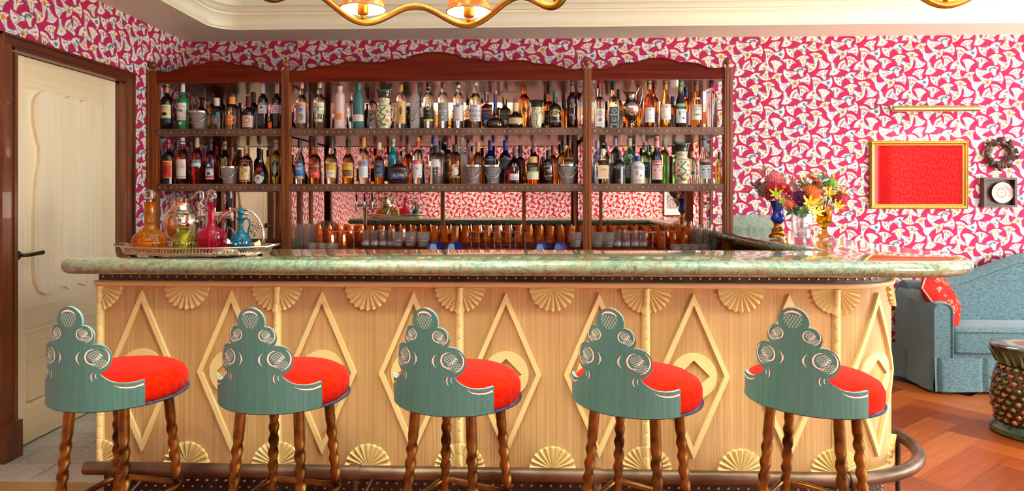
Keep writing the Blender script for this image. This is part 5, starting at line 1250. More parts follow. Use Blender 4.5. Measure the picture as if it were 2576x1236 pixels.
# ---- silver ewer on the upper shelf
p = at(1588, 213, Y=4.66); z0 = ZSH[1]; H = (at(1588, 226, Y=4.66).z - z0); Rr = 22 / F * 4.66
t = thing('silver_ewer', 'polished silver ewer with high loop handle on the upper shelf', 'ewer', (p.x, 4.66, z0))
mb = MB(); mb.lathe([(r * Rr, z * H) for r, z in [(0, 0), (.70, 0), (.72, .02), (.5, .05), (.2, .09), (.18, .15), (.3, .19), (.72, .30), (.98, .45), (1.0, .56), (.88, .64), (.62, .70), (.46, .76), (.44, .84), (.56, .92), (.62, .93), (.4, .84), (0, .8)]], 32); b_ = mb.build('body', 'silver', t, smooth=60)
mb = MB(); mb.grid(lambda u, v: (-Rr * .35 - v * Rr * .75, (u - .5) * Rr * .7 * (1 - v * .75), H * (.78 + .22 * v) + H * .10 * (abs(u - .5) * 2) ** 2 * (1 - v)), 9, 6); mb.build('spout', 'silver', t, smooth=60)
mb = MB(); mb.tube([(Rr * .55, 0, .88 * H), (Rr * .80, 0, 1.02 * H), (Rr * 1.05, 0, 1.10 * H), (Rr * 1.25, 0, 1.06 * H), (Rr * 1.25, 0, .90 * H), (Rr * 1.12, 0, .72 * H), (Rr * .95, 0, .60 * H)], .0036, 10); mb.build('handle', 'silver', t, smooth=60)
# ================================================================== glasses on the back bar
def place_all(proto, spots, label, cat, group):
    for k, (px, Y, z) in enumerate(spots):
        o = proto if k == 0 else copy_tree(proto)
        o.location = (at(px, 600, Y=Y).x, Y, z)
        tag(o, label(k, len(spots)), cat, group)
def one(name, mb, mat, smooth=35): return mb.build(name, mat, None, smooth=smooth)
def cup(prof_out, wall, n, base):
    """closed glass shell: outer profile up, inner profile down"""
    inn = [(max(r - wall, .001), max(z, base)) for r, z in reversed(prof_out)]
    mb = MB(); mb.lathe([(0, prof_out[0][1])] + prof_out + inn + [(0, base)], n); return mb
# amber tumblers turned upside down
mb = MB(); mb.lathe([(.034, 0), (.037, .001), (.0365, .03), (.034, .07), (.029, .105), (.0265, .122), (.024, .126), (0, .126), ], 11)
am = MB(); am.lathe([(0, .112), (.024, .112), (.031, .07), (.0345, .001), (.037, 0), (.0365, .03), (.034, .07), (.029, .105), (.0268, .122), (.024, .126), (0, .126)], 11)
am = one('tumbler', am, 'amberglass', 20)
spots = [(772 + 26.6 * k, 4.985, ZR2) for k in range(38)]
place_all(am, [s for s in spots], lambda k, n: 'amber tumbler upside down, %s from the left in the row before the mirror' % ORD[k], 'glass', 'amber tumblers before the mirror')
am2 = one('tumbler', MB().lathe([(0, .112), (.024, .112), (.031, .07), (.0345, .001), (.037, 0), (.0365, .03), (.034, .07), (.029, .105), (.0268, .122), (.024, .126), (0, .126)], 11), 'amberglass', 20)
place_all(am2, [(px, 4.86, ZR1) for px in (803, 832, 861, 1664, 1693, 1722)], lambda k, n: 'amber tumbler in the short front row, %s from the %s' % (ORD[k % 3], 'door side' if k < 3 else 'middle towards the flowers'), 'glass', 'amber tumblers in the short front rows')
# tall clear highballs
hb = one('highball_glass', cup([(.026, 0), (.029, .003), (.031, .172)], .0022, 16, .012), 'glass', 30)
place_all(hb, [(737, 4.74, ZBC + .02), (754, 4.74, ZBC + .02), (771, 4.76, ZBC + .02), (746, 4.81, ZR1), (763, 4.83, ZR1), (782, 4.83, ZR1), (1748, 4.83, ZR1), (1766, 4.83, ZR1), (1784, 4.82, ZR1), (1758, 4.74, ZBC + .02), (1776, 4.74, ZBC + .02), (1796, 4.74, ZBC + .02)],
          lambda k, n: 'tall clear highball glass, %s of the cluster by the %s post' % (ORD[k % 6], 'second' if k < 6 else 'last'), 'glass', 'tall clear glasses')
# cut crystal rocks glasses
def rocks(h, r):
    pr = [(r * .55, 0), (r * .72, .004)]
    for k in range(5): pr += [(r * (.82 + .035 * k), h * (.08 + .09 * k)), (r * (.78 + .038 * k), h * (.125 + .09 * k))]
    pr += [(r, h * .60), (r, h)]
    return cup(pr, .004, 14, h * .16)
rk = one('rocks_glass', rocks(.115, .047), tglass('#f8f4ee', .05, 1.7, .12, '#f0e8e0'), 0)
place_all(rk, [(px, 4.82, ZR1) for px in (1000, 1032, 1065, 1447, 1502, 1530)], lambda k, n: 'cut crystal rocks glass, %s' % ('%s of three beside the blue bowls' % ORD[k] if k < 3 else ('at the third post', 'just past the third post', 'beside the flower printed tumblers')[k - 3]), 'glass', 'cut crystal rocks glasses')
lk = one('crystal_dish', rocks(.075, .042), tglass('#f8f4ee', .05, 1.7, .12, '#f0e8e0'), 0)
place_all(lk, [(px, 4.70, ZBC + .005) for px in (788, 812, 836, 1700, 1724, 1748, 1772)], lambda k, n: 'low cut crystal dish, %s of the row near the %s' % (ORD[k if k < 3 else k - 3], 'door' if k < 3 else 'flowers'), 'dish', 'low crystal dishes')
# tumblers with a purple flower print
ft = thing('printed_tumbler', 'x', 'glass')
cup([(.030, 0), (.0325, .003), (.0345, .125)], .0025, 18, .012).build('tumbler_body', 'glass', ft)
Sg = Surf([(.94, 0), (1, 1)], .0348, .125)
mb = MB(); patch(mb, Sg, -.033, .033, .012, .052, 0, n=10); dd = mb.build('printed_band', pm('#8a7690', .5), ft, smooth=60, recalc=False)
mb = MB()
for x in (-.018, 0, .018): disc(mb, Sg, x, .050, .006, 0, n=8); disc(mb, Sg, x, .030, .008, 1, n=8, rz=.011)
mb.build('printed_flowers', [pm('#c03040', .5), pm('#c8b868', .5)], dd, smooth=0, recalc=False)
place_all(ft, [(px, 4.845, ZR1) for px in (920, 942, 964, 985, 1552, 1574, 1596, 1617)], lambda k, n: 'clear tumbler printed with purple flowers, %s %s' % (ORD[k % 4], 'before the three crystal glasses' if k < 4 else 'behind the upturned coupes'), 'glass', 'flower printed tumblers')
# upturned stemmed coupes
cp = one('coupe_glass', MB().lathe([(.040, 0), (.041, .001), (.040, .02), (.030, .040), (.010, .052), (.0045, .062), (.004, .09), (.006, .115), (.004, .150), (.009, .160), (.032, .165), (.033, .167), (.0, .170)], 20), 'glass', 50)
place_all(cp, [(px, 4.71, ZBC) for px in (1185, 1222, 1260, 1297)] + [(px, 4.60, ZBC - 0.) for px in (1205, 1244, 1283, 1321)] + [(px, 4.66, ZBC) for px in (845, 868, 890, 1583, 1612, 1642, 1672)],
          lambda k, n: 'upturned clear coupe, %s in the %s' % (ORD[k], 'back row at the middle') if k < 4 else ('upturned clear coupe, %s in the front row at the middle' % ORD[k - 4] if k < 8 else 'upturned clear coupe, %s of the group %s' % (ORD[k - 8 if k < 11 else k - 11], 'by the crystal dishes near the door' if k < 11 else 'before the flower printed tumblers')), 'glass', 'upturned clear coupes')
# blue hexagonal bowls turned over
bw = one('blue_bowl', MB().lathe([(.058, 0), (.060, .002), (.054, .05), (.034, .088), (.026, .096), (0, .096)], 6), pm('#1c2468', .08, coat=.6), 0)
place_all(bw, [(px, Y, z) for px0 in (1092, 1137, 1358, 1403) for px, Y, z in ((px0, 4.58, ZBC), (px0 + 6, 4.70, ZBC))], lambda k, n: 'upturned navy blue hexagonal bowl, %s column %s, %s row' % (ORD[(k // 2) % 2], 'before the coupes' if k < 4 else 'past the coupes', ('front', 'back')[k % 2]), 'bowl', 'upturned blue bowls')

# ================================================================== tray and decanters on the marble top
ZT0 = ZTOP
TX0, TX1 = at(312, 640, Y=2.78).x, at(681, 640, Y=2.78).x
TYC, TRY, TRX = 2.785, .172, (TX1 - TX0) / 2
TXC = (TX0 + TX1) / 2
tray = thing('serving_tray', 'oval silver tray with pierced gallery rim holding coloured decanters', 'tray', (TXC, TYC, ZT0))
def ell(a, k=1., dz=0.): return (TRX * k * math.cos(a), TRY * k * math.sin(a), dz)
ZTF = .012
mb = MB(); n = 64
vs = [ell(2 * PI * k / n, .96, ZTF) for k in range(n)] + [ell(2 * PI * k / n, .96, ZTF - .004) for k in range(n)]
mb.add(vs, [tuple(range(n)), tuple(reversed(range(n, 2 * n)))] + [(k, n + k, n + (k + 1) % n, (k + 1) % n) for k in range(n)]); mb.build('tray_floor', 'silver', tray)
mb = MB(); mb.tube([ell(2 * PI * k / 96, 1.02, .040) for k in range(96)], .0035, 8, True); mb.tube([ell(2 * PI * k / 96, .97, .012) for k in range(96)], .003, 8, True); mb.tube([ell(2 * PI * k / 96, .975, .017) for k in range(96)], .002, 6, True); mb.build('rim', 'silver', tray, smooth=60)
mb = MB(); m_ = 150
for k in range(m_):
    a0, a1, am_ = 2 * PI * k / m_, 2 * PI * (k + 1) / m_, 2 * PI * (k + .5) / m_
    mb.tube([ell(a0, .975, .016), ell(lerp(a0, a1, .25), .99, .028), ell(lerp(a0, a1, .5), 1.018, .040)], .0024, 5)
mb.build('pierced_gallery', 'silver', tray, smooth=60)['kind'] = 'stuff'
mb = MB()
for a in (35, 145, 215, 325): x, y, z = ell(R(a), .9); mb.lathe([(.012, 0), (.010, .004), (.006, .008), (0, .009)], 10, (x, y, 0))
mb.build('feet', 'silver', tray)
for s in (-1, 1):
    mb = MB(); mb.tube([(s * TRX * .98, -.05, .035), (s * TRX * 1.07, -.035, .044), (s * TRX * 1.09, 0, .046), (s * TRX * 1.07, .035, .044), (s * TRX * .98, .05, .035)], .005, 8); mb.build('handle', 'silver', tray, smooth=60)
ZO = ZT0 + ZTF + .0005
def onTray(px, Y): p = at(px, 600, Y=Y); return (p.x, Y, ZO)
def pxz(py, Y, px=460): return at(px, py, Y=Y).z - ZO
def vessel(name, px, Y, label, cat, prof, mat, n=36, smooth=60):
    t = thing(name, label, cat, onTray(px, Y), 0, 'silver tray set')
    d = depth_at(px, Y) / F
    mb = MB(); mb.lathe([(0, 0)] + [(w_ * d, pxz(py, Y, px)) for w_, py in prof], n); mb.build('body', mat, t, smooth=smooth)
    return t, d
Y = 2.735
gold = pm('#d8b468', .3, .9)
org, grn, red_, blu = tglass('#f0a81c', .03, 1.5, .16, '#d08408'), tglass('#d4dc38', .03, 1.5, .12, '#a8b008'), tglass('#f04a78', .03, 1.5, .14, '#d01848'), tglass('#30acc8', .03, 1.5, .16, '#0884a8')
b0 = pxz(631, Y)
t, d = vessel('orange_decanter', 377, Y, 'orange glass decanter with clear ball stopper on the tray', 'decanter', [(32, 631.5), (37, 629), (42, 615), (42.5, 608), (38, 594), (27, 582), (17, 576), (13.5, 570), (13, 560), (14.5, 559), (13, 557), (12.5, 520), (14, 511), (16, 509), (14, 508), (0, 508)], org)
mb = MB(); mb.lathe([(0, pxz(530, Y)), (6 * d, pxz(529, Y)), (9.5 * d, pxz(512, Y)), (5 * d, pxz(508, Y)), (6 * d, pxz(501, Y))] + [(13.2 * d * math.sin(a), pxz(490, Y) - 13.2 * d * math.cos(a)) for a in [R(q) for q in range(30, 181, 15)]], 20); mb.build('stopper', 'stopglass', t, smooth=0)
t, d = vessel('green_jar', 462, Y, 'small yellow-green jar with gilt scrolls and faceted stopper', 'jar', [(24, 631.5), (24.5, 629), (24.5, 594), (22, 590), (12, 585.5), (10.5, 583), (11, 575), (15, 572.5), (13, 572), (0, 572)], grn)
S = Surf([(1, 0), (1, 1)], 24.7 * d, pxz(592, Y))
mb = MB()
for k in range(5):
    for r_ in (1., .72):
        pts = arc((-18 + 9 * k) * d, pxz(607, Y), 5.2 * d * r_, 180, 360, 8) if r_ == 1. else arc((-18 + 9 * k) * d, pxz(603, Y), 3 * d, 0, 360, 10)
        mb.tube([S.pt(x, z, .0006) for x, z in pts], .0009, 5)
mb.tube([S.pt(-24 * d * math.cos(q), pxz(597, Y), .0006) for q in [PI * k / 24 for k in range(1, 24)]], .0009, 5); mb.build('gilt_scrolls', gold, t, smooth=60)
mb = MB(); mb.lathe([(0, pxz(574, Y)), (5 * d, pxz(574, Y)), (5 * d, pxz(566, Y))] + [(15 * d * math.sin(a), pxz(549, Y) - 15 * d * math.cos(a)) for a in [R(q) for q in (30, 60, 90, 120, 150, 180)]], 8); mb.build('stopper', 'stopglass', t, smooth=0)
t, d = vessel('red_decanter', 532, Y, 'ruby pink decanter with long neck, ribbed foot and faceted ball stopper', 'decanter', [(27, 631.5), (30, 628), (33, 606), (34.5, 600), (34, 590), (29, 580), (18, 573.5), (11, 567), (8.5, 555), (8, 530), (9, 516), (14, 509), (15, 508), (11, 509.5), (0, 510)], red_)
mb = MB()
for k in range(40):
    a = 2 * PI * k / 40; mb.tube([(28.5 * d * math.cos(a), 28.5 * d * math.sin(a), pxz(630, Y)), (33.2 * d * math.cos(a), 33.2 * d * math.sin(a), pxz(607, Y))], .0011, 4)
mb.build('ribs', pm('#f8c8cc', .02, trans=1., ior=1.3), t, smooth=60)['kind'] = 'stuff'
mb = MB(); mb.lathe([(0, pxz(512, Y)), (3.5 * d, pxz(512, Y)), (4 * d, pxz(503, Y))] + [(12.5 * d * math.sin(a), pxz(489, Y) - 12.5 * d * math.cos(a)) for a in [R(q) for q in (25, 55, 90, 125, 155, 180)]], 9); mb.build('stopper', 'stopglass', t, smooth=0)
Y = 2.74
t, d = vessel('blue_cruet', 606, Y, 'turquoise glass cruet jug with handle and pointed stopper', 'cruet', [(21, 629.5), (24, 626), (25, 612), (24, 600), (19, 590), (10, 584), (6, 579), (6, 560), (7, 555), (11, 550), (9, 549), (0, 551)], blu)
mb = MB(); mb.tube([(6 * d, 0, pxz(553, Y)), (14 * d, 0, pxz(549, Y)), (21 * d, 0, pxz(553, Y)), (23 * d, 0, pxz(565, Y)), (19 * d, 0, pxz(580, Y)), (18 * d, 0, pxz(590, Y))], 2.4 * d, 10); mb.build('handle', blu, t, smooth=60)
mb = MB(); mb.lathe([(0, pxz(551, Y)), (4 * d, pxz(550, Y)), (4 * d, pxz(543, Y)), (8.5 * d, pxz(537, Y)), (9 * d, pxz(533, Y)), (7 * d, pxz(528, Y)), (3 * d, pxz(524, Y)), (0, pxz(517, Y))], 18); mb.build('stopper', blu, t, smooth=60)
mb = MB(); mb.grid(lambda u, v: (-7 * d - v * 9 * d, (u - .5) * 10 * d * (1 - v * .6), pxz(553, Y) + v * 6 * d + (abs(u - .5) * 2) ** 2 * 3 * d), 7, 5); mb.build('spout', blu, t, smooth=60)
S = Surf([(1, 0), (1, .5), (.8, .9), (.6, 1)], 25.4 * d, pxz(590, Y)); mb = MB()
for x, z in ((-15, 610), (-8, 604), (2, 603), (8, 608), (-2, 612)):
    for q in range(5): disc(mb, S, (x + 2 * math.cos(q * 1.257)) * d, pxz(z, Y) + 2 * d * math.sin(q * 1.257), 1.2 * d, 0, n=6)
mb.build('enamel_flowers', pm('#d8e8f0', .4), t, smooth=0, recalc=False)['kind'] = 'stuff'
# bottle coaster
Y = 2.66; p = onTray(567, Y); d = depth_at(567, Y) / F
t = thing('bottle_coaster', 'small round pierced silver coaster at the front of the tray', 'coaster', p, 0, 'silver tray set')
mb = MB(); mb.lathe([(0, 0), (29 * d, 0), (30 * d, .004), (28 * d, .004), (0, .003)], 36); mb.build('base', 'silver', t)
mb = MB(); mb.tube([(31.5 * d * math.cos(2 * PI * k / 48), 31.5 * d * math.sin(2 * PI * k / 48), .0205) for k in range(48)], .0018, 6, True); mb.build('rim', 'silver', t, smooth=60)
mb = MB()
for k in range(26):
    a = 2 * PI * k / 26; c = (30.6 * d * math.cos(a), 30.6 * d * math.sin(a), .012)
    mb.tube([(c[0] - .006 * math.sin(a) * math.cos(q), c[1] + .006 * math.cos(a) * math.cos(q), c[2] + .0075 * math.sin(q)) for q in [2 * PI * j / 10 for j in range(10)]], .0011, 4, True)
mb.build('pierced_rings', 'silver', t, smooth=60)['kind'] = 'stuff'
# silver pitcher
Y = 2.855
t, d = vessel('silver_pitcher', 456, Y, 'large polished silver pitcher with scrolled vine handle behind the decanters', 'pitcher', [(24, 628), (25, 625), (14, 620), (14, 616), (22, 606), (34, 590), (42, 566), (43, 552), (38, 540), (31, 535), (33, 533.5), (28, 529), (22, 522), (20, 514), (22, 506), (25, 500), (23, 500), (18, 512), (0, 516)], 'silver')
mb = MB(); mb.grid(lambda u, v: (-12 * d - v * 30 * d, (u - .5) * 40 * d * (1 - v * .75), pxz(508, Y) + v * 18 * d + (abs(u - .5) * 2) ** 2 * 7 * d * (1 - v)), 11, 7); mb.build('spout', 'silver', t, smooth=60)
mb = MB(); mb.tube([(20 * d, 0, pxz(503, Y)), (30 * d, 0, pxz(497, Y)), (40 * d, 0, pxz(486, Y)), (50 * d, 0, pxz(481, Y)), (56 * d, 0, pxz(486, Y)), (56 * d, 0, pxz(498, Y)), (48 * d, 0, pxz(514, Y)), (46 * d, 0, pxz(530, Y)), (43 * d, 0, pxz(545, Y))], [2 * d, 2.4 * d, 2.4 * d, 2.4 * d, 2.6 * d, 3 * d, 4 * d, 3.4 * d, 2.6 * d], 10)
mb.build('handle', 'silver', t, smooth=60)
mb = MB()
for k in range(40):
    a, z = random.random() * 2 * PI, random.random(); r_ = 10 * d * (1 - z * .5)
    mb.ball((50 * d + r_ * math.cos(a) * .8, r_ * math.sin(a) * .6, pxz(508, Y) - z * 34 * d), 2.2 * d, 6, 5)
mb.build('grape_cluster', 'silver', t, smooth=60)['kind'] = 'stuff'
# silver wine cradle with hoop handle
Y = 2.80; p = onTray(612, Y); d = depth_at(612, Y) / F
t = thing('wine_cradle', 'silver wine cradle with tall hoop handle and grape ornament beside the blue cruet', 'cradle', p, 0, 'silver tray set')
mb = MB(); mb.grid(lambda u, v: ((u - .5) * 100 * d, (v - .5) * .07, .004 + .03 * (abs(v - .5) * 2) ** 2 + .02 * (abs(u - .5) * 2) ** 4), 14, 10); mb.build('trough', 'silver', t, smooth=60)
def zz(py): return at(612, py, Y=Y).z - ZO
for oy, k in ((-.012, 1.), (.012, .94)):
    mb = MB(); mb.tube([((x - 612) * d * k, oy, zz(y) * (1 if k == 1 else .97)) for x, y in ((540, 560), (548, 548), (562, 536), (580, 528), (600, 524), (622, 527), (640, 536), (654, 552), (663, 574), (666, 596), (660, 616), (652, 624))], .0034, 8); mb.build('hoop_handle', 'silver', t, smooth=60)
mb = MB(); mb.tube([((x - 612) * d, -.045, zz(y)) for x, y in ((582, 622), (581, 590), (585, 570), (597, 578), (606, 592), (611, 610), (612, 626))], .0022, 8); mb.build('wire_loop', 'silver', t, smooth=60)
mb = MB()
for k in range(70):
    z = random.random(); a = random.random() * 2 * PI; r_ = (15 if z < .6 else 15 * (1 - z) * 2.5) * d
    mb.ball((28 * d + r_ * math.cos(a) * .8, r_ * math.sin(a) * .5, zz(556) - z * 38 * d), 2.3 * d, 6, 5)
mb.build('grape_cluster', pm('#a89a84', .25, 1.), t, smooth=60)['kind'] = 'stuff'
mb = MB(); mb.grid(lambda u, v: ((v * 30 - 18) * d, (u - .5) * 18 * d * math.sin(PI * (v * .9 + .08)), zz(530) - v * 10 * d + 3 * d * math.sin(u * PI * 4)), 9, 9); mb.build('vine_leaf', 'silver', t, smooth=60)

# beer tap behind the tray
Y = 3.38; p = at(532, 600, Y=Y)
t = thing('beer_tap', 'chrome beer tap with three black handles behind the tray', 'beer tap', (p.x, Y, .90)); d = depth_at(532, Y) / F
def zy(py): return at(532, py, Y=Y).z - .90
mb = MB(); mb.lathe([(0, 0), (.035, 0), (.034, .006), (.020, .02), (.019, zy(556)), (.026, zy(550)), (.032, zy(540)), (0, zy(538))], 28); mb.build('column', 'chrome', t, smooth=40)
mb = MB(); mb.tube([(-.11, 0, zy(541)), (.11, 0, zy(541))], .019, 16); mb.build('cross_bar', 'chrome', t, smooth=40)
for k in (-1, 0, 1):
    x = k * .083
    mb = MB(); mb.tube([(x, 0, zy(541)), (x, .045, zy(541)), (x, .055, zy(545)), (x, .058, zy(556))], .008, 10); mb.tube([(x, .035, zy(541)), (x, .035, zy(522))], .006, 10); f_ = mb.build('faucet', 'chrome', t, smooth=60)
    mb = MB(); mb.lathe([(.006, zy(523)), (.009, zy(518)), (.012, zy(490)), (.011, zy(482)), (0, zy(481))], 14, (x, .035, 0)); mb.build('handle', 'blackgloss', f_, smooth=50)
    mb = MB(); mb.tube([(x, .057, zy(550)), (x, .060, zy(572))], [.008, .005], 10); mb.build('spout_sleeve', 'black', f_, smooth=50)

# ================================================================== flowers on the marble
def vz(py, px, Y): return at(px, py, Y=Y).z - ZTOP
VY = [3.98, 3.86, 3.98]; VX = [1957, 2017, 2073]
def vase(name, k, label, parts):
    px, Y = VX[k], VY[k]; p = at(px, 560, Y=Y); d = depth_at(px, Y) / F
    t = thing(name, label, 'vase', (p.x, Y, ZTOP), 0, 'vases of flowers on the marble')
    for pn, prof, mat, n, sm in parts:
        mb = MB(); mb.lathe([(w_ * d, max(vz(py, px, Y), 0)) for w_, py in prof], n); mb.build(pn, mat, t, smooth=sm)
    return t
goldm = pm('#c8862c', .2, 1.)
vase('blue_gilt_vase', 0, 'cobalt blue vase on a stepped gold foot beside the post', [
    ('gold_foot', [(0, 600), (21.5, 598.5), (22, 594), (20, 590), (15, 586), (14.5, 582), (16, 580), (14, 576), (10, 572), (9, 566), (10.5, 562), (0, 561)], goldm, 32, 40),
    ('body', [(0, 562), (10, 561.5), (15, 556), (17.5, 550), (16, 544), (12, 538), (12.5, 528), (16, 515), (19, 505), (18, 505), (11, 530), (0, 534)], pm('#1424a0', .05, coat=.7), 32, 60)])
vase('crystal_vase', 1, 'fluted clear crystal vase in the middle of the flowers', [
    ('body', [(0, 602), (17, 601), (19, 598), (24, 570), (25, 550), (23, 532), (21.5, 532), (23, 550), (21, 575), (16, 594), (0, 595)], tglass('#f0ecea', .04, 1.9, .10), 14, 10)])
yg = pm('#e0b020', .02, trans=1., ior=1.3)
vase('amber_goblet_vase', 2, 'yellow pressed glass goblet holding flowers nearest the red picture', [
    ('goblet', [(0, 600), (21, 598), (21, 595), (14, 591), (5, 587), (4, 582), (6.5, 579), (4, 576), (7, 572), (14, 566), (18, 556), (19, 530), (17.5, 530), (16, 556), (0, 566)], yg, 22, 25)])
FCOUNT = {}
def flower(name, px, py, k, label, bloom, dy=0., cat='flower', tilt=None):
    """one stem from vase k with its bloom at pixel (px, py)"""
    Y = VY[k] + dy; head = at(px, py, Y=Y); d = depth_at(px, Y) / F
    base = at(VX[k], 560, Y=VY[k]); bx, by, bz = base.x, VY[k], at(VX[k], (545, 548, 545)[k], Y=VY[k]).z
    foot = Vector((lerp(bx, head.x, .12), by + dy * .1, bz))
    t = thing(name, label, cat, tuple(foot), 0, 'flowers in the vases')
    h = head - foot
    mid = Vector((h.x * .30, h.y * .3, h.z * .62))
    pts = [Vector((0, 0, 0)), mid, h * .985]
    bz_ = [pts[0] * (1 - s) ** 2 + mid * 2 * s * (1 - s) + pts[2] * s * s for s in [j / 8 for j in range(9)]]
    mb = MB(); mb.tube(bz_, .0016, 6); mb.build('stem', 'stem', t, smooth=60)
    ax = (bz_[-1] - bz_[-3]).normalized() if tilt is None else Vector(tilt).normalized()
    ax = (ax + Vector((0, -.55, .05))).normalized() if tilt is None else ax
    q = Vector((0, 0, 1)).rotation_difference(ax)
    for nm, mb, mats, sm in bloom(d):
        o = mb.build(nm, mats, t, smooth=sm, recalc=False); o.location = h; o.rotation_mode = 'QUATERNION'; o.rotation_quaternion = q
    return t
def petal(mb, L, W, a, lift, curl=0., n=5, wav=0., mat=0, base=0.):
    ca, sa = math.cos(a), math.sin(a); vs = []
    for i in range(n + 1):
        s = i / n; r = base + L * s * math.cos(lift + curl * s); z = L * s * math.sin(lift + curl * s); w_ = W * math.sin(PI * min(.97, .12 + .85 * s)) / 2
        wv = wav * math.sin(s * 14) * L
        for q in (-1, 0, 1): vs.append((r * ca - sa * (q * w_ + wv * .3), r * sa + ca * (q * w_ + wv * .3), z + (0 if q == 0 else w_ * .25) + wv * q))
    mb.add(vs, [(3 * i + j, 3 * i + j + 1, 3 * i + j + 4, 3 * i + j + 3) for i in range(n) for j in (0, 1)], mat)
def f_daisy(c1, c2, r, n=16, layers=2):
    def b(d):
        mb = MB()
        for l in range(layers):
            for k in range(n): petal(mb, r * d * (1 - .22 * l), r * d * .42, 2 * PI * (k + .5 * l) / n, .15 + .35 * l, -.2, 3)
        m2 = MB(); m2.ball((0, 0, .003), r * d * .28, 10, 6, sz=.6)
        return [('petals', mb, pm(c1, .6), 0), ('flower_centre', m2, pm(c2, .7), 60)]
    return b
def f_ball(c1, c2, r, n=90, pl=.35, pw=.16):
    def b(d):
        rr = random.Random(int(r * 10)); mb = MB()
        for k in range(n):
            z = 1 - 1.5 * (k + .5) / n; a = k * 2.39996; rad = math.sqrt(max(0, 1 - z * z))
            c = Vector((rad * math.cos(a), rad * math.sin(a), z)) * r * d * .72
            dirv = c.normalized(); u = dirv.orthogonal().normalized(); v = dirv.cross(u)
            t_ = c + dirv * r * d * pl; w_ = r * d * pw
            mb.add([c - u * w_, c + v * w_, c + u * w_, t_ + v * w_ * .4], [(0, 1, 3), (1, 2, 3), (0, 3, 2)], k % 2)
        mb.ball((0, 0, 0), r * d * .74, 12, 8)
        return [('petals', mb, [pm(c1, .6), pm(c2, .6)], 0)]
    return b
def f_lily(c1, c2, r, up=True):
    def b(d):
        mb = MB(); ms = MB()
        for k in range(6):
            petal(mb, r * d, r * d * .26, 2 * PI * k / 6 + .3, .15 + .28 * up * (k % 2) + .12 * (k % 3), .25, 8, .06, k % 2)
            a = 2 * PI * k / 6 + .8; ms.tube([(0, 0, 0), (r * d * .5 * math.cos(a), r * d * .5 * math.sin(a), -r * d * .15), (r * d * .85 * math.cos(a), r * d * .85 * math.sin(a), -r * d * .05)], .0007, 4)
        return [('petals', mb, [pm(c1, .6), pm(c2, .6)], 0), ('stamens', ms, pm('#b8b030', .6), 60)]
    return b
def f_berry(c, r, n=7):
    def b(d):
        rr = random.Random(n); mb = MB()
        for k in range(n): mb.ball((rr.uniform(-1, 1) * r * d, rr.uniform(-.6, .6) * r * d, rr.uniform(-1, 1) * r * d), r * d * .32, 8, 6)
        return [('berries', mb, pm(c, .35), 60)]
    return b
def f_leaf(c, r, n=6):
    def b(d):
        mb = MB()
        for k in range(n): petal(mb, r * d, r * d * .45, k * 2.4, .3 + .15 * (k % 3), -.3, 5, base=r * d * .06)
        return [('leaf_cluster', mb, pm(c, .6), 0)]
    return b
# blue vase
flower('red_celosia', 1947, 455, 0, 'large coral pink crested bloom at the top of the blue vase', f_ball('#e8706a', '#f0988c', 27, 120, .2, .12))
flower('dusty_hydrangea', 1926, 478, 0, 'mauve brown flower head at the outer side of the blue vase', f_ball('#8a5a48', '#b88070', 24, 110, .22, .13))
flower('crimson_ranunculus', 1944, 475, 0, 'crimson ruffled bloom in the middle of the blue vase', f_ball('#c41a3c', '#e03858', 20, 90, .3, .2), -.04)
flower('red_zinnia', 1971, 473, 0, 'bright red zinnia with yellow centre above the blue vase', f_daisy('#d82414', '#e8b020', 20, 18, 3), -.05)
flower('yellow_lily', 1952, 490, 0, 'yellow flame lily leaning out at the front of the blue vase', f_lily('#e8d424', '#c8d030', 24), -.09)
flower('red_lily', 1990, 452, 0, 'crimson and white flame lily above the red zinnia', f_lily('#c81c3c', '#e06080', 22), 0)
flower('flame_lily_bud', 1921, 432, 0, 'red tipped green flame lily standing highest at the outer side', f_lily('#b8283c', '#9ab038', 17), 0)
flower('drooping_lily', 1880, 485, 0, 'drooping red flame lily hanging beside the post', f_lily('#c01c34', '#d84a30', 17, True), -.02, tilt=(-.1, -.3, .9))
flower('orange_ranunculus', 2000, 470, 0, 'orange lily fringe between the blue and crystal vases', f_lily('#e88a20', '#e8b030', 24), -.06)
flower('brown_sprig', 1905, 462, 0, 'brown seed sprig reaching towards the post', f_berry('#7a5238', 11, 16))
flower('red_spider_flower', 1978, 500, 0, 'dark red spidery bloom low beside the blue vase', f_lily('#a8142c', '#c03028', 18), -.08)
# crystal vase
flower('purple_dahlia', 2014, 500, 1, 'deep purple dahlia at the front of the crystal vase', f_ball('#5c1448', '#8a2468', 22, 120, .35, .16), -.05)
flower('orange_pincushion', 2040, 487, 1, 'orange pincushion bloom above the purple dahlia', f_ball('#e8641c', '#f09028', 22, 150, .5, .05), -.05)
flower('orange_zinnia', 2046, 450, 1, 'orange zinnia at the top of the middle flowers', f_daisy('#e05018', '#c8481c', 14, 14, 3))
flower('yellow_flame_lily', 2035, 512, 1, 'wide yellow flame lily drooping over the crystal vase', f_lily('#f0cc20', '#e8b828', 30), -.10)
flower('crimson_lily', 1999, 508, 1, 'crimson curled lily between the purple dahlia and blue vase', f_lily('#c01c34', '#d83848', 22), -.05)
flower('coral_spray', 1985, 515, 1, 'fine coral spray low over the crystal vase', f_ball('#e06038', '#e88060', 14, 70, .6, .05), -.06)
flower('rust_pompon', 2056, 466, 1, 'rust brown pompon behind the orange pincushion', f_ball('#7a3c20', '#a85428', 16, 80, .3, .1), .03)
flower('yellow_pompon', 2024, 450, 1, 'small yellow ball flower beside the orange zinnia', f_ball('#d8a020', '#e0b830', 7, 40, .15, .2), .02)
flower('gold_pompon', 2040, 441, 1, 'small gold ball flower, highest of the middle vase', f_ball('#d89820', '#e8c040', 6, 40, .15, .2), .02)
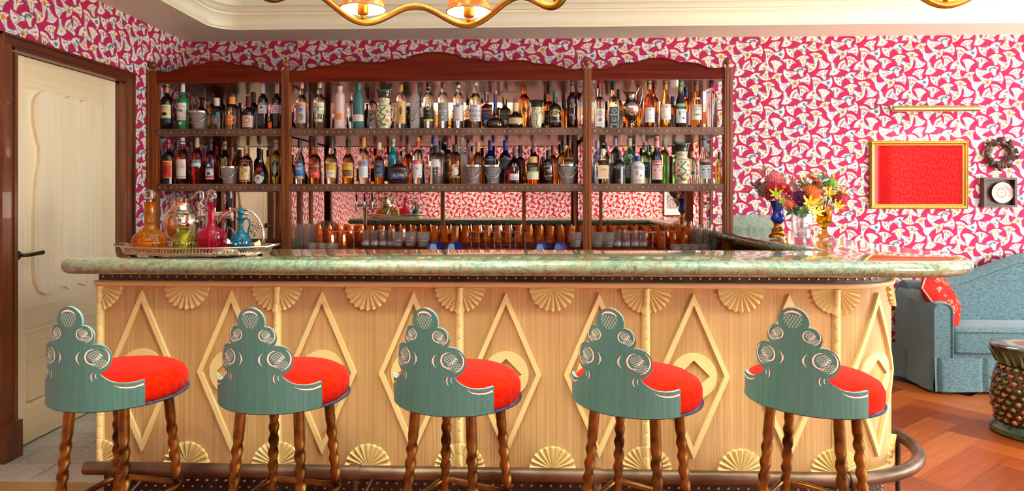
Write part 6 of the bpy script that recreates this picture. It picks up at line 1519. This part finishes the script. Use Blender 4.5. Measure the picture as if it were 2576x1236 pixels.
flower('dark_leaf_sprig', 1995, 530, 1, 'dark green leaves hanging over the crystal vase rim', f_leaf('#2c4424', 20, 6), -.06, 'leaf sprig')
flower('green_leaf_sprig', 2018, 533, 1, 'bright green leaves at the rim under the purple dahlia', f_leaf('#4c7a2c', 18, 6), -.07, 'leaf sprig')
# goblet
flower('green_hydrangea', 2093, 462, 2, 'lime green flower ball at the top of the goblet', f_ball('#8ab838', '#a8c850', 15, 90, .2, .14), -.01)
flower('eucalyptus_sprig', 2068, 449, 2, 'grey-green leaf sprig rising over the goblet flowers', f_leaf('#6a8a5c', 20, 8), 0, 'leaf sprig')
flower('crimson_celosia', 2112, 500, 2, 'crimson crested bloom on the outer side of the goblet', f_ball('#c02c4c', '#d85070', 23, 130, .2, .12), 0)
flower('golden_lily', 2086, 490, 2, 'golden yellow flame lily in the middle of the goblet', f_lily('#f0c41c', '#e8d040', 27), -.07)
flower('yellow_spider_lily', 2105, 520, 2, 'yellow flame lily spreading sideways below the crimson bloom', f_lily('#f0cc28', '#e8a828', 26), -.08)
flower('lemon_lily', 2060, 515, 2, 'lemon yellow lily between the crystal vase and goblet', f_lily('#f0d83c', '#d8d038', 24), -.10)
flower('yellow_button', 2095, 443, 2, 'yellow button flower standing high over the goblet', f_ball('#e0b428', '#e8c848', 7, 40, .15, .2), .02)
flower('lime_button', 2073, 437, 2, 'lime button flower at the very top of the goblet', f_ball('#b8b030', '#c8c048', 6, 40, .15, .2), .02)
flower('pink_sweet_pea', 2064, 470, 2, 'small magenta bloom between the pompon and green ball', f_lily('#d83c7c', '#e878a0', 11), -.03)
flower('red_berry_sprig', 2062, 525, 2, 'red berries low between the crystal vase and goblet', f_berry('#b81424', 9, 8), -.06)
flower('pink_twig', 2148, 475, 2, 'thin twig with tiny pink buds reaching towards the picture', f_berry('#d8a0a0', 6, 9))
flower('pale_leaf_sprig', 2092, 478, 2, 'pale green leaves behind the golden lily', f_leaf('#a8c080', 18, 8), .03, 'leaf sprig')
flower('orange_fringe_lily', 2080, 528, 2, 'orange fringed lily low over the goblet rim', f_lily('#e88424', '#f0b030', 18), -.06)

flower('pink_spray', 1962, 448, 0, 'pale pink spray behind the coral bloom', f_berry('#d89088', 13, 22), .04)
flower('red_dahlia', 1935, 495, 0, 'small red dahlia low at the outer side of the blue vase', f_ball('#c02838', '#d84858', 12, 70, .3, .15), -.03)
flower('yellow_star_lily', 1969, 508, 0, 'yellow flame lily hanging in front of the blue vase neck', f_lily('#e8c824', '#d8d848', 20), -.12)
flower('green_fern_sprig', 1912, 470, 0, 'olive leaf sprig at the outer edge of the blue vase flowers', f_leaf('#6a6a3c', 16, 8), .02, 'leaf sprig')
flower('rose_sprig_leaf', 1960, 470, 0, 'green leaves filling the blue vase behind the red zinnia', f_leaf('#5c7038', 26, 10), .03, 'leaf sprig')
flower('scarlet_zinnia', 1986, 486, 0, 'scarlet zinnia between the red zinnia and purple dahlia', f_daisy('#d02c1c', '#b82018', 14, 16, 3), -.03)
flower('amber_lily', 2022, 480, 1, 'amber flame lily standing behind the purple dahlia', f_lily('#e89828', '#f0c038', 26), .02)
flower('pale_yellow_lily', 2052, 535, 1, 'pale yellow lily curling down beside the crystal vase', f_lily('#f0dc50', '#d8d860', 24), -.12)
flower('middle_leaf_sprig', 2030, 470, 1, 'green leaves filling the middle bouquet behind the orange bloom', f_leaf('#52703a', 30, 12), .04, 'leaf sprig')
flower('white_spray', 2010, 466, 1, 'tiny white flowers behind the purple dahlia', f_berry('#e8dcc8', 12, 20), .04)
flower('red_wax_flower', 2068, 488, 1, 'small red bloom between the orange pincushion and golden lily', f_daisy('#c8281c', '#a01818', 10, 12, 2), -.02)
flower('goblet_leaf_sprig', 2088, 495, 2, 'green leaves filling the goblet behind the golden lily', f_leaf('#6a8a48', 30, 12), .04, 'leaf sprig')
flower('green_pompon', 2078, 463, 2, 'small green pompon under the eucalyptus', f_ball('#7a9c40', '#94b058', 10, 60, .2, .14), .0)
flower('saffron_lily', 2118, 485, 2, 'saffron flame lily above the crimson bloom', f_lily('#e8a41c', '#f0cc38', 20), -.04)
flower('white_phlox', 2108, 470, 2, 'white spray between the green ball and crimson bloom', f_berry('#ecdcd0', 11, 18), .02)

# ================================================================== wall pieces
YW = YB - .001
def W(px, py, off=.0): p = at(px, py, Y=YW - off); return p
a, b = W(2191, 354, .03), W(2438, 526, .03)
pic = thing('framed_picture', 'plain red picture under glass in a thin gold beaded frame', 'picture', ((a.x + b.x) / 2, YW, b.z))
hw, hh = (b.x - a.x) / 2, a.z - b.z; fw = 12 / F * 5
goldf = pm('#c8923c', .35, .7)
mb = MB()
prf = [(0, 0), (0, .022), (.006, .030), (.012, .026), (.018, .026), (.026, .014), (fw, .010), (fw, .004)]
mb.grid(lambda u, v: (lambda c, q: ((-hw + q[0], hw - q[0], hw - q[0], -hw + q[0])[c], -q[1], (q[0], q[0], hh - q[0], hh - q[0])[c]))(round(u * 4) % 4, prf[round(v * 7)]), 4, 8, closed_u=True)
fr = mb.build('frame', goldf, pic, smooth=0)
mb = MB()
nb, nh = int(2 * hw / .013), int(hh / .013)
for k in range(nb + 1):
    for z in (.009, hh - .009): mb.ball((-hw + .006 + k * (2 * hw - .012) / nb, -.028, z), .0052, 6, 4)
for k in range(nh + 1):
    for x in (-hw + .009, hw - .009): mb.ball((x, -.028, .006 + k * (hh - .012) / nh), .0052, 6, 4)
mb.build('beading', goldf, fr, smooth=60)['kind'] = 'stuff'
mb = MB(); mb.box(-hw + fw, hw - fw, -.006, -.004, fw, hh - fw); mb.build('red_sheet', 'redart', pic)
mb = MB(); mb.add([(-hw + fw - .004, -.0095, fw - .004), (hw - fw + .004, -.0095, fw - .004), (hw - fw + .004, -.0095, hh - fw + .004), (-hw + fw - .004, -.0095, hh - fw + .004)], [(0, 1, 2, 3)]); mb.build('glass_pane', 'thinpane', pic)
# picture light
a, b = W(2247, 274, .14), W(2463, 274, .14)
pl_ = thing('picture_light', 'long brass tube picture light above the red picture', 'picture light', ((a.x + b.x) / 2, YW, a.z))
L2 = (b.x - a.x) / 2
mb = MB(); mb.tube([(-L2, -.14, 0), (L2, -.14, 0)], .0215, 20); mb.build('lamp_tube', 'brasspic', pl_, smooth=50)
for x in (-L2 * .55, L2 * .25):
    mb = MB(); mb.box(x - .09, x + .09, -.014, 0, .012, .040); mb.tube([(x, -.01, .026), (x, -.06, .034), (x, -.125, .012)], .005, 8); mb.build('bracket', 'brasspic', pl_, smooth=50)
area('picture_lamp', (pl_.location.x, YW - .145, pl_.location.z - .024), (R(-25), 0, 0), L2 * 1.8, .02, 3.0, (1, .78, .5))
# carved wreath
c = W(2517, 387, .04); rw = 29 / F * 5
wr = thing('carved_wreath', 'round dark carved wooden wreath above the framed plate', 'carving', (c.x, YW, c.z))
dk = noisy('carved_dark_wood', '#2a130a', '#5c3018', 30, .45, 0, .3)
mb = MB(); mb.tube([(rw * math.cos(2 * PI * k / 40), -.028, rw * math.sin(2 * PI * k / 40)) for k in range(40)], .022, 12, True); mb.build('ring', dk, wr, smooth=60)
lf = MB()
lf.add([(0, 0, 0), (.012, -.008, .010), (.015, -.012, .022), (.008, -.008, .034), (0, -.014, .042), (-.008, -.008, .034), (-.015, -.012, .022), (-.012, -.008, .010), (0, -.018, .02), (0, .004, .02)], [(0, 1, 8), (1, 2, 8), (2, 3, 8), (3, 4, 8), (4, 5, 8), (5, 6, 8), (6, 7, 8), (7, 0, 8), (0, 7, 9), (7, 6, 9), (6, 5, 9), (5, 4, 9), (4, 3, 9), (3, 2, 9), (2, 1, 9), (1, 0, 9)])
lm = lf.mesh('carved_leaf', dk, 30)
for k in range(34):
    an = 2 * PI * k / 17 + (k // 17) * .18; r_ = rw + (.012 if k < 17 else -.010)
    o = link('carved_leaf', lm, wr, (r_ * math.cos(an) * .95, -.036 - .008 * (k % 3), r_ * math.sin(an) * .95)); o.rotation_euler = (random.uniform(-.4, .1), -an + PI / 2 + (1.2 if k % 2 else -1.0) + random.uniform(-.3, .3), 0); o.scale = (1.15,) * 3
for k in range(3):
    mb = MB(); mb.ball((0, 0, 0), .015, 8, 6, sz=1.9); o = mb.build('carved_bud', dk, wr, loc=((-.022, .0, .022)[k], -.05, -rw + .004)); 
# shadow box with plate
a, b = W(2476, 447, .05), W(2559, 522, .05)
sb = thing('shadow_box', 'square brown leather shadow box holding a round plate', 'shadow box', ((a.x + b.x) / 2, YW, b.z)); hw, hh = (b.x - a.x) / 2, a.z - b.z
lea = noisy('brown_leather', '#3c241c', '#553528', 40, .55, 0, .15)
mb = MB(); mb.box(-hw, hw, -.006, 0, 0, hh); mb.build('back_board', lea, sb)
for x0, x1, z0, z1 in ((-hw, -hw + .016, 0, hh), (hw - .016, hw, 0, hh), (-hw + .016, hw - .016, 0, .016), (-hw + .016, hw - .016, hh - .016, hh)):
    mb = MB(); mb.box(x0, x1, -.05, -.006, z0, z1); mb.build('box_side', lea, sb)
c = W(2520, 485, .02); rp = 26.5 / F * 5
pt = thing('painted_plate', 'round white plate with gold rim, red petal ring and painted eye', 'plate', (c.x, YW - .007, c.z)); pt.rotation_euler = (R(90), 0, 0)
mb = MB(); mb.lathe([(0, .004), (rp * .55, .004), (rp * .62, .006), (rp * .95, .018), (rp, .021), (rp, .023), (rp * .94, .021), (rp * .6, .009), (0, .007)], 40); mb.build('dish', pm('#d8ccb8', .25), pt, smooth=40)
mb = MB(); mb.tube([(rp * math.cos(2 * PI * k / 48), rp * math.sin(2 * PI * k / 48), .022) for k in range(48)], .0016, 6, True); mb.build('gold_rim', goldm, pt, smooth=60)
mb = MB()
def flat(x, y, rx, ry, rot, mat, z=.0100, n=10):
    c_, s_ = math.cos(rot), math.sin(rot)
    mb.add([(x + rx * math.cos(q) * c_ - ry * math.sin(q) * s_, y + rx * math.cos(q) * s_ + ry * math.sin(q) * c_, z) for q in [2 * PI * k / n for k in range(n)]], [tuple(range(n))], mat)
flat(0, 0, rp * .56, rp * .56, 0, 3, .0095, 32)
for k in range(16):
    an = 2 * PI * k / 16; flat(rp * .42 * math.cos(an), rp * .42 * math.sin(an), rp * .10, rp * .055, an, 0)
flat(0, 0, rp * .26, rp * .26, 0, 3, .0103, 20); flat(0, 0, rp * .16, rp * .085, .1, 1, .0107); flat(0, 0, rp * .07, rp * .07, 0, 2, .0111)
for k in range(7):
    an = .4 + k * .24; flat(rp * .78 * math.cos(an), rp * .78 * math.sin(an), rp * .12, rp * .07, an, 4, .0185)
mb.build('painted_pattern', [pm('#c03424', .4), pm('#e8dcc8', .4), pm('#3c2418', .4), pm('#d8b890', .4), pm('#c8b8c8', .4)], pt, smooth=0, recalc=False)
# framed print on the wall behind the camera, seen in the mirror
fp = thing('framed_print', 'speckled violet print in a dark frame seen in the mirror', 'picture', (2.72, YF, 1.0)); fp.rotation_euler = (0, 0, PI)
mb = MB(); mb.box(-.26, .26, -.02, -.001, 0, .72); mb.build('frame', 'mahogx', fp)
mb = MB(); mb.box(-.235, .235, -.023, -.02, .025, .695); mb.build('mount', 'white', fp)
mb = MB(); mb.box(-.20, .20, -.025, -.023, .13, .66); mb.build('print', noisy('speckled_print', '#5a4a74', '#d8c8c0', 45, .6, 0, 0, 6), fp)

# ================================================================== sofa, cushion, garden stool
SXL, SXR = at(2343, 990, Z=0).x, at(2343, 990, Z=0).x + 2.1
SYF, SYB = at(2400, 994, Z=0).y, YB - .03
sofa = thing('sofa', 'blue-grey chenille camelback sofa with pleated skirt against the pink wall', 'sofa', ((SXL + SXR) / 2, (SYF + SYB) / 2, 0))
sw, sd = (SXR - SXL) / 2, (SYB - SYF) / 2
ZST = .455
def rbox(x0, x1, y0, y1, z0, z1, r, seg=3):
    bm = bmesh.new(); bmesh.ops.create_cube(bm, size=1)
    for v in bm.verts: v.co = Vector((lerp(x0, x1, v.co.x + .5), lerp(y0, y1, v.co.y + .5), lerp(z0, z1, v.co.z + .5)))
    bmesh.ops.bevel(bm, geom=bm.edges[:], offset=r, segments=seg, profile=.5, affect='EDGES')
    mb = MB(); mb.v = [tuple(v.co) for v in bm.verts]; bm.verts.index_update(); mb.f = [tuple(v.index for v in f.verts) for f in bm.faces]; mb.m = [0] * len(mb.f); bm.free()
    return mb
# back with a camel hump
def crest(x):
    t = max(0, 1 - abs(x) / (sw * .82)); return .72 + .225 * (t * t * (3 - 2 * t))
nx = 40
mb = MB(); vs = []
sec = [(SYB - sd - (SYF + SYB) / 2 + sd - .02, 0)]
yb0, yb1 = sd - .20, sd - .01
for k in range(nx + 1):
    x = lerp(-sw + .04, sw - .04, k / nx); zt = crest(x)
    ring = [(yb0, .25), (yb0 + .01, zt - .06), (yb0 + .03, zt - .02), (yb0 + .08, zt + .005), (yb0 + .13, zt - .01), (yb1 - .01, zt - .05), (yb1, .25)]
    vs += [(x, y, z) for y, z in ring]
m_ = 7
mb.add(vs, [(k * m_ + j, (k + 1) * m_ + j, (k + 1) * m_ + (j + 1) % m_, k * m_ + (j + 1) % m_) for k in range(nx) for j in range(m_)] + [tuple(range(m_)), tuple(reversed(range(nx * m_, (nx + 1) * m_)))])
bk = mb.build('backrest', 'sofa', sofa, smooth=50)
mb = MB(); mb.tube([(x, yb0 + .012 - .004, crest(x) - .055) for x in [lerp(-sw + .1, sw - .1, k / 60) for k in range(61)]], .006, 8); mb.build('piping', 'sofa', bk, smooth=60)
for s in (-1, 1):
    xa, xb = (-sw, -sw + .13) if s < 0 else (sw - .13, sw)
    mb = MB(); vs = []
    ny = 14
    for k in range(ny + 1):
        t = k / ny; y = lerp(-sd + .01, sd - .08, t); zt = .622 + .05 * t + .02 * math.sin(PI * t)
        fl = .012 * math.sin(PI * min(1, (1 - t)))
        ring = [(xa, .235), (xa - fl * (s < 0), zt - .05), (xa + .02, zt - .012), ((xa + xb) / 2, zt), (xb - .02, zt - .012), (xb + fl * (s > 0), zt - .05), (xb, .235)]
        vs += [(x, y, z) for x, z in ring]
    mb.add(vs, [(k * m_ + j, (k + 1) * m_ + j, (k + 1) * m_ + (j + 1) % m_, k * m_ + (j + 1) % m_) for k in range(ny) for j in range(m_)] + [tuple(range(m_)), tuple(reversed(range(ny * m_, (ny + 1) * m_)))])
    am_ = mb.build('arm', 'sofa', sofa, smooth=40)
    ring = [(xa + .004, .24), (xa + .004, .575), (xa + .024, .608), ((xa + xb) / 2, .620), (xb - .024, .608), (xb - .004, .575), (xb - .004, .24)]
    mb = MB(); mb.tube([(x, -sd + .006, z) for x, z in ring], .005, 8); mb.build('piping', 'sofa', am_, smooth=60)
mb = rbox(-sw + .10, sw - .10, -sd + .03, sd - .05, .06, .30, .015); mb.build('base', 'sofa', sofa)
mb = rbox(-sw + .13, sw - .13, -sd + .004, yb0 + .01, .262, ZST, .045, 4); sc_ = mb.build('seat_cushion', 'sofa', sofa, smooth=60)
for z in (.288, ZST - .03):
    mb = MB(); mb.tube([(-sw + .15, yb0 - .1, z), (-sw + .133, -sd + .05, z), (-sw + .17, -sd + .003, z), (sw - .17, -sd + .003, z), (sw - .133, -sd + .05, z), (sw - .15, yb0 - .1, z)], .0065, 8); mb.build('piping', 'sofa', sc_, smooth=60)
# skirt with inverted pleats
def skirt(p0, p1, nrm, pleats):
    L = (Vector(p1) - Vector(p0)).length; pts = []; n = int(L / .012)
    for k in range(n + 1):
        s = k / n * L; o = .004 * math.sin(s * 17)
        for q in pleats:
            if abs(s - q) < .022: o -= .022 * (1 - abs(s - q) / .022)
        pts.append((s / L, o))
    mb = MB(); vs = []
    for t, o in pts:
        for z, fl in ((.25, .0), (.14, .006), (.022, .014)):
            x, y = lerp(p0[0], p1[0], t) + nrm[0] * (o * (1 if z < .2 else .5) + fl), lerp(p0[1], p1[1], t) + nrm[1] * (o * (1 if z < .2 else .5) + fl)
            vs.append((x, y, z))
    mb.add(vs, [(3 * k + j, 3 * k + 3 + j, 3 * k + 4 + j, 3 * k + 1 + j) for k in range(n) for j in (0, 1)])
    return mb
skirt((-sw, -sd), (sw, -sd), (0, -1), [.025, .33, 1.05, 1.75, 2 * sw - .025]).build('skirt', 'sofa', sofa, smooth=50)
skirt((-sw, sd - .02), (-sw, -sd), (-1, 0), [.2, 2 * sd - .04]).build('skirt', 'sofa', sofa, smooth=50)
skirt((sw, -sd), (sw, sd - .02), (1, 0), [.025, .3]).build('skirt', 'sofa', sofa, smooth=50)
# red floral cushion leaning on the arm
cm = Matrix.Rotation(R(-34), 3, 'Y') @ Matrix.Rotation(R(48), 3, 'Z')
c = at(2405, 806, Y=SYF + .20) + cm @ Vector((0, 0, .19))
cu = thing('throw_cushion', 'red cushion with small flower sprigs leaning in the sofa corner', 'cushion', tuple(c))
cu.rotation_euler = cm.to_euler()
cs = .195
def cushion_pt(u, v, s):
    a, b_ = (u - .5) * 2, (v - .5) * 2
    k = (1 - a * a) ** .5 * (1 - b_ * b_) ** .5 if abs(a) < 1 and abs(b_) < 1 else 0
    pin = 1 - .07 * (1 - abs(a)) * abs(b_) - .07 * (1 - abs(b_)) * abs(a)
    return (a * cs * pin, s * (.005 + .065 * k ** .7), b_ * cs * pin)
mb = MB(); mb.grid(lambda u, v: cushion_pt(u, v, -1), 17, 17); mb.grid(lambda u, v: cushion_pt(1 - u, v, 1), 17, 17); body = mb.build('cover', noisy('red_cotton', '#b01c14', '#c42a1c', 80, .85, 0, .1), cu, smooth=80, recalc=False)
mb = MB(); rr = random.Random(5)
for k in range(34):
    u0, v0 = rr.uniform(.1, .9), rr.uniform(.1, .9)
    for q in range(6):
        du, dv = rr.uniform(-.045, .045), rr.uniform(-.045, .045); r_ = rr.uniform(.008, .02)
        vs = []
        for j in range(6):
            x, y, z = cushion_pt(u0 + du + r_ * math.cos(j * 1.047), v0 + dv + r_ * math.sin(j * 1.047), -1); vs.append((x, y - .0012, z))
        mb.add(vs, [tuple(range(6))], q % 3)
mb.build('flower_print', [pm('#e8c8a0', .8), pm('#d88a70', .8), pm('#5a5a3c', .8)], cu, smooth=0, recalc=False)['kind'] = 'stuff'
mb = MB(); mb.tube([cushion_pt(*q, -1)[0:1] + (0,) + cushion_pt(*q, -1)[2:] for q in [(t, 0) for t in np.linspace(0, 1, 9)[:-1]] + [(1, t) for t in np.linspace(0, 1, 9)[:-1]] + [(1 - t, 1) for t in np.linspace(0, 1, 9)[:-1]] + [(0, 1 - t) for t in np.linspace(0, 1, 9)[:-1]]], .0055, 8, True); mb.build('piping', pm('#a8b4b4', .8), cu, smooth=60)

# pineapple garden stool
gp = at(2563, 1080, Z=0); GX, GY = gp.x + .02, at(2520, 1124, Z=0).y + .19
gs = thing('garden_stool', 'glazed green and brown pineapple ceramic garden stool beside the sofa', 'garden stool', (GX, GY, 0))
gz = lambda py: at(2540, py, Y=GY).z
glz = noisy('green_glaze', '#122418', '#3a5236', 12, .12, 0, .05, coat=.8); glb = noisy('amber_glaze', '#16140a', '#34260e', 10, .12, 0, .05, coat=.8)
mb = MB(); mb.lathe([(0, 0), (.195, 0), (.205, .01), (.205, .035), (.19, .05), (.178, .065), (0, .065)], 40); mb.build('foot', glz, gs, smooth=40)
bp = [(.172, .06), (.19, .11), (.20, .18), (.20, .25), (.19, .32), (.172, .375), (.160, .395)]
mb = MB(); mb.lathe([(0, .06)] + bp + [(0, .395)], 40); mb.build('body', glb, gs, smooth=60)
mb = MB(); mb.lathe([(0, .39), (.155, .39), (.17, .41), (.19, .45), (.205, .485), (.205, .50), (.195, .508), (0, .508)], 40); tp = mb.build('crown_top', glz, gs, smooth=40)
mb = MB()
for k in range(30):
    a0 = 2 * PI * k / 30; vs = [(.158 * math.cos(a0 - .09), .158 * math.sin(a0 - .09), .395), (.158 * math.cos(a0 + .09), .158 * math.sin(a0 + .09), .395), (.212 * math.cos(a0), .212 * math.sin(a0), .482), (.178 * math.cos(a0), .178 * math.sin(a0), .40)]
    mb.add(vs, [(0, 3, 2), (3, 1, 2)], k % 2)
mb.build('crown_leaves', [pm('#5c6a3c', .15, coat=.7), pm('#2c4028', .15, coat=.7)], tp, smooth=0)['kind'] = 'stuff'
mb = MB()
for r_, z_, m2 in ((.17, .5085, 0), (.13, .509, 1), (.09, .5095, 2)): mb.add([(r_ * math.cos(2 * PI * k / 24) * (1 + .12 * (k % 3 == 0)), r_ * math.sin(2 * PI * k / 24) * (1 + .12 * (k % 3 == 0)), z_) for k in range(24)], [tuple(range(24))], m2)
mb.build('painted_flower', [pm('#6a6a74', .2, coat=.6), pm('#b8a87c', .2, coat=.6), pm('#a84a24', .2, coat=.6)], tp, smooth=0)
sm_ = MB()
n = 8
n = 10
vs = [(0, -.021, 0)] + [((.012 if k % 2 else .0145) * math.cos(2 * PI * k / n), -.013 if k % 2 else -.010, (.012 if k % 2 else .0145) * math.sin(2 * PI * k / n)) for k in range(n)] + [(.020 * math.cos(2 * PI * k / n), .004, .020 * math.sin(2 * PI * k / n)) for k in range(n)]
fsx = [(0, 1 + k, 1 + (k + 1) % n) for k in range(n)] + [(1 + k, 1 + n + k, 1 + n + (k + 1) % n, 1 + (k + 1) % n) for k in range(n)]
sme = []
for c_ in ('#a8541a', '#8a4a18', '#6a5a20'):
    sm_ = MB(); o_ = 0
    sm_.add(vs, fsx[:n], 0); 
    for f_ in fsx[n:]: sm_.f.append(f_); sm_.m.append(1)
    sme.append(sm_.mesh('pineapple_scale', [pm(c_, .15, coat=.8), pm('#2c2a10', .15, coat=.8)], 0))
row = 0; z = .092
while z < .385:
    r_ = interp(bp, z); m2 = 26
    for k in range(m2):
        an = 2 * PI * (k + .5 * (row % 2)) / m2
        if math.sin(an) > .35: continue
        o = link('pineapple_scale', sme[(k * 7 + row) % 3], gs, (r_ * math.cos(an), r_ * math.sin(an), z)); o.rotation_euler = (0, 0, an + PI / 2)
    z += .036; row += 1

# ================================================================== chandeliers
def shade_mat():
    m, nt, p = nmat('orange_shade'); v = mapped(nt, (1, 1, 1))
    n1 = node(nt, 'ShaderNodeTexNoise', i_Scale=28., i_Detail=3.); nt.links.new(v, n1.inputs['Vector'])
    c = ramp(nt, n1.outputs[0], [(.42, '#d8642c'), (.52, '#e07838'), (.6, '#e8c07c')])
    nt.links.new(c, p.inputs['Base Color']); p.inputs['Roughness'].default_value = .8
    tr = node(nt, 'ShaderNodeBsdfTranslucent'); nt.links.new(c, tr.inputs['Color'])
    mx = node(nt, 'ShaderNodeMixShader', i_Fac=.45); out = nt.nodes['Material Output']
    nt.links.new(p.outputs[0], mx.inputs[1]); nt.links.new(tr.outputs[0], mx.inputs[2]); nt.links.new(mx.outputs[0], out.inputs[0])
    return m
def lining_mat():
    m, nt, p = nmat('yellow_lining')
    p.inputs['Base Color'].default_value = rgba('#ecc040'); p.inputs['Roughness'].default_value = .9
    tr = node(nt, 'ShaderNodeBsdfTranslucent'); tr.inputs['Color'].default_value = rgba('#f0c860')
    mx = node(nt, 'ShaderNodeMixShader', i_Fac=.35); nt.links.new(p.outputs[0], mx.inputs[1]); nt.links.new(tr.outputs[0], mx.inputs[2]); nt.links.new(mx.outputs[0], nt.nodes['Material Output'].inputs[0])
    return m
SHM = shade_mat(); LIN = lining_mat(); BULB = pm((1., .72, .34), .3, emit=25.); BULB.cycles.emission_sampling = 'NONE'
def chandelier(cx, cy, rot, zl, label):
    ch = thing('chandelier', label, 'chandelier', (cx, cy, zl), R(rot), 'brass chandeliers')
    RC, NL = .60, 8
    mb = MB(); mb.tube([(RC * math.cos(q), RC * math.sin(q), .045 * (1 - math.cos(NL * q))) for q in [2 * PI * k / 192 for k in range(192)]], .0145, 12, True); mb.build('wavy_ring', 'brass', ch, smooth=60)
    mb = MB()
    for k in range(4):
        q = PI / 4 * (2 * k + .5) ; mb.tube([(RC * math.cos(q), RC * math.sin(q), .09), (.05 * math.cos(q), .05 * math.sin(q), .55)], .005, 8)
    mb.tube([(0, 0, .5), (0, 0, ZCEIL - zl - .02)], .010, 10); mb.lathe([(.0, 0), (.06, 0), (.065, .012), (.05, .02), (0, .02)], 24, (0, 0, ZCEIL - zl - .021)); mb.build('suspension', 'brass', ch, smooth=50)
    for k in range(NL):
        q = 2 * PI * k / NL; x, y = RC * math.cos(q), RC * math.sin(q)
        mb = MB(); mb.ball((0, 0, .024), .011, 12, 8); mb.lathe([(.008, .030), (.022, .036), (.024, .04), (.022, .075), (.024, .078), (.018, .084), (.0, .085)], 20); lh = mb.build('lamp_holder', 'brass', ch, smooth=50, loc=(x, y, 0))
        mb = MB(); mb.grid(lambda u, v: (lerp(.098, .066, v) * math.cos(2 * PI * u), lerp(.098, .066, v) * math.sin(2 * PI * u), lerp(.058, .20, v)), 40, 3, closed_u=True); sh_ = mb.build('lamp_shade', SHM, ch, smooth=60, recalc=False, loc=(x, y, 0))
        mb = MB(); mb.grid(lambda u, v: (lerp(.0965, .0645, v) * math.cos(2 * PI * u), lerp(.0965, .0645, v) * math.sin(2 * PI * u), lerp(.059, .199, v)), 40, 3, closed_u=True); mb.build('lining', LIN, sh_, smooth=60, recalc=False)
        mb = MB(); mb.tube([(.098 * math.cos(2 * PI * j / 40), .098 * math.sin(2 * PI * j / 40), .058) for j in range(40)], .0032, 6, True); mb.build('braid_trim', noisy('grey_braid', '#6a6460', '#b0a898', 300, .8), ch, smooth=60, loc=(x, y, 0))
        mb = MB()
        for j in range(3): a = 2 * PI * j / 3 + .5; mb.tube([(.018 * math.cos(a), .018 * math.sin(a), .078), (.096 * math.cos(a), .096 * math.sin(a), .066)], .0012, 5)
        mb.build('shade_spokes', 'brass', lh)
        mb = MB(); mb.lathe([(.006, .085), (.010, .095), (.014, .115), (.010, .135), (.003, .15), (0, .151)], 12); mb.build('bulb', BULB, lh, smooth=60)
        d_ = bpy.data.lights.new('lamp_glow', 'POINT'); d_.energy = LAMP_W; d_.color = (1, .95, .76); d_.shadow_soft_size = .018
        o = bpy.data.objects.new('lamp_glow', d_); COL.objects.link(o); o.parent = ch; o.location = (x, y, .125)
LAMP_W = 34.0
chandelier(-.37, 2.30, 75 - 45 * 1, ZC + .75, 'wavy brass chandelier ring with orange shades hanging over the left stools')
chandelier(1.72, 2.10, 0, ZC + .765, 'wavy brass chandelier with one shade showing near the sofa')
chandelier(-.75, .30, 20, ZC + .75, 'wavy brass chandelier with orange shades over the seating side, glimpsed in the mirror')
chandelier(2.1, .30, 0, ZC + .75, 'wavy brass chandelier with orange shades over the seating side beyond the stools')
